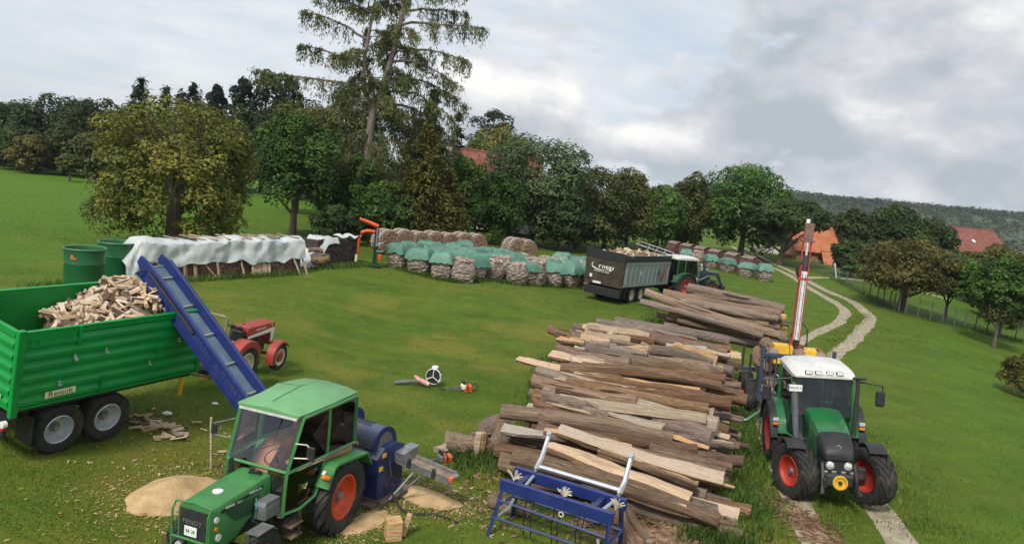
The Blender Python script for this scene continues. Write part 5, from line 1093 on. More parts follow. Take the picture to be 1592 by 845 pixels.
# second pile: long grey stems heaped to the right
TOPB = [
 ('g', 9.2, 37.1, 1.42, -37, 6, 7.2, .20, 'long pale stem lying diagonally over the front of the second pile'),
 ('g', 10.2, 38.9, 1.62, -8, 2.6, 6.0, .32, 'thickest grey-brown trunk on top of the second pile'),
 ('g', 11.5, 41.0, 1.72, -22, 3.7, 5.2, .28, 'thick trunk whose raised left end overlaps the loader tractor'),
 ('g', 9.3, 37.0, .86, -34, 3.2, 4.4, .15, 'lower thin dark stem at the left of the second pile'),
 ('g', 10.9, 37.4, 1.5, -14, 5.7, 3.2, .15, 'pale thin stem on the right of the second pile'),
 ('b', 8.7, 37.0, 1.12, -34, 4, 6.4, .16, 'brown stem just under the long diagonal pale stem'),
 ('b', 9.9, 36.6, 1.0, -24, 5, 4.6, .15, 'reddish brown stem with torn bark on the front of the second pile')]
for k, x, y, z, yw, tl, ln, r, lb in TOPB: log(k, x+.75, y+.1, z-.1, yw, tl, ln, r, lb, GB)
for layer in range(5):
    t = layer*.3
    while t < 5.6-layer*.55:
        cx, cy = 10.5+.30*t, 36.6+.95*t; r = lrnd.uniform(.13, .22)
        lb, gp = LBL[('g', 1)]; lb = 'grey-brown stem in the '+['bottom', 'second', 'middle', 'fourth', 'top'][layer]+' row of the second pile, '+['camera side', 'just behind its front', 'in its middle', 'towards its back', 'at its back'][min(4, int(t/1.2))]
        log(lrnd.choice('gggb'), cx+lrnd.uniform(-.5, .5), cy, .18+layer*.31, -14+lrnd.uniform(-9, 7), lrnd.uniform(0, 4), lrnd.uniform(4.4, 5.8), r*.85, lb, gp)
        t += lrnd.uniform(.3, .42)
# sawn yellow bolts at the right end of the second pile
for i, (x, y, z, s) in enumerate([(14.0, 38.8, .35, .22), (14.1, 39.4, .8, .2), (13.9, 38.6, .85, .19), (14.2, 39.9, .4, .2), (14.0, 39.2, 1.2, .16)]):
    mb = MB(); mb.box((0, 0, 0), (.9, s*1.7, s*1.7), b=.03)
    tag(mb.build('sawn_block', mk('fresh_yellow_wood', (.56, .33, .10), .7, var=.2, scale=5, bump=.5), None, loc=(x, y, z)), ['yellow sawn block at the bottom of the stack by the second pile', 'yellow sawn block in the middle row beside the second pile', 'front yellow sawn block of the upper row by the second pile', 'rear yellow sawn block at the bottom by the second pile', 'topmost yellow sawn block beside the second pile'][i], 'wood block', 'yellow sawn blocks')
# loose big pieces on the yard
for k, x, y, z, yw, tl, ln, r, lb in [('w', -.75, 18.5, .24, 10, 0, .95, .24, 'short thick grey round lying left of the standing chunks near the log pile'), ('b', -.05, 18.9, .30, 60, -28, 1.05, .27, 'leaning thick bolt with brown cut end beside the front log pile'), ('w', .05, 19.6, .26, 25, -10, .9, .26, 'weathered grey bolt behind the leaning thick bolt'), ('s', -1.25, 18.3, .1, 80, 0, .35, .17, 'small pale split chunk left of the thick grey round'), ('b', 7.2, 24.2, .1, -86, 0, 1.5, .11, 'bark piece lying in the grass left of the right tractor'),
                                   ('b', .45, 15.3, .13, -20, 0, .9, .13, 'short log butt left of the blue rack')]:
    log('g' if k == 'w' else k, x, y, z+T(x, y), yw, tl, ln, r, lb)
for i, (x, y, yw) in enumerate([(-.42, 18.25, 15), (-.30, 18.3, 40)]):
    mb = MB(); mb.box((0, 0, .3), (.13, .16, .6), (0, 3, 0), b=.01)
    o = mb.build('split_chunk', splitW, None, loc=(x, y, 0)); o.rotation_euler = (0, 0, rad(yw)); tag(o, ['upright pale split chunk in front of the leaning bolt', 'upright chunk just right of the other upright pale chunk'][i], 'wood chunk')
mb = MB(); mb.box((0, 0, .19), (.30, .30, .40), b=.02); o = mb.build('chopping_block', splitW, None, loc=(-1.72, 13.6, 0)); o.rotation_euler = (0, 0, rad(20)); tag(o, 'squared yellow-brown wood block standing behind the old tractor', 'wood block')
mb = MB(); mb.box((0, 0, .22), (.10, .14, .44), (0, 12, 0), b=.01); o = mb.build('split_chunk', splitW, None, loc=(-1.50, 13.75, 0)); tag(o, 'pale split piece leaning on the squared wood block', 'wood chunk')

# ------------------------------------------------------------------ firewood pieces: wedges with bark on the round side
def firewood(seed):
    rnd = random.Random(seed); mb = MB(); L = 1.; a = rnd.uniform(.7, 1.1); k = rnd.choice((0, 1, 2))
    if k == 0: poly = [(-.5, -.3), (.5, -.35), (.42, .2), (-.1, .42), (-.45, .15)]
    elif k == 1: poly = [(-.5, -.3), (.5, -.25), (.05, .45)]
    else: poly = [(-.45, -.35), (.45, -.3), (.5, .25), (-.4, .35)]
    secs = [[(x, p[0]*s*a+o, p[1]*s) for p in poly] for x, s, o in ((-.5, 1, 0), (0, .95, rnd.uniform(-.06, .06)), (.5, 1.02, 0))]
    mb.loft(secs); me = mb.mesh('firewood', [pale, bark, endP], False)
    for p in me.polygons:
        if abs(p.normal.x) > .9: p.material_index = 2
        elif p.normal.z < -.8 and k == 0: p.material_index = 1
    return me
pale = woodmat('fresh_split_wood', (.52, .35, .19), (.72, .55, .35), (.42, .28, .155), .2)
endP = woodmat('fresh_cut_end', (.40, .27, .15), (.58, .43, .27), (.33, .23, .14), .2, (6, 6, 6))
FW = [firewood(i) for i in range(9)]
frnd = random.Random(5)
def piece(x, y, z, s, rot, label, group, name='firewood_piece'):
    o = place(name, FW[frnd.randrange(len(FW))], None, (x, y, z), rot, (s*frnd.uniform(.85, 1.1), s*frnd.uniform(.22, .42), s*frnd.uniform(.2, .34)))
    return tag(o, label, 'firewood', group)
# heap in the green trailer
Mt = gtr.matrix_basis.copy(); Mt = Matrix.Translation(gtr.location) @ gtr.rotation_euler.to_matrix().to_4x4() @ Matrix.Diagonal((*gtr.scale, 1))
def heapz(x, y):                                                  # in the trailer's own frame: cone under the conveyor's end
    d = math.hypot((x-1.2)*.86, (y+.05)*.66); return 3.24-.68*d-.06*math.sin(x*5)-.05*math.cos(y*6)
def inside(x, y): return -.62+.35*abs(y) < x < 1.98 and abs(y) < 1.02
cand = []
for i in range(3000):
    x, y = frnd.uniform(-1.6, 2.0), frnd.uniform(-1.04, 1.04)
    if inside(x, y) and heapz(x, y) > 1.9 and all((x-a)**2+(y-b)**2 > .0105 for a, b in cand): cand.append((x, y))
for x, y in cand[:225]:
    p = Mt @ Vector((x, y, heapz(x, y)+frnd.uniform(-.04, .07)))
    piece(p.x, p.y, p.z, frnd.uniform(.28, .40), (frnd.uniform(0, 6), frnd.uniform(-.6, .6), frnd.uniform(0, 6)), 'pale firewood piece '+('on the crest of the heap in the green trailer' if math.hypot(x-1.15, y-.1) < .45 else 'on the heap beside the near trailer wall' if y < -.55 else 'on the heap beside the far trailer wall' if y > .6 else 'on the left slope of the heap in the green trailer' if x < .6 else 'on the heap next to the conveyor end')+(', lower edge' if x < -.4 else ''), 'firewood heap in the green trailer')
mb = MB(); mb.grid(lambda u, v: (-1.7+3.75*u, -1.12+2.24*v, max(1.35, heapz(-1.7+3.75*u, -1.12+2.24*v)-.10 if inside(-1.7+3.75*u, (-1.12+2.24*v)*.9) else min(1.6, heapz(-1.7+3.75*u, -1.12+2.24*v)-.3))), 22, 14)
o = mb.build('firewood_heap', mk('heap_core', (.15, .095, .055), .9, var=.5, scale=9, bump=1, bscale=12)); o.matrix_world = Mt; tag(o, 'inner mass of the firewood heap inside the green trailer', None, None, 'stuff')
# heap in the grey trailer: small in the picture
Mg = Matrix.Translation(grt.location) @ grt.rotation_euler.to_matrix().to_4x4()
def gz_(x, y): return 3.12-.09*abs(y)**2-.05*(x-3.4)**2*.35+.06*math.sin(x*3)
for i in range(75):
    x, y = frnd.uniform(.15, 6.5), frnd.uniform(-1.12, 1.12); p = Mg @ Vector((x, y, gz_(x, y)+frnd.uniform(-.03, .1)))
    piece(p.x, p.y, p.z, frnd.uniform(.28, .38), (frnd.uniform(0, 6), frnd.uniform(-.6, .6), frnd.uniform(0, 6)), 'split firewood piece on the '+('rear' if x < 2.2 else 'middle' if x < 4.4 else 'front')+(' near' if y < 0 else ' far')+' part of the load of the grey trailer', 'firewood load of the grey trailer')
mb = MB(); mb.grid(lambda u, v: (.05+6.85*u, -1.2+2.4*v, gz_(.05+6.85*u, -1.2+2.4*v)-.06), 24, 10)
o = mb.build('firewood_heap', MATS['heap_core']); o.matrix_world = Mg; tag(o, 'firewood mass under the loose top layer of the grey trailer load', None, None, 'stuff')
for x, y in ((.12, -.95), (.05, -1.02), (.2, -1.05)):
    p = Mg @ Vector((x-.1, y-.2, 2.95)); piece(p.x, p.y, p.z-.1, .35, (frnd.uniform(0, 6), .5, 1), 'split firewood piece on the load of the grey trailer', 'firewood load of the grey trailer')
# scattered pieces on the grass between trailer and old tractor
for i in range(46):
    a, d = frnd.uniform(0, 6.283), abs(frnd.gauss(0, .55)); x, y = -7.75+math.cos(a)*d*1.15, 16.75+math.sin(a)*d*1.0
    piece(x, y, T(x, y)+.04+.03*frnd.random()*max(0, 1-d), frnd.uniform(.12, .36), (frnd.uniform(0, 6), frnd.uniform(-.25, .25), frnd.uniform(-.5, .9)), 'thin pale offcut in the loose heap on the grass beside the green trailer', 'offcuts on the grass beside the green trailer')
for i in range(34):
    x, y = frnd.uniform(-8.4, -5.4), frnd.uniform(14.2, 18.6)
    piece(x, y, T(x, y)+.02, frnd.uniform(.06, .16), (frnd.uniform(0, 6), 0, frnd.uniform(0, 6)), 'small wood chip scattered on the grass near the green trailer', 'wood chips scattered on the grass', 'wood_chip')
for i in range(22):
    x, y = frnd.uniform(-2.3, .4), frnd.uniform(13.4, 17.6)
    piece(x, y, T(x, y)+.02, frnd.uniform(.05, .14), (frnd.uniform(0, 6), 0, frnd.uniform(0, 6)), 'small wood chip on the grass around the processor table', 'wood chips around the processor table', 'wood_chip')
# ------------------------------------------------------------------ blue firewood processor with conveyor
def processor():
    yaw = rad(-27); root = empty('firewood_processor', (-2.61, 15.51, 0), (0, 0, yaw), 'dark blue firewood processor with long blue conveyor reaching over the green trailer', 'wood processor')
    inv = (Matrix.Translation(root.location) @ Euler((0, 0, yaw)).to_matrix().to_4x4()).inverted()
    mb = MB(); mb.prism([(-.42, .12), (.42, .12), (.42, 1.12), (.1, 1.22), (-.25, 1.16), (-.46, .98)], 'X', -1.0, .58); hs = mb.build('housing', blueP, root, False)
    gb = mk('worn_blue_grey', (.10, .115, .17), .45, .3, var=.2, scale=4, dirt=.4)
    mb = MB(); mb.prism([(-.475, .985), (-.26, 1.172), (-.25, 1.185), (-.49, .99)], 'X', -1.0, .56); mb.build('sloping_panel', gb, hs, False)
    holes = MB()
    for i in range(6):
        for j in range(5):
            x, t = .14+i*.058+(.029 if j % 2 else 0), .2+j*.15
            if (i in (0, 5)) and j in (0, 4): continue
            c = Vector((x, -.49+.24*t, .992+.195*t)); nrm = Vector((0, -.64, .76)); holes.cyl(c, c+nrm*.006, .021, None, 6)
    holes.build('vent_hole', inkM, hs, False)
    # perforated drum cover (half tunnel) and its dark mouth
    mb = MB(); n = 14; secs = []
    for x in (-1.15, .36): secs.append([(x, -.02+.36*math.cos(math.pi*k/n), 1.12+.42*math.sin(math.pi*k/n)) for k in range(n+1)]+[(x, -.02+.33*math.cos(math.pi*k/n), 1.12+.39*math.sin(math.pi*k/n)) for k in range(n, -1, -1)])
    mb.loft(secs); cov = mb.build('saw_cover', gb, root)
    mb = MB(); mb.prism([(-.02+.4*math.cos(math.pi*k/n), 1.1+.45*math.sin(math.pi*k/n)) for k in range(n+1)], 'X', .36, .40); mb.build('cover_end', blueP, cov)
    mb = MB(); mb.prism([(-.02+.25*math.cos(math.pi*k/n), 1.13+.3*math.sin(math.pi*k/n)) for k in range(n+1)], 'X', .40, .404); mb.build('cover_grille', mk('grille_tan', (.16, .14, .11), .7, var=.5, scale=30), cov)
    holes = MB()
    for i in range(12):
        for j in range(6):
            a = rad(118-j*9); x = -.62+i*.058+(.029 if j % 2 else 0); c = Vector((x, -.02+.362*math.cos(math.pi-a), 1.12+.422*math.sin(a))); nrm = Vector((0, math.cos(math.pi-a), math.sin(a))); holes.cyl(c, c+nrm*.006, .022, None, 6)
    holes.build('vent_hole', inkM, cov, False)
    mb = MB(); mb.box((-.1, -.395, 1.17), (.16, .03, .08), (18, 0, 0)); mb.build('warning_label', yellowP, cov, False)
    mb = MB(); mb.cyl((-1.05, .35, 1.32), (-.7, .35, 1.32), .3, None, 20); mb.build('drive_cover', blueB, root)
    # right face: switch plates, levers, yellow labels
    mb = MB()
    for y, z in ((-.3, .95), (-.22, .72), (.1, .55)): mb.box((.59, y, z), (.04, .16, .12), b=.01)
    mb.build('control_box', blackP, root)
    for y, z in ((-.28, 1.04), (-.36, .78)):
        mb = MB(); mb.box((.588, y, z), (.012, .12, .1)); mb.build('warning_label', yellowP, root, False)
    bars('hydraulic_hose', [[(.6, -.1, .9), (.75, -.2, .6), (.68, -.15, .35), (.55, -.2, .25)], [(.6, .1, .8), (.7, .15, .5), (.6, .2, .3)]], .016, inkM, root)
    mb = MB(); mb.box((-.2, 0, .07), (1.9, .9, .1)); mb.box((.5, -.1, .05), (.3, 1.2, .06)); mb.box((-1.05, 0, .7), (.12, .6, .9)); mb.build('base_frame', mk('rusty_base', (.12, .085, .06), .8, var=.3, scale=8), root)
    # infeed table: grey trough with rubber belt, two black rollers, orange stop
    ty = .34
    mb = MB(); mb.M = Matrix.Translation((.58, ty, .86)) @ Euler((0, rad(5), 0)).to_matrix().to_4x4()
    for s in (1, -1): mb.box((.62, s*.19, -.02), (1.35, .03, .15))
    mb.box((.62, 0, -.07), (1.35, .36, .04)); mb.cyl((1.3, -.19, -.03), (1.3, .19, -.03), .06, None, 12); M_ = mb.M.copy(); tb = mb.build('infeed_table', steel, root)
    mb = MB(); mb.M = M_; mb.box((.62, 0, -.03), (1.3, .33, .03)); mb.build('infeed_belt', mk('dusty_belt', (.22, .15, .10), .85, var=.3, scale=7), tb)
    for x in (.36, .98):
        mb = MB(); mb.M = M_; mb.cyl((x, -.235, -.06), (x, -.235, .13), .042, None, 10); mb.build('guide_roller', rubber, tb)
    mb = MB(); mb.M = M_; mb.box((1.36, -.14, .03), (.1, .12, .1), b=.02); mb.build('end_stop', mk('signal_orange', (.68, .12, .03), .5), tb)
    mb = MB(); mb.prism([(-.22, .82), (.22, .82), (.30, 1.08), (-.26, 1.02)], 'X', .58, .82); M2 = mb.build('infeed_hopper', steel, root); M2.location = (0, ty, 0)
    bars('table_leg', [[(1.35, ty-.1, .8), (.7, ty-.3, .05)], [(1.75, ty, .7), (1.85, ty, .45)]], .025, steel, root)
    # conveyor
    A, E = Vector((-4.05, 15.58, .35)), Vector((-8.0, 16.85, 4.15)); u = (E-A).normalized(); v = Vector((0, 0, 1)).cross(u).normalized(); w_ = u.cross(v); Ln = (E-A).length
    fr = Matrix(((u.x, v.x, w_.x, A.x), (u.y, v.y, w_.y, A.y), (u.z, v.z, w_.z, A.z), (0, 0, 0, 1))); F_ = inv @ fr
    def cv(): m = MB(); m.M = F_; return m
    for s in (1, -1):                                             # v points away from the camera side
        m = cv(); m.box((Ln/2, s*.30, .0), (Ln, .045, .40), b=.01); m.box((Ln/2, s*.34, .17), (Ln, .08, .03)); m.box((Ln/2, s*.34, -.19), (Ln, .08, .03)); m.prism([(Ln-.02, -.14), (Ln+.22, -.05), (Ln+.24, .12), (Ln-.02, .18)], 'Y', *(sorted((s*.275, s*.325)))); r_ = m.build('conveyor_rail', blueB, root, False)
    m = cv(); m.box((Ln/2, 0, -.03), (Ln-.1, .53, .03)); m.box((Ln/2, 0, -.13), (Ln-.3, .50, .02)); m.cyl((Ln, -.27, -.07), (Ln, .27, -.07), .06, None, 12); bl = m.build('conveyor_belt', mk('belt_blue_grey', (.115, .17, .235), .6, var=.15, scale=3, dirt=.3, dirtcol=(.2, .2, .18)), root)
    for k in range(7):
        m = cv(); m.box((.35+k*.82, 0, .005), (.045, .50, .055), b=.01); m.build('cleat', mk('cleat_grey', (.30, .31, .28), .6, var=.2), bl)
    m = cv()
    for k in range(5): m.box((.9+k*1.1, 0, -.2), (.05, .6, .05))
    m.box((1.0, 0, -.25), (.3, .5, .14)); m.build('cross_member', blueP, root)
    bars_pts = [[tuple(inv @ (A+u*1.9-w_*.15-v*.28)), tuple(inv @ Vector((-5.1, 15.5, .05)))], [tuple(inv @ (A+u*1.9-w_*.15+v*.28)), tuple(inv @ Vector((-4.9, 16.4, .05)))], [tuple(inv @ (A+u*2.9-w_*.15)), tuple(inv @ Vector((-5.0, 15.95, .5)))]]
    bars('conveyor_support', bars_pts, .035, steel, root)
    m = cv(); m.tube([(Ln-.1, .33, .0), (Ln-.05, .42, -.05), (Ln, .42, -.2)], .02); m.tube([(Ln-1.9, .345, .06), (Ln-.2, .345, .06)], .035, 8); m.build('belt_tensioner', blackP, root)
    # lettering along the near inner face of the camera-left rail
    s_ = 1 if (v.x < 0) else -1
    t = text('KRETZER  RATIONELL  AUTOMAT', root, (0, 0, 0), (0, 0, 0), .19, mk('faint_print', (.045, .065, .17), .5))
    X_ = -u*s_; Zt = v*s_; Yt = Zt.cross(X_)
    tp = A+u*(Ln*.62)+v*s_*.3245
    t.matrix_local = inv @ Matrix(((X_.x, Yt.x, Zt.x, tp.x), (X_.y, Yt.y, Zt.y, tp.y), (X_.z, Yt.z, Zt.z, tp.z), (0, 0, 0, 1)))
    return root
processor()
o = MB(); o.tube(smooth_path([(-2.0, 15.0, .25), (-1.75, 14.75, .06), (-1.45, 14.65, .03), (-1.0, 14.7, .03), (-.55, 14.45, .03)], 6), .022, 6)
tag(o.build('black_cable', inkM), 'black cable lying on the grass from the processor towards the blue rack', 'cable')
o = MB(); o.tube([(-1.55, 15.25, .75), (-2.05, 15.0, .1)], .025, 6); tag(o.build('steel_bar', steel), 'grey bar leaning from the infeed table down to the processor foot', 'bar')

# ------------------------------------------------------------------ blue bundling rack
def rack():
    yaw = math.atan2(-1.07, 2.13); root = empty('blue_bundling_rack', (.22, 14.36, 0), (0, 0, yaw), 'blue steel bundling rack with grey U-shaped arms in front of the log pile', 'rack')
    Lb, dy = 2.36, .64
    mb = MB(); mb.box((Lb/2, 0, .97), (Lb, .10, .24), b=.015); mb.build('front_beam', blueB, root)
    mb = MB(); mb.box((Lb/2, dy, 1.02), (Lb+.05, .10, .24), b=.015); mb.build('rear_beam', blueB, root)
    mb = MB()
    for x in (.35, Lb-.42): mb = MB(); mb.box((x, dy/2, .98), (.10, dy-.1, .2)); mb.build('cross_beam', blueP, root)
    for x, xo in ((.06, -.08), (Lb-.06, .06)):
        for y, yo in ((-.02, -.28), (dy, .1)):
            mb = MB(); mb.tube([(x, y, .88), (x+xo, y+yo, .0)], .05, 4); mb.build('leg', blueP, root)
    bars('brace', [[(-.05, -.2, .35), (Lb+.05, -.2, .35)], [(0, -.1, .68), (Lb, -.1, .62)], [(0, dy, .5), (Lb, dy, .5)], [(-.03, -.15, .5), (-.0, dy, .5)], [(Lb, -.15, .5), (Lb, dy, .5)]], .032, blueP, root, sq=True)
    ag = mk('galvanised', (.46, .48, .50), .4, .5, var=.1, scale=8)
    for x, lean in ((.42, .06), (Lb-.16, .06)):
        mb = MB(); mb.tube([(x, dy, .95), (x+.01, dy+.05, 1.2), (x+.05, dy+.16, 1.42), (x+.02, dy+.46, 1.78)], [.06, .06, .05, .045], 6); mb.box((x+.02, dy+.48, 1.80), (.09, .12, .1), (25, 0, 0)); mb.build('arm', ag, root)
    mb = MB(); mb.tube([(.42, dy+.08, 1.24), (Lb-.16, dy+.08, 1.24)], .045, 6); mb.build('arm_tube', ag, root)
    bars('arm_stay', [[(.45, .1, .98), (.42, dy-.05, 1.06)], [(Lb-.3, .1, .98), (Lb-.2, dy-.05, 1.06)]], .035, ag, root)
    cord = mk('cord_cream', (.50, .46, .36), .85, var=.25, scale=12)
    for x, y, z in ((.22, .12, 1.12), (Lb*.56, .05, 1.12), (Lb-.07, .3, 1.08)):
        mb = MB(); r_ = random.Random(int(x*100))
        for k in range(14):
            a = r_.uniform(-1.3, 1.3); l = r_.uniform(.13, .22); e = Vector((math.sin(a)*l, r_.uniform(-.08, .02), math.cos(a)*l*.9)); mb.tube([(x, y, z-.06), Vector((x, y, z))+e*.55, Vector((x, y, z-.01))+e*1.0], [.012, .014, .012], 4)
        mb.build('strap_tuft', cord, root)
    mb = MB()
    for x in (.62, .78, 1.22, 1.34, 1.72, 1.82): mb.tube([(x, -.06, .86), (x-.02, -.1, .5), (x+.02, -.08, .12)], .013, 5)
    mb.build('hanging_chain', inkM, root)
    mb = MB(); mb.lathe([(.045, -.012), (.06, 0), (.045, .012), (.032, 0)], (1.36, -.08, .78), 'Y', 16, close=True); mb.build('hook_ring', cord, root)
    for x in (.7, 1.76):
        mb = MB(); mb.box((x, -.12, .28), (.16, .03, .03)); mb.build('chain_bar', whiteP, root)
    bars('lever', [[(.0, -.1, .3), (.3, -.12, .62), (.36, -.1, .8)], [(Lb-.1, -.15, .2), (Lb-.22, -.1, .55)]], .03, ag, root)
    return root
rack()

# ------------------------------------------------------------------ firewood bags
def bagmat():
    m = bpy.data.materials.new('net_bag'); m.use_nodes = True; N = NT(m.node_tree)
    oi = N.n('ShaderNodeObjectInfo').outputs['Random']; tcn = N.n('ShaderNodeTexCoord').outputs['Object']
    off = N.n('ShaderNodeCombineXYZ', {0: N.math('MULTIPLY', oi, 23.), 1: N.math('MULTIPLY', oi, 11.), 2: oi}).outputs[0]
    v0 = N.n('ShaderNodeVectorMath', {0: tcn, 1: off}, operation='ADD').outputs[0]
    vo = N.n('ShaderNodeTexVoronoi', {'Vector': N.n('ShaderNodeMapping', {'Vector': v0, 'Scale': (2.6, 2.6, 4.2)}).outputs[0], 'Scale': 1.6, 'Randomness': 1.}, feature='F1')
    col = N.ramp(N.n('ShaderNodeSeparateColor', {0: vo.outputs['Color']}).outputs[0], (.0, (.16, .105, .075)), (.35, (.29, .215, .165)), (.65, (.40, .315, .25)), (1, (.30, .24, .20)))
    col = N.mix(N.mapr(vo.outputs['Distance'], .30, .6, 0, .75), col, (.055, .04, .03))
    col = N.mix(.28, col, (.42, .36, .33))                        # the pale net itself
    p = N.n('ShaderNodeBsdfPrincipled', {'Base Color': col, 'Roughness': .85, 'Specular IOR Level': .15})
    b_ = N.n('ShaderNodeBump', {'Height': N.math('SUBTRACT', 1., vo.outputs['Distance']), 'Strength': 1., 'Distance': .12}); N.t.links.new(b_.outputs[0], p.inputs['Normal'])
    N.t.links.new(p.outputs[0], N.n('ShaderNodeOutputMaterial').inputs[0]); return m
netM = bagmat(); coverM = mk('green_cover', (.085, .20, .145), .6, var=.18, scale=3, rnd=.16, bump=.4, bscale=9); coverM2 = coverM
def bagmesh(seed):
    rows, n = 13, 24; secs = []; mb = MB()
    for j in range(rows+1):
        t = j/rows; hw = .50+.11*math.sin(min(1, t*1.15)*3.0)-.02*t; z = 1.18*t
        if t > .9: hw *= 1-(t-.9)*2.6
        sec = []
        for k in range(n):
            a = 2*math.pi*k/n; c, s = math.cos(a), math.sin(a); r = hw/(abs(c)**4.2+abs(s)**4.2)**(1/4.2)
            r *= 1+.055*noise.noise((c*2.6+seed*5, s*2.6, t*4.2+seed)); z_ = z+.05*noise.noise((c*1.5, s*1.5, seed+t*2))*t
            sec.append((r*c, r*s, z_))
        secs.append(sec)
    vs = [p for q in secs for p in q]; m = n
    fs = [(i*m+k, i*m+(k+1) % m, (i+1)*m+(k+1) % m, (i+1)*m+k) for i in range(rows) for k in range(m)]
    vs.append((0, 0, 1.24)); top = len(vs)-1; fs += [(rows*m+k, rows*m+(k+1) % m, top) for k in range(m)]
    mb.add(vs, fs)
    return mb.mesh('net_bag', netM)
def topmesh(seed):
    "loose split pieces heaped on the open top of a bag"
    mb = MB(); r = random.Random(seed+50)
    for i in range(26):
        a, d = r.uniform(0, 6.283), .46*math.sqrt(r.random()); c = (math.cos(a)*d, math.sin(a)*d, 1.17+.1*(1-d/.5)+r.uniform(0, .05))
        mb.box(c, (r.uniform(.22, .36), r.uniform(.07, .12), r.uniform(.06, .11)), (r.uniform(-25, 25), r.uniform(-25, 25), r.uniform(0, 180)))
    return mb.mesh('loose_top', mk('grey_pink_wood', (.36, .27, .22), .85, var=.35, scale=4, rnd=.12), False)
def covermesh(seed):
    mb = MB(); nu, nv = 16, 16
    def fn(u, v):
        x, y = (u-.5)*1.68, (v-.5)*1.68; d = max(abs(x), abs(y)); k = max(0, d-.46)
        z = 1.30+.10*(1-(d/.7)**2)-k*1.05+.06*noise.noise((x*3+seed*3, y*3, seed))+.05*abs(noise.noise((x*6, y*6, seed*2)))
        if k > 0:                                                 # the hem hangs in folds against the bag
            f = 1-.55*k; x2, y2 = x*f, y*f; z -= .10*max(0, noise.noise((math.atan2(y, x)*2.2, seed, 0)))*k*6; return (x2*1.02, y2*1.02, z)
        return (x, y, z)
    mb.grid(fn, nu, nv); return mb.mesh('cover', coverM, True)
BAGS = [bagmesh(i) for i in range(5)]; TOPS = [topmesh(i) for i in range(3)]; COVS = [covermesh(i) for i in range(5)]
brnd = random.Random(3)
def bag(x, y, label, group, covered, s=1., yaw=None):
    root = place('firewood_bag', BAGS[brnd.randrange(5)], None, (x, y, T(x, y)-.02), (rad(brnd.uniform(-3, 3)), rad(brnd.uniform(-3, 3)), rad(brnd.uniform(0, 360) if yaw is None else yaw)), (s*brnd.uniform(1.0, 1.16), s*brnd.uniform(1.0, 1.16), s*brnd.uniform(.93, 1.16)))
    tag(root, label, 'firewood bag', group)
    if covered: place('cover', COVS[brnd.randrange(5)], root, (0, 0, .0), (0, 0, brnd.choice((0, 1.571, 3.142))))
    else: place('loose_top', TOPS[brnd.randrange(3)], root, (0, 0, 0), (0, 0, brnd.uniform(0, 6)))
    return root
GBAG = 'firewood bags on the grass in front of the trees'
front = [(-6.75, 45.3, 1, 'covered bag at the left end beside the orange and green splitter'), (-5.35, 44.0, 1, 'covered front bag, second from the splitter'), (-3.95, 42.9, 1, 'covered front bag left of the nearest open bag'), (-2.75, 42.5, 0, 'open firewood bag standing nearest of all, at the front corner'),
         (-1.2, 45.0, 0, 'open bag just right of the gap in the front row'), (.25, 45.7, 0, 'large open bag in the middle of the front row'), (1.5, 47.3, 0, 'slim open bag right of the large open middle bag'), (2.6, 48.6, 1, 'narrow covered bag in the front row'), (3.8, 49.9, 1, 'covered front bag with a hanging green flap'), (5.0, 51.0, 1, 'front bag next to the grey trailer tailgate'), (6.2, 52.3, 0, 'bag half hidden behind the grey trailer')]
for x, y, c, l in front: bag(x, y, l, GBAG, c)
for r_ in range(1, 9):
    for i, (x, y, c, _) in enumerate(front):
        if (r_ > 3 and i < 1) or (r_ > 5 and i < 5): continue
        xx, yy = x+.42*r_+brnd.uniform(-.1, .1)+(0 if i < 4 else .1), y+1.32*r_+brnd.uniform(-.12, .12)
        if i in (4, 5) and r_ == 1: yy -= .2
        cov = brnd.random() < (.97 if i < 4 else (.30 if 4 <= i <= 6 and r_ >= 4 else .80))
        bag(xx, yy, ('green-covered' if cov else 'open')+' bag in the '+['second', 'third', 'fourth', 'fifth', 'sixth', 'seventh', 'last but one', 'rearmost'][r_-1]+' row, '+['at the splitter end', 'second column from the splitter', 'third column from the splitter', 'behind the nearest open bag', 'behind the gap', 'behind the large open middle bag', 'behind the slim open bag', 'behind the narrow covered front bag', 'behind the flap bag', 'second column from the grey trailer', 'beside the grey trailer'][i], 'covered bags in the rear rows' if cov else 'open bags in the rear rows', cov)
for i, (x, y) in enumerate([(22.64, 68.1), (21.65, 70.0), (20.5, 72.6), (19.5, 75.0), (18.7, 77.2), (18.0, 79.4)]):
    bag(x, y, ['green-capped bag nearest the cherry tree by the track', 'second green-capped bag from the cherry tree', 'third green-capped bag from the cherry tree', 'fourth green-capped bag from the cherry tree', 'bag behind the front loader, second from the far end', 'farthest green-capped bag behind the front loader'][i], 'green-capped bags beside the track', i != 4, .98)
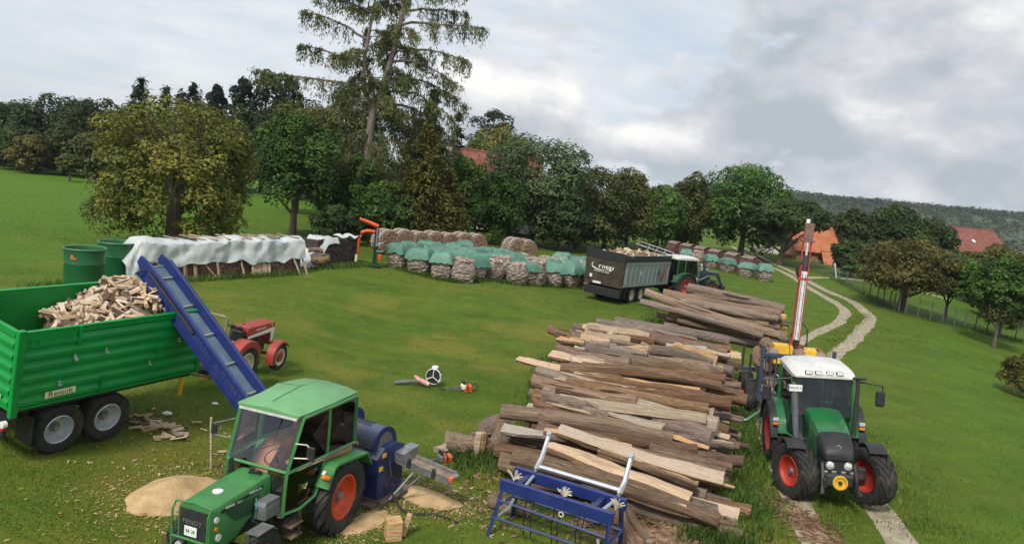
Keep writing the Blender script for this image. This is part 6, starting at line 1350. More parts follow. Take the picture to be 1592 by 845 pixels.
# round firewood bundles with two pale straps
def bundle(x, y, yaw, r, ln, label, group, dark=False, s=1.):
    root = empty('firewood_bundle', (x, y, T(x, y)), (0, 0, rad(yaw)), label, 'firewood bundle', group); mb = MB(); n = 20; rn = random.Random(int(x*91+y))
    prof = [(r*math.cos(math.pi*(1.18-1.36*k/n)), r*.95+r*math.sin(math.pi*(1.18-1.36*k/n))*.98) for k in range(n+1)]
    mb.prism(prof, 'X', -ln/2, ln/2); core = mb.build('core', MATS['dark_bundle'] if dark else MATS['bundle_side'], root)
    mb = MB()
    rr = .085
    for i in range(-9, 10):                                       # billet ends on both faces
        for j in range(0, 18):
            yy, zz = i*rr*1.75+(rr*.87 if j % 2 else 0)+rn.uniform(-.02, .02), .09+j*rr*1.52+rn.uniform(-.02, .02)
            if yy*yy+(zz-r*.95)**2 > (r*.97)**2 or (zz < .05): continue
            for sx in (-1, 1):
                e = sx*(ln/2+rn.uniform(.01, .07)); a0 = rn.uniform(0, 6); m_ = rn.choice((3, 4, 4, 5)); q = rr*rn.uniform(.75, 1.05)
                vs = [(sx*(ln/2-.02), yy+q*math.cos(a0+6.283*k/m_), zz+q*math.sin(a0+6.283*k/m_)) for k in range(m_)]+[(e, yy+q*math.cos(a0+6.283*k/m_), zz+q*math.sin(a0+6.283*k/m_)) for k in range(m_)]
                mb.add(vs, [tuple(range(m_, 2*m_))]+[(k, (k+1) % m_, m_+(k+1) % m_, m_+k) for k in range(m_)])
    e_ = mb.build('billet_end', MATS['dark_billet'] if dark else MATS['billet_ends'], root, False); e_['kind'] = 'stuff'
    if not dark:
        mb = MB()
        for k in range(2, n-2, 1):
            a = math.pi*(1.18-1.36*(k+.5)/n); mb.tube([(-ln/2, r*1.0*math.cos(a), r*.95+r*1.0*math.sin(a)), (ln/2, r*1.0*math.cos(a+.03), r*.95+r*1.0*math.sin(a+.03))], .07, 5)
        sl = mb.build('billet', MATS['bundle_side'], root); sl['kind'] = 'stuff'
        for sx in (-.28, .28):
            mb = MB(); mb.tube([(sx*ln, 1.075*r*math.cos(math.pi*(1.1-1.2*k/n)), r*.95+1.075*r*math.sin(math.pi*(1.1-1.2*k/n))) for k in range(n+1)], .026, 4); mb.build('strap', MATS['strap_white'], root)
    return root
mk('bundle_side', (.19, .125, .095), .9, var=.4, scale=5, col2=(.30, .23, .185)); mk('billet_ends', (.30, .19, .115), .85, var=.4, scale=7, rnd=.12); mk('dark_bundle', (.11, .055, .042), .9, var=.4, scale=4); mk('dark_billet', (.15, .075, .055), .9, var=.4, scale=6); mk('strap_white', (.58, .54, .50), .6)
GBU = 'strapped firewood bundles behind the bags'
for i, (x, y) in enumerate([(-8.7, 50.8), (-7.75, 51.7), (-6.8, 52.6), (-5.85, 53.5), (-4.9, 54.5), (-3.95, 55.4), (-3.0, 56.3)]):
    bundle(x, y, -42, .82+.04*(i % 2), 1.05, ['leftmost strapped bundle, its long side showing two straps', 'second strapped bundle from the left behind the bags', 'third strapped bundle from the left behind the bags', 'middle strapped bundle of the row behind the bags', 'third strapped bundle from the right end of the long row', 'second strapped bundle from the right end of the long row', 'right end bundle of the long strapped row'][i], GBU)
for i, (x, y) in enumerate([(-.1, 58.3), (.8, 59.0)]): bundle(x, y, -42, .85, 1.05, ['left one of the two separate bundles behind the middle bags', 'right one of the two separate bundles behind the middle bags'][i], GBU)
for i, (x, y) in enumerate([(22.7, 72.6), (21.6, 74.6), (20.5, 76.7), (19.5, 78.8), (18.5, 80.8), (17.5, 82.8)]):
    bundle(x, y, -60, .86, 1.3, ['dark round bundle nearest the cherry tree', 'second dark round bundle from the cherry tree', 'third dark round bundle from the cherry tree', 'fourth dark round bundle from the cherry tree', 'fifth dark round bundle from the cherry tree', 'farthest dark round bundle behind the loader tractor'][i], 'dark bundles behind the green-capped bags', True)
    mb = MB(); x0, y0 = x, y; mb.grid(lambda u, v: (x0+math.cos(rad(-60))*(u-.5)*1.5-math.sin(rad(-60))*.92*math.cos(math.pi*(.25+.5*v)), y0+math.sin(rad(-60))*(u-.5)*1.5+math.cos(rad(-60))*.92*math.cos(math.pi*(.25+.5*v)), T(x0, y0)+.86+.93*math.sin(math.pi*(.25+.5*v))+.03*noise.noise((u*3, v*4, i))), 6, 10)
    tag(mb.build('grey_sheet', mk('pale_grey_sheet', (.20, .15, .13), .7, var=.25, scale=3), None, True), ['pale sheet over the dark bundle nearest the cherry tree', 'pale sheet over the second dark bundle', 'pale sheet over the third dark bundle', 'pale sheet over the fourth dark bundle', 'pale sheet over the fifth dark bundle', 'pale sheet over the farthest dark bundle'][i], 'sheet', 'sheets over the dark bundles')

# ------------------------------------------------------------------ covered woodpile on the left
tarpM = mk('white_tarp', (.47, .50, .50), .55, var=.10, scale=1.6, bump=.5, bscale=5, dirt=.22, dirtcol=(.33, .34, .31))
wp0, wp1 = Vector((-16.55, 32.6, 0)), Vector((-10.95, 39.0, 0)); wu = (wp1-wp0).normalized(); wv = Vector((-wu.y, wu.x, 0)); wl = (wp1-wp0).length; wyaw = math.atan2(wu.y, wu.x)
def woodstack(name, x0, yaw, ln, H, dep, label, matE, matS, seed, slope=0.):
    root = empty(name, (x0.x, x0.y, T(x0.x, x0.y)), (0, 0, yaw), label, 'woodpile'); rn = random.Random(seed); mb = MB()
    mb.box((ln/2, dep/2, H/2-.03), (ln, dep-.06, H-.1)); mb.build('core', matS, root, False); mb = MB(); j = 0; z = .07
    while z < H-.04:
        x = .07
        while x < ln-.05:
            q = rn.uniform(.055, .09); m_ = rn.choice((3, 4, 5, 6)); a0 = rn.uniform(0, 6); e = -rn.uniform(.0, .06)
            vs = [(x+q*math.cos(a0+6.283*k/m_), .05, z+q*math.sin(a0+6.283*k/m_)) for k in range(m_)]+[(x+q*math.cos(a0+6.283*k/m_), e, z+q*math.sin(a0+6.283*k/m_)) for k in range(m_)]
            mb.add(vs, [tuple(range(m_, 2*m_))]+[(k, (k+1) % m_, m_+(k+1) % m_, m_+k) for k in range(m_)]); x += q*1.75
        z += .125
    e_ = mb.build('billet_end', matE, root, False); e_['kind'] = 'stuff'; return root
H1 = 1.55
woodstack('woodpile', wp0+wu*.5, wyaw, wl-.5, H1, 1.05, 'long woodpile under the white sheet left of the yard', mk('woodpile_ends', (.21, .115, .075), .9, var=.45, scale=6), MATS['bundle_side'], 4)
def drape(u, v):
    s = -.35+u*(wl+.4); rid = abs(math.sin(s*1.25+.6*math.sin(s*.9)))**.7
    hem = (1.0 if s > 1.0 else .95+.6*ss(1.0, .1, s))+.22*noise.noise((s*.55, 8, 4))+.16*noise.noise((s*1.7, 3, 2))+.12*noise.noise((s*1.3, 2, 1))
    back, top = .9, 1.15; tot = back+top+hem; d = v*tot; zt = H1+.09+.09*rid+.13*noise.noise((s*.9, 5, 0))
    if d < back: off, z = 1.16, zt-(back-d)
    elif d < back+top: t = (d-back)/top; off, z = 1.12-1.26*t, zt+.14*math.sin(t*3.14)
    else: k = d-back-top; off, z = -.15-.22*k*(.5+.5*math.sin(s*2.3+1))-.05*rid, zt-k
    if s < .3: z -= (.3-s)*1.35*(1 if d > back else .6); off -= (.3-s)*.4*(1 if d > back+top*.5 else 0)
    off += .15*noise.noise((s*1.9+d*1.1, d*1.1-s*.5, 3))+.08*abs(noise.noise((s*4+d*2, d*2.2, 7))); p = wp0+wu*s+wv*off
    return (p.x, p.y, max(T(p.x, p.y)+.03, T(p.x, p.y)+z+.04*noise.noise((s*3, d*2, 9))))
mb = MB(); mb.grid(drape, 90, 30); tag(mb.build('white_sheet', tarpM, None, True), 'crumpled white sheet draped over the long woodpile, reaching the ground at its left end', 'tarpaulin')
plankM = woodmat('plank', (.26, .17, .10), (.46, .32, .19), (.19, .15, .12), .3)
def plank(a, b, wd, th, label, group, name='plank', mat=None):
    a, b = Vector(a), Vector(b); d = b-a; mb = MB(); mb.box((0, 0, 0), (d.length, wd, th), b=.006)
    o = mb.build(name, mat or plankM, None, loc=(a+b)/2); o.rotation_euler = d.to_track_quat('X', 'Z').to_euler(); return tag(o, label, 'plank', group)
prn = random.Random(2)
tl = ['dark board on the left part of the white sheet', 'black board lying on top of the white sheet', 'second dark board on the white sheet', 'brown board on the sheet above the pallet', 'light yellow board on the sheet', 'thin brown board on the middle of the sheet', 'grey board right of the middle on the sheet', 'tan board on the right half of the sheet', 'short brown board on the right half of the sheet', 'pale thick board near the right end of the sheet', 'pair of stacked tan boards near the right end, lower one', 'upper tan board near the right end of the sheet', 'orange-brown board at the right end of the sheet']
for i, l in enumerate(tl):
    s = 1.9+i*.50; c = wp0+wu*s+wv*.42; z = T(c.x, c.y)+H1+.31; dr = (wu*prn.uniform(.0, 1.3)-wv*prn.uniform(.35, .9)).normalized()*prn.uniform(.3, .8)
    plank((c.x-dr.x, c.y-dr.y, z+.05), (c.x+dr.x, c.y+dr.y, z-.07), prn.uniform(.10, .2), .04, l, 'boards weighing down the white sheet', mat=inkM if i == 1 else None)
def lean(s, out, h, dx, wd, label, th=.05):
    g_ = wp0+wu*s-wv*(.12+out); t_ = wp0+wu*(s+dx)-wv*.16; plank((g_.x, g_.y, T(g_.x, g_.y)-.03), (t_.x, t_.y, T(t_.x, t_.y)+h), wd, th, label, 'boards leaning against the woodpile', 'prop_board')
for a in [(.25, .35, 1.0, .15, .12, 'slat at the left corner of the white sheet'), (2.35, .15, .95, -.05, .16, 'upright broad slat hidden partly by the conveyor top'), (2.75, .3, .98, .02, .15, 'thick pale post right beside the conveyor top'), (3.75, .55, .8, -.6, .07, 'thin slat leaning to the left under the sheet'), (3.9, .3, .95, -.06, .11, 'pale slat right of the thin leaning slat'), (5.2, .3, .85, -.15, .11, 'pale slat just left of the pallet'), (8.15, .45, .95, -.25, .11, 'left slat of the pair at the right end of the pile'), (8.55, .5, .9, -.15, .12, 'right slat of the pair at the right end of the pile')]: lean(*a)
a_, b_ = wp0+wu*.2-wv*.42, wp0+wu*1.35-wv*.42
plank((a_.x, a_.y, T(a_.x, a_.y)+.92), (b_.x, b_.y, T(b_.x, b_.y)+.88), .12, .05, 'horizontal slat crossing the left end of the sheet', 'boards leaning against the woodpile', 'prop_board')
a_, b_ = wp0+wu*1.1-wv*.38, wp0+wu*.75-wv*.75
plank((a_.x, a_.y, T(a_.x, a_.y)+.95), (b_.x, b_.y, T(b_.x, b_.y)-.02), .12, .05, 'slanting slat under the horizontal slat at the left end', 'boards leaning against the woodpile', 'prop_board')
def pallet():
    c = wp0+wu*6.05-wv*.45; root = empty('slatted_pallet', (c.x, c.y, T(c.x, c.y)), (rad(-22), rad(6), wyaw), 'brown slatted pallet panel leaning against the woodpile', 'pallet')
    for i in range(9): mb = MB(); mb.box((-.46+i*.115, 0, .58), (.095, .025, 1.18)); mb.build('slat', plankM, root, False)
    for z in (.12, .58, 1.05): mb = MB(); mb.box((0, .035, z), (1.02, .04, .1)); mb.build('cross_batten', plankM, root, False)
pallet()
# short dark stack with its own sheet
q0, q1 = Vector((-10.75, 41.3, 0)), Vector((-9.2, 44.6, 0)); qu = (q1-q0).normalized(); qv = Vector((-qu.y, qu.x, 0)); ql = (q1-q0).length
woodstack('dark_woodpile', q0, math.atan2(qu.y, qu.x), ql, 1.5, 1.1, 'short stack of dark weathered wood right of the white-covered pile', mk('dark_log_ends', (.075, .058, .052), .9, var=.5, scale=6), mk('dark_wood', (.05, .04, .035), .9, var=.4), 9)
def drape2(u, v):
    s = -.9+u*2.5; off = 1.15-v*1.65; z = 1.56 if s > .6 else 1.56-(.6-s)*1.02
    k = max(0, v-.72)/.28; z -= k*(.25+.55*ss(1.2, -.6, s)); off += k*.25; p = q0+qu*s+qv*off+Vector((0, 0, 0))
    return (p.x, p.y, max(T(p.x, p.y)+.04, T(p.x, p.y)+z+.05*noise.noise((s*2.4, v*4, 4))+.04*math.sin(v*14+s*2)))
mb = MB(); mb.grid(drape2, 26, 26); tag(mb.build('white_sheet', tarpM, None, True), 'white sheet sliding down the left end of the short dark stack', 'tarpaulin')
mb = MB(); mb.grid(lambda u, v: (lambda p: (p.x, p.y, T(p.x, p.y)+1.55+.10*math.sin(u*9)+.05*math.sin(v*7)))(q0+qu*(2.3+u*1.3)+qv*(.85-v*1.05)), 14, 10); tag(mb.build('white_sheet', tarpM, None, True), 'small crumpled white sheet on top of the short dark stack by the splitter', 'tarpaulin')
c = q0-qu*.35-qv*.55; log('b', c.x, c.y, T(c.x, c.y)+.55, math.degrees(math.atan2(qu.y, qu.x))-58, -12, .95, .21, 'log with a round orange cut end in front of the sliding white sheet')
c = q0-qu*.3-qv*.15; log('b', c.x, c.y, T(c.x, c.y)+.92, 30, 0, .8, .13, 'thinner log lying on the log with the orange cut end')

# ------------------------------------------------------------------ green drums
def drum(x, y, label, logo):
    root = empty('green_drum', (x, y, T(x, y)), (0, 0, 0), label, 'drum', 'big green drums behind the trailer'); r, h = .76, 1.62
    mb = MB(); mb.lathe([(0, .04), (r*.93, .04), (r*.95, 0), (r*.955, .3), (r*.97, h*.62), (r*.985, h*.62+.03), (r*.97, h*.62+.06), (r, h-.05), (r*1.03, h-.03), (r*1.03, h), (r*.98, h), (r*.96, h-.05), (r*.9, .1), (0, .1)], n=40); mb.build('body', mk('drum_green_paint', (.008, .095, .028), .4, var=.12, scale=2, dirt=.15), root)
    mb = MB(); mb.lathe([(r*1.03, h-.03), (r*1.05, h), (r*1.03, h+.03), (r*.97, h+.01)], n=40); mb.build('rim', mk('drum_rim_paint', (.07, .20, .10), .5, var=.1), root)
    mb = MB(); mb.box((-r*.97, -.1, h*.60), (.08, .1, .1)); mb.build('catch', whiteP, root)
    if logo:
        for k, (dx, dz, w_, hh) in enumerate(((-.06, -.26, .10, .09), (.02, -.35, .24, .055))):
            mb = MB(); a = -1.57-.03+dx; mb.box((0, 0, 0), (w_, .012, hh)); o = mb.build('emblem', mk('logo_orange', (.62, .16, .04), .5), root); o.location = (r*1.0*math.cos(a), r*1.0*math.sin(a), h+dz); o.rotation_euler = (0, 0, a+1.571)
drum(-17.25, 30.3, 'front green drum with a small orange emblem behind the trailer', True)
drum(-17.3, 32.9, 'rear green drum half hidden by the drum with the emblem', False)

# ------------------------------------------------------------------ log splitter
def splitter():
    root = empty('log_splitter', (-8.05, 44.0, T(-8.05, 44)), (0, 0, rad(8)), 'tall dark green log splitter with orange lifting arm beside the bags', 'log splitter'); g = mk('dark_green_paint', (.008, .045, .02), .4, var=.15, dirt=.2); o_ = mk('orange_arm_paint', (.62, .085, .02), .45, var=.1, dirt=.2)
    mb = MB(); mb.box((0, 0, 1.25), (.16, .10, 2.3), b=.01); mb.box((.09, 0, 1.25), (.03, .26, 2.2)); mb.box((-.09, 0, 1.25), (.03, .26, 2.2)); mb.build('column', g, root)
    mb = MB(); mb.box((0, -.15, .1), (.62, .7, .1), b=.02); mb.box((0, 0, .22), (.3, .3, .2)); mb.box((-.3, -.3, .06), (.5, .1, .08)); mb.box((.35, -.35, .07), (.14, .14, .14)); mb.build('foot', g, root)
    mb = MB(); mb.cyl((.02, -.16, 1.2), (.02, -.16, 2.3), .05, None, 10); mb.build('ram', steel, root)
    mb = MB(); mb.box((.28, -.12, .62), (.18, .2, .34), b=.03); mb.build('oil_tank', o_, root)
    mb = MB(); mb.box((.18, -.2, 1.3), (.2, .12, .1)); mb.tube([(.1, -.2, 1.35), (.42, -.25, 1.5)], .025); mb.box((.25, -.1, .95), (.4, .3, .08)); mb.build('control_lever', steel, root)
    mb = MB(); mb.tube([(.05, 0, 2.36), (-.35, 0, 2.5), (-1.05, 0, 2.72)], [.12, .12, .08], 4); mb.build('lift_boom', o_, root)
    mb = MB(); mb.tube([(-.1, .05, 2.02), (-.55, .0, 2.05), (-.85, 0, 1.95), (-.98, 0, 1.6), (-1.02, 0, .62)], [.12, .12, .11, .08, .05], 4); mb.build('lift_arm', o_, root)
    mb = MB(); mb.box((-1.08, 0, .42), (.13, .13, .42)); mb.build('counter_foot', creamP, root)
splitter()

# ------------------------------------------------------------------ tools on the grass
def blower():
    root = empty('backpack_blower', (-2.15, 23.95, T(-2.15, 23.95)), (0, 0, rad(-12)), 'white and black backpack blower lying on the grass with its grey tube', 'leaf blower')
    mb = MB(); mb.lathe([(.02, .13), (.22, .12), (.25, .05), (.25, -.05), (.2, -.12), (0, -.12)], (0, 0, .34), 'Y', 20); mb.build('motor_case', blackP, root)
    mb = MB(); mb.lathe([(.25, -.128), (.265, -.118), (.265, -.08), (.245, -.08)], (0, 0, .34), 'Y', 20)
    for k in range(3): a = k*2.094+.52+1.0; mb.tube([(0, -.15, .34), (.25*math.cos(a), -.14, .34+.25*math.sin(a))], .016, 5)
    mb.box((0, .02, .62), (.2, .16, .1), b=.03); mb.box((.2, .0, .3), (.08, .2, .3), b=.03); mb.build('harness_frame', whiteP, root)
    mb = MB(); mb.tube([(-.05, -.3, .12), (-.4, -.25, .2), (-.62, -.1, .26)], [.07, .075, .04], 8); mb.build('pipe_handle', mk('white_red_plastic', (.62, .55, .55), .4, col2=(.6, .2, .2), scale=4), root)
    mb = MB(); mb.tube([(-.35, -.2, .16), (-.75, -.35, .12), (-1.15, -.55, .06)], [.06, .065, .07], 8); mb.build('blow_tube', greyP, root)
    bars('strap', [[(.1, -.15, .2), (.3, -.3, .05), (.5, -.3, .05)], [(-.1, -.2, .2), (-.3, -.4, .04)]], .02, inkM, root)
blower()
def chainsaw(x, y, yaw, label, white=True):
    root = empty('chainsaw', (x, y, T(x, y)), (0, 0, rad(yaw)), label, 'chainsaw', 'chainsaws left on the grass')
    o_ = mk('signal_orange', (.68, .12, .03), .5)
    mb = MB(); mb.box((0, 0, .14), (.34, .22, .2), b=.05); mb.box((-.02, 0, .05), (.3, .2, .1), b=.02); mb.build('motor_case', o_, root)
    mb = MB(); mb.box((.13, .0, .17), (.12, .24, .17), b=.03); mb.build('cylinder_cover', whiteP if white else greyP, root)
    mb = MB(); mb.tube([(-.12, 0, .22), (-.3, 0, .26), (-.38, 0, .16), (-.32, 0, .06), (-.12, 0, .05)], .022, 6); mb.build('rear_handle', blackP, root)
    mb = MB(); mb.tube([(.02, -.13, .06), (.04, -.14, .26), (.06, 0, .33), (.04, .14, .26), (.02, .13, .06)], .016, 6); mb.box((.14, 0, .3), (.02, .2, .1)); mb.build('front_handle', blackP, root)
    mb = MB(); mb.prism([(.15, .07), (.62, .085), (.68, .12), (.62, .155), (.15, .17)], 'Y', -.012, .012); mb.build('guide_bar', greyP, root)
chainsaw(-1.05, 23.7, 205, 'orange and white chainsaw on the open grass right of the blower', True)
chainsaw(-1.12, 17.5, 215, 'orange-handled saw half hidden behind the infeed table', False)
mb = MB(); mb.tube([(-5.98, 15.55, .1), (-6.02, 15.50, 1.28)], .032, 5); tag(mb.build('wooden_stake', plankM), 'upright wooden stake standing in the grass by the sawdust heap', 'stake')
mb = MB(); mb.tube([(-6.02, 15.95, .35), (-5.62, 16.1, .36)], .04, 5); tag(mb.build('wooden_stick', plankM), 'short pale stick lying behind the upright stake', 'stick')
for i, (x, y, s, l) in enumerate([(-7.9, 17.6, .1, 'small white litter beside the scattered offcuts'), (-7.3, 19.0, .07, 'tiny white litter on the grass under the conveyor')]):
    mb = MB(); mb.lathe([(0, .07), (.06, .06), (.1, .03), (.09, 0)], n=9); o = mb.build('paper_scrap', whiteP, None, loc=(x, y, T(x, y))); o.scale = (s/.08, s/.11, s/.1); tag(o, l, 'litter')
# sawdust and bark litter: nobody could count it
def heap(name, cx, cy, rx, ry, h, yaw, mat, label, seed=1, n=34):
    mb = MB(); ca, sa = math.cos(rad(yaw)), math.sin(rad(yaw))
    def fn(u, v):
        a, r = u*6.2832, v; rr = r*(1+.22*noise.noise((math.cos(a)*1.6+seed, math.sin(a)*1.6, seed))); x, y = rx*rr*math.cos(a), ry*rr*math.sin(a)
        X_, Y_ = cx+x*ca-y*sa, cy+x*sa+y*ca; z = h*max(0, 1-r**1.5)*(1+.35*noise.noise((X_*1.7, Y_*1.7, seed)))+.05*noise.noise((X_*5, Y_*5, seed))*(1-r)+.015-.05*max(0, r-.9)*10
        return (X_, Y_, T(X_, Y_)+z)
    mb.grid(fn, n, 12); return tag(mb.build(name, mat), label, None, None, 'stuff')
sdust = mk('sawdust', (.44, .29, .14), .95, var=.2, scale=3, bump=1, bscale=30, col2=(.60, .42, .22)); litter = mk('bark_litter', (.14, .075, .045), .95, var=.5, scale=7, bump=1.2, bscale=25, col2=(.30, .18, .11))
heap('sawdust_heap', -6.0, 14.15, 1.15, .68, .32, 60, sdust, 'pale orange sawdust heap beside the old green tractor')
heap('sawdust_patch', -1.35, 15.55, .95, .42, .05, -28, sdust, 'thin sawdust patch under the infeed table', 3)
heap('sawdust_patch', -2.35, 14.1, .7, .28, .04, 60, sdust, 'thin sawdust patch behind the rear wheel of the old tractor', 5)
heap('bark_litter_patch', 3.7, 14.75, 1.1, .55, .05, -15, litter, 'brown bark litter on the ground right of the blue rack', 7)
def bits(name, cx, cy, sx, sy, yaw, n, size, mat, label, seed):
    r = np.random.default_rng(seed); q = r.normal(size=(n, 2))*np.array([sx, sy]); ca, sa = math.cos(rad(yaw)), math.sin(rad(yaw))
    x, y = cx+q[:, 0]*ca-q[:, 1]*sa, cy+q[:, 0]*sa+q[:, 1]*ca; z = TN(x, y)+.018+.02*r.random(n); a = r.random(n)*6.283; l = size*(.4+r.random(n)**2*1.8); w_ = l*(.12+.25*r.random(n))
    d = np.column_stack([np.cos(a), np.sin(a), r.normal(size=n)*.25]); e = np.column_stack([-np.sin(a), np.cos(a), r.normal(size=n)*.3]); c = np.column_stack([x, y, z]); l, w_ = l[:, None], w_[:, None]; up = np.array([0, 0, 1.])
    V = np.stack([c-d*l-e*w_, c+d*l-e*w_, c+d*l+e*w_, c-d*l+e*w_, c+up*w_*.8], 1).reshape(-1, 3); i = np.arange(n)[:, None]*5
    F = np.concatenate([i+np.array(t) for t in ((0, 1, 4), (1, 2, 4), (2, 3, 4), (3, 0, 4))], 1).reshape(-1, 3)
    return tag(place(name, npmesh(name, V, F, mat)), label, None, None, 'stuff')
chipM = leafmat('bark_chips', (.10, .055, .035), (.22, .13, .08), (.42, .29, .17), 1.2); dustM = leafmat('sawdust_flakes', (.40, .26, .13), (.55, .38, .2), (.65, .48, .28), 1.5)
bits('bark_chips', 7.15, 15.9, .26, .85, 10, 1500, .045, chipM, 'brown bark chips strewn on the left rut before the right tractor', 9)
bits('bark_chips', 3.7, 14.75, .95, .55, -15, 3200, .055, chipM, 'brown bark chips and shreds on the ground right of the blue rack', 10)
bits('bark_chips', 1.0, 17.2, .7, 1.2, -20, 1200, .05, chipM, 'bark shreds along the left foot of the front log pile', 12)
bits('sawdust_flakes', -6.0, 14.15, 1.05, .72, 60, 3500, .018, dustM, 'loose flakes round the sawdust heap', 13)
bits('sawdust_flakes', -1.35, 15.55, .9, .42, -28, 2600, .018, dustM, 'sawdust flakes scattered under the infeed table', 14)
bits('sawdust_flakes', -2.3, 14.0, .7, .35, 50, 1200, .018, dustM, 'sawdust flakes behind the rear wheel of the old tractor', 15)
# loads on the timber trailer: round bolts with their cut ends showing
hx, hy = math.cos(rad(-99.4)), math.sin(rad(-99.4)); o0 = ttr.location
for i, (b_, z, r) in enumerate([(-.55, 1.35, .2), (-.1, 1.3, .18), (.4, 1.36, .2), (.75, 1.3, .16), (-.75, 2.42, .17), (.02, 2.5, .16), (.62, 2.44, .19), (-.3, 1.75, .2), (.25, 1.78, .2), (-.72, 1.8, .18), (.7, 1.8, .18), (-.5, 2.12, .2), (.45, 2.14, .2)]):
    bx = -2.3 if z < 2.3 else -.75
    if z > 2.3: ln = .75
    else: ln = 2.4
    log('b' if i % 2 else 'g', o0.x+hx*bx-hy*b_, o0.y+hy*bx+hx*b_, z+.0, -99.4, 0, ln, r, ['lower bolt on the timber trailer, left', 'lower bolt on the timber trailer, left of centre', 'lower bolt on the timber trailer, right of centre', 'lower bolt on the timber trailer, right', 'bolt end showing left of the yellow crane base', 'pale bolt end in front of the crane boom foot', 'brown bolt end right of the crane boom foot', 'middle layer bolt on the timber trailer, left of centre', 'middle layer bolt on the timber trailer, right of centre', 'middle layer bolt on the timber trailer at the left stakes', 'middle layer bolt on the timber trailer at the right stakes', 'upper bolt on the timber trailer, left', 'upper bolt on the timber trailer, right'][i], 'bolts on the timber trailer')
# ------------------------------------------------------------------ buildings and fence
tileR = mk('old_red_tiles', (.165, .055, .04), .85, var=.25, scale=1.2, col2=(.23, .085, .06)); tileO = mk('orange_tiles', (.36, .115, .05), .85, var=.2, scale=1.0, col2=(.44, .16, .075)); plaster = mk('pale_plaster', (.62, .60, .55), .9, var=.06, scale=.5); brickW = mk('ochre_wall', (.30, .17, .085), .9, var=.3, scale=1.5); timber = mk('dark_timber', (.09, .06, .045), .85, var=.2, scale=2)
def house(name, x, y, z, yaw, ln, dep, eave, ridge, wallm, roofm, label, rows=18, over=.5, wins=0, chimney=None, step=None):
    root = empty(name, (x, y, z), (0, 0, rad(yaw)), label, 'building')
    mb = MB(); mb.prism([(-dep/2, 0), (dep/2, 0), (dep/2, eave), (0, ridge-.15), (-dep/2, eave)], 'X', 0, ln); mb.build('wall', wallm, root, False)
    sl = (ridge-eave)/(dep/2)
    for s in (1, -1):
        mb = MB()                                                 # courses of tiles, each lapping the one below
        for i in range(rows):
            t0, t1 = i/rows, (i+1)/rows; y0, y1 = s*(dep/2+over)*(1-t0), s*(dep/2+over)*(1-t1)
            za, zb = ridge-abs(y0)*sl+.10, ridge-abs(y1)*sl+.06
            mb.add([(-over, y0, za), (ln+over, y0, za), (ln+over, y1, zb), (-over, y1, zb), (-over, y0, za-.09), (ln+over, y0, za-.09)], [(0, 1, 2, 3), (0, 4, 5, 1)])
        rf = mb.build('roof', roofm, root, False)
    mb = MB(); mb.tube([(-over, 0, ridge+.1), (ln+over, 0, ridge+.1)], .14, 6); mb.build('ridge_cap', roofm, root)
    for i in range(wins):
        for s in (-1,):
            mb = MB(); mb.box((ln*(i+.7)/(wins+.4), s*(dep/2+.02), eave*.55), (1.0, .1, 1.2)); f = mb.build('window', whiteP, root, False)
            mb = MB(); mb.box((ln*(i+.7)/(wins+.4), s*(dep/2+.08), eave*.55), (.8, .03, 1.0)); mb.build('pane', mk('dark_window_pane', (.03, .035, .04), .15), f, False)
    return root
h1 = house('farmhouse', -10.6, 93, .4, 0, 12.5, 8, 5.2, 9.0, plaster, tileR, 'house with a brownish tiled roof hidden among the middle trees', 16, wins=3)
mb = MB(); mb.box((1.55, -1.2, 8.6), (.9, .8, 1.6)); ch = mb.build('chimney', plaster, h1, False)
mb = MB(); mb.box((1.5, -1.3, 9.6), (2.2, 1.2, .35), b=.05); mb.box((1.5, -1.3, 9.98), (1.3, 1.0, .3), b=.05); mb.box((1.5, -1.3, 10.28), (1.8, 1.1, .09)); mb.build('chimney_hood', mk('hood_slate', (.10, .115, .15), .4, .4), ch)
b1 = house('barn', 37.0, 103, -1.6, -4, 9.5, 8, 3.2, 6.4, brickW, tileO, 'barn with an orange tiled roof beside the track end', 14)
b2 = house('shed', 39.6, 97.5, -1.4, -6, 6.6, 5.0, 1.0, 2.9, timber, tileO, 'low shed with an orange roof below the barn roof', 10, .4)
b3 = house('long_barn', 71, 133, -1.5, 4, 11.5, 13, 3.6, 7.6, plaster, tileR, 'long barn with a dark red roof behind the orchard trees', 20, .6, 3)
for x in (2.2, 6.5):
    mb = MB(); mb.box((x, -3.4, 5.65), (.45, .7, .12), (32, 0, 0)); mb.build('skylight', whiteP, b3, False)
house('pink_house', 63.5, 97, -2.6, 10, 6, 6, 2.6, 4.6, mk('pink_plaster', (.50, .36, .30), .9, var=.06), tileR, 'small pinkish house at the right edge behind the garden trees', 10, wins=2)
mb = MB(); mb.box((0, 0, .8), (3.4, .25, 1.9)); mb.box((0, 0, 1.78), (3.6, .4, .1)); o = mb.build('white_wall', plaster, None, loc=(35.2, 106.5, -.9)); tag(o, 'white wall section beside the leaning cherry trunk', 'wall')
r_ = woodstack('far_woodpile', Vector((35.6, 101.3, 0)), rad(-14), 5.2, 1.6, 1.0, 'orange-brown long firewood stack at the end of the track', mk('orange_billet_ends', (.34, .18, .08), .9, var=.4, scale=4), MATS['bundle_side'], 6)
r_.location.z -= 1.0
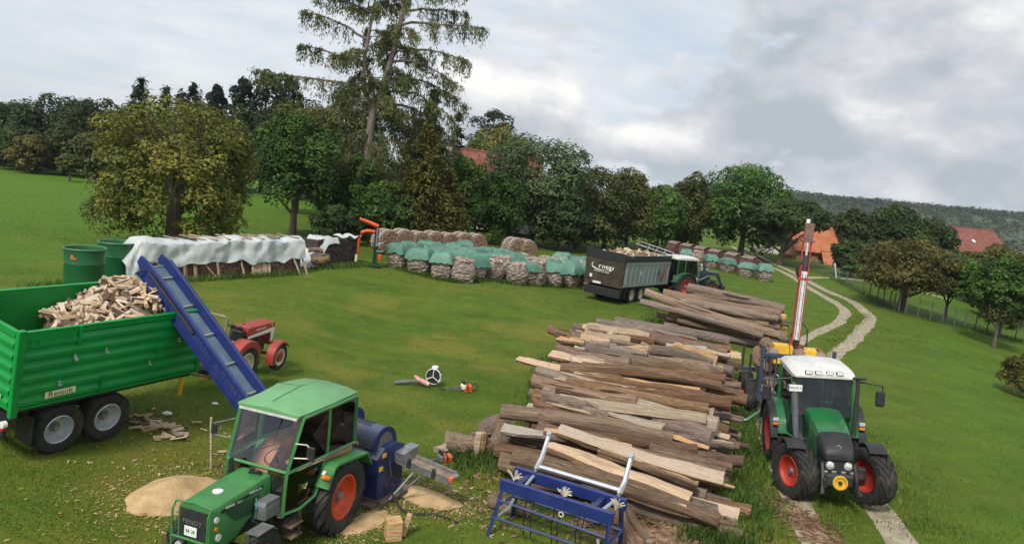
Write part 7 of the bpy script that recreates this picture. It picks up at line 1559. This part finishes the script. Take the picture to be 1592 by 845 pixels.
# wire fence along the orchard
def fence(pts, label):
    root = empty('wire_fence', (*pts[0], T(*pts[0])), (0, 0, 0), label, 'fence'); o0 = Vector(root.location); path = smooth_path([(*p, 0) for p in pts], 7); pm = mk('fence_post_grey', (.10, .095, .08), .8, var=.3); tops = []
    me = None
    for i, p in enumerate(path[::2]):
        z = T(p.x, p.y); mb = MB(); mb.cyl((0, 0, -.1), (0, 0, 1.45), .05, .045, 6); o = mb.build('post', pm, root, loc=(p.x-o0.x, p.y-o0.y, z-o0.z)) if me is None else place('post', me, root, (p.x-o0.x, p.y-o0.y, z-o0.z)); me = o.data; o.rotation_euler = (frnd.uniform(-.05, .05), frnd.uniform(-.05, .05), 0)
    mb = MB(); wl_ = [Vector((p.x-o0.x, p.y-o0.y, T(p.x, p.y)-o0.z)) for p in path]
    for h in [.1+.16*k for k in range(9)]: mb.tube([q+Vector((0, 0, h)) for q in wl_], .008, 3)
    for a, b in zip(wl_, wl_[1:]):
        for k in range(6): q = a.lerp(b, k/6); mb.tube([q+Vector((0, 0, .08)), q+Vector((0, 0, 1.42))], .006, 3)
    o = mb.build('wire_mesh', mk('fence_wire', (.05, .075, .06), .6), root); o['kind'] = 'stuff'
fence([(33.6, 87), (32.6, 78.4), (30.8, 68), (29.6, 60.5), (29.5, 57.2)], 'wire mesh fence running from the barn down to the brownish orchard tree')
fence([(29.8, 56.8), (33.5, 57.4), (37.5, 59), (43, 61), (48, 62.5)], 'wire mesh fence across the orchard towards the right edge')
mb = MB(); mb.tube([(33.2, 77.6, T(33.2, 77.6)-.1), (32.75, 77.6, T(33.2, 77.6)+1.55)], .07, 6); tag(mb.build('leaning_post', whiteP), 'pale leaning post standing at the fence by the track bend', 'post')
# ------------------------------------------------------------------ grass: blades near the camera, taller tufts round the stacks
def blades(name, P_, hmin, hmax, wd, seed, label, mat, leanf=.5):
    rng = np.random.default_rng(seed); n = len(P_); z = TN(P_[:, 0], P_[:, 1]); base = np.column_stack([P_, z-.01])
    h = hmin+(hmax-hmin)*rng.random(n); a = rng.random(n)*6.283; ld = rng.normal(size=(n, 2))*leanf
    side = np.column_stack([np.cos(a), np.sin(a), np.zeros(n)])*(wd*(.6+.8*rng.random(n)))[:, None]
    tip = base+np.column_stack([ld[:, 0]*h, ld[:, 1]*h, h]); mid = base+np.column_stack([ld[:, 0]*h*.3, ld[:, 1]*h*.3, h*.6])
    V = np.stack([base-side, base+side, mid+side*.7, tip, mid-side*.7], 1).reshape(-1, 3)
    i = np.arange(n)[:, None]*5; F = np.concatenate([i+np.array([0, 1, 2]), i+np.array([0, 2, 4]), i+np.array([4, 2, 3])], 1).reshape(-1, 3)
    tag(place(name, npmesh(name, V, F, mat)), label, None, None, 'stuff')
gA = leafmat('grass_blades', (.055, .095, .012), (.105, .16, .02), (.19, .22, .045), .7); gB = leafmat('weed_leaves', (.035, .075, .012), (.07, .13, .02), (.12, .18, .035), .8); gC = leafmat('dry_grass_blades', (.09, .11, .025), (.15, .16, .045), (.22, .20, .08), .7)
rng = np.random.default_rng(2)
def wedge(n, d0, d1):
    d = d0*(d1/d0)**rng.random(n); t = rng.uniform(-.78, .80, n); return np.column_stack([d*t, d])
def offtrack(Pn):
    keep = np.ones(len(Pn), bool)
    for rut, wd in ((rutL, .34), (rutR, .38)):
        q = smooth_path([(*p, 0) for p in rut], 5); qx, qy = np.array([v.x for v in q]), np.array([v.y for v in q]); keep &= np.abs(Pn[:, 0]-np.interp(Pn[:, 1], qy, qx)) > wd*(.8+.5*rng.random(len(Pn)))
    return keep
Pn = wedge(170000, 11.5, 46); m = np.array([noise.noise((p[0]*.5, p[1]*.5, 3)) for p in Pn])+rng.normal(size=len(Pn))*.25 > -.12; ok = offtrack(Pn)
blades('short_grass', Pn[ok & m], .025, .07, .009, 3, 'short green mown grass of the yard', gA)
blades('short_grass', Pn[ok & ~m], .02, .05, .009, 4, 'short yellowish grass of the yard', gC)
def around(x0, y0, x1, y1, n, wd):
    t = rng.random(n); return np.column_stack([x0+(x1-x0)*t, y0+(y1-y0)*t])+rng.normal(size=(n, 2))*wd
tuft = [around(.45, 16.6, 2.2, 30, 2600, .28), around(5.6, 15.2, 9.2, 29, 3600, .35), around(4.2, 14.9, 5.3, 15.0, 700, .25), around(-.6, 18.2, .4, 19.6, 500, .3), around(7.4, 37.6, 9.0, 44, 500, .4), around(-1.0, 17.2, .3, 18.4, 700, .4)]
for (a, b, *_), (c, d, *_2) in zip(front, front[1:]): tuft.append(around(a-.1, b-.75, c-.1, d-.75, 320, .16))
tuft += [around(-16.2, 32.0, -10.9, 38.4, 1800, .2), around(-10.6, 40.6, -8.2, 44.2, 900, .3), around(-15.9, 31.6, -18.6, 29.6, 700, .4), around(22.9, 67.2, 18, 78.5, 700, .3), around(29.4, 57, 33, 78, 1500, .45), around(29.8, 56.6, 48, 62, 1800, .45)]
Tn_ = np.concatenate(tuft); blades('tall_grass', Tn_, .12, .34, .016, 6, 'taller weeds and grass along the stacks and fences', gB, .45)
q_ = wedge(45000, 40, 80); m = np.array([noise.noise((p[0]*.3, p[1]*.3, 3)) for p in q_])+rng.normal(size=len(q_))*.25 > -.1
blades('short_grass', q_[m], .025, .06, .03, 13, 'grass of the farther yard and field', gA); blades('short_grass', q_[~m], .02, .05, .03, 14, 'yellowish grass of the farther yard and field', gC)
mid_ = np.concatenate([around(8.0, 16, 9.0, 22, 1500, .22), around(9, 22, 14, 34, 2500, .25), around(14, 34, 25, 53, 2500, .3), around(9.9, 16, 11.6, 24, 2500, .5)])
blades('verge_grass', mid_, .05, .14, .012, 8, 'grass strip between the two track ruts', gA)
# ------------------------------------------------------------------ air
hm = bpy.data.materials.new('haze'); hm.use_nodes = True; N = NT(hm.node_tree)
pv = N.n('ShaderNodeVolumePrincipled', {'Color': (.80, .86, .92, 1), 'Density': .00014, 'Anisotropy': .2})
N.t.links.new(pv.outputs[0], N.n('ShaderNodeOutputMaterial').inputs['Volume'])
mb = MB(); mb.box((500, 1480, 22), (5200, 3100, 92)); tag(mb.build('haze', hm, None, False), 'thin summer haze over the valley', None, None, 'stuff')
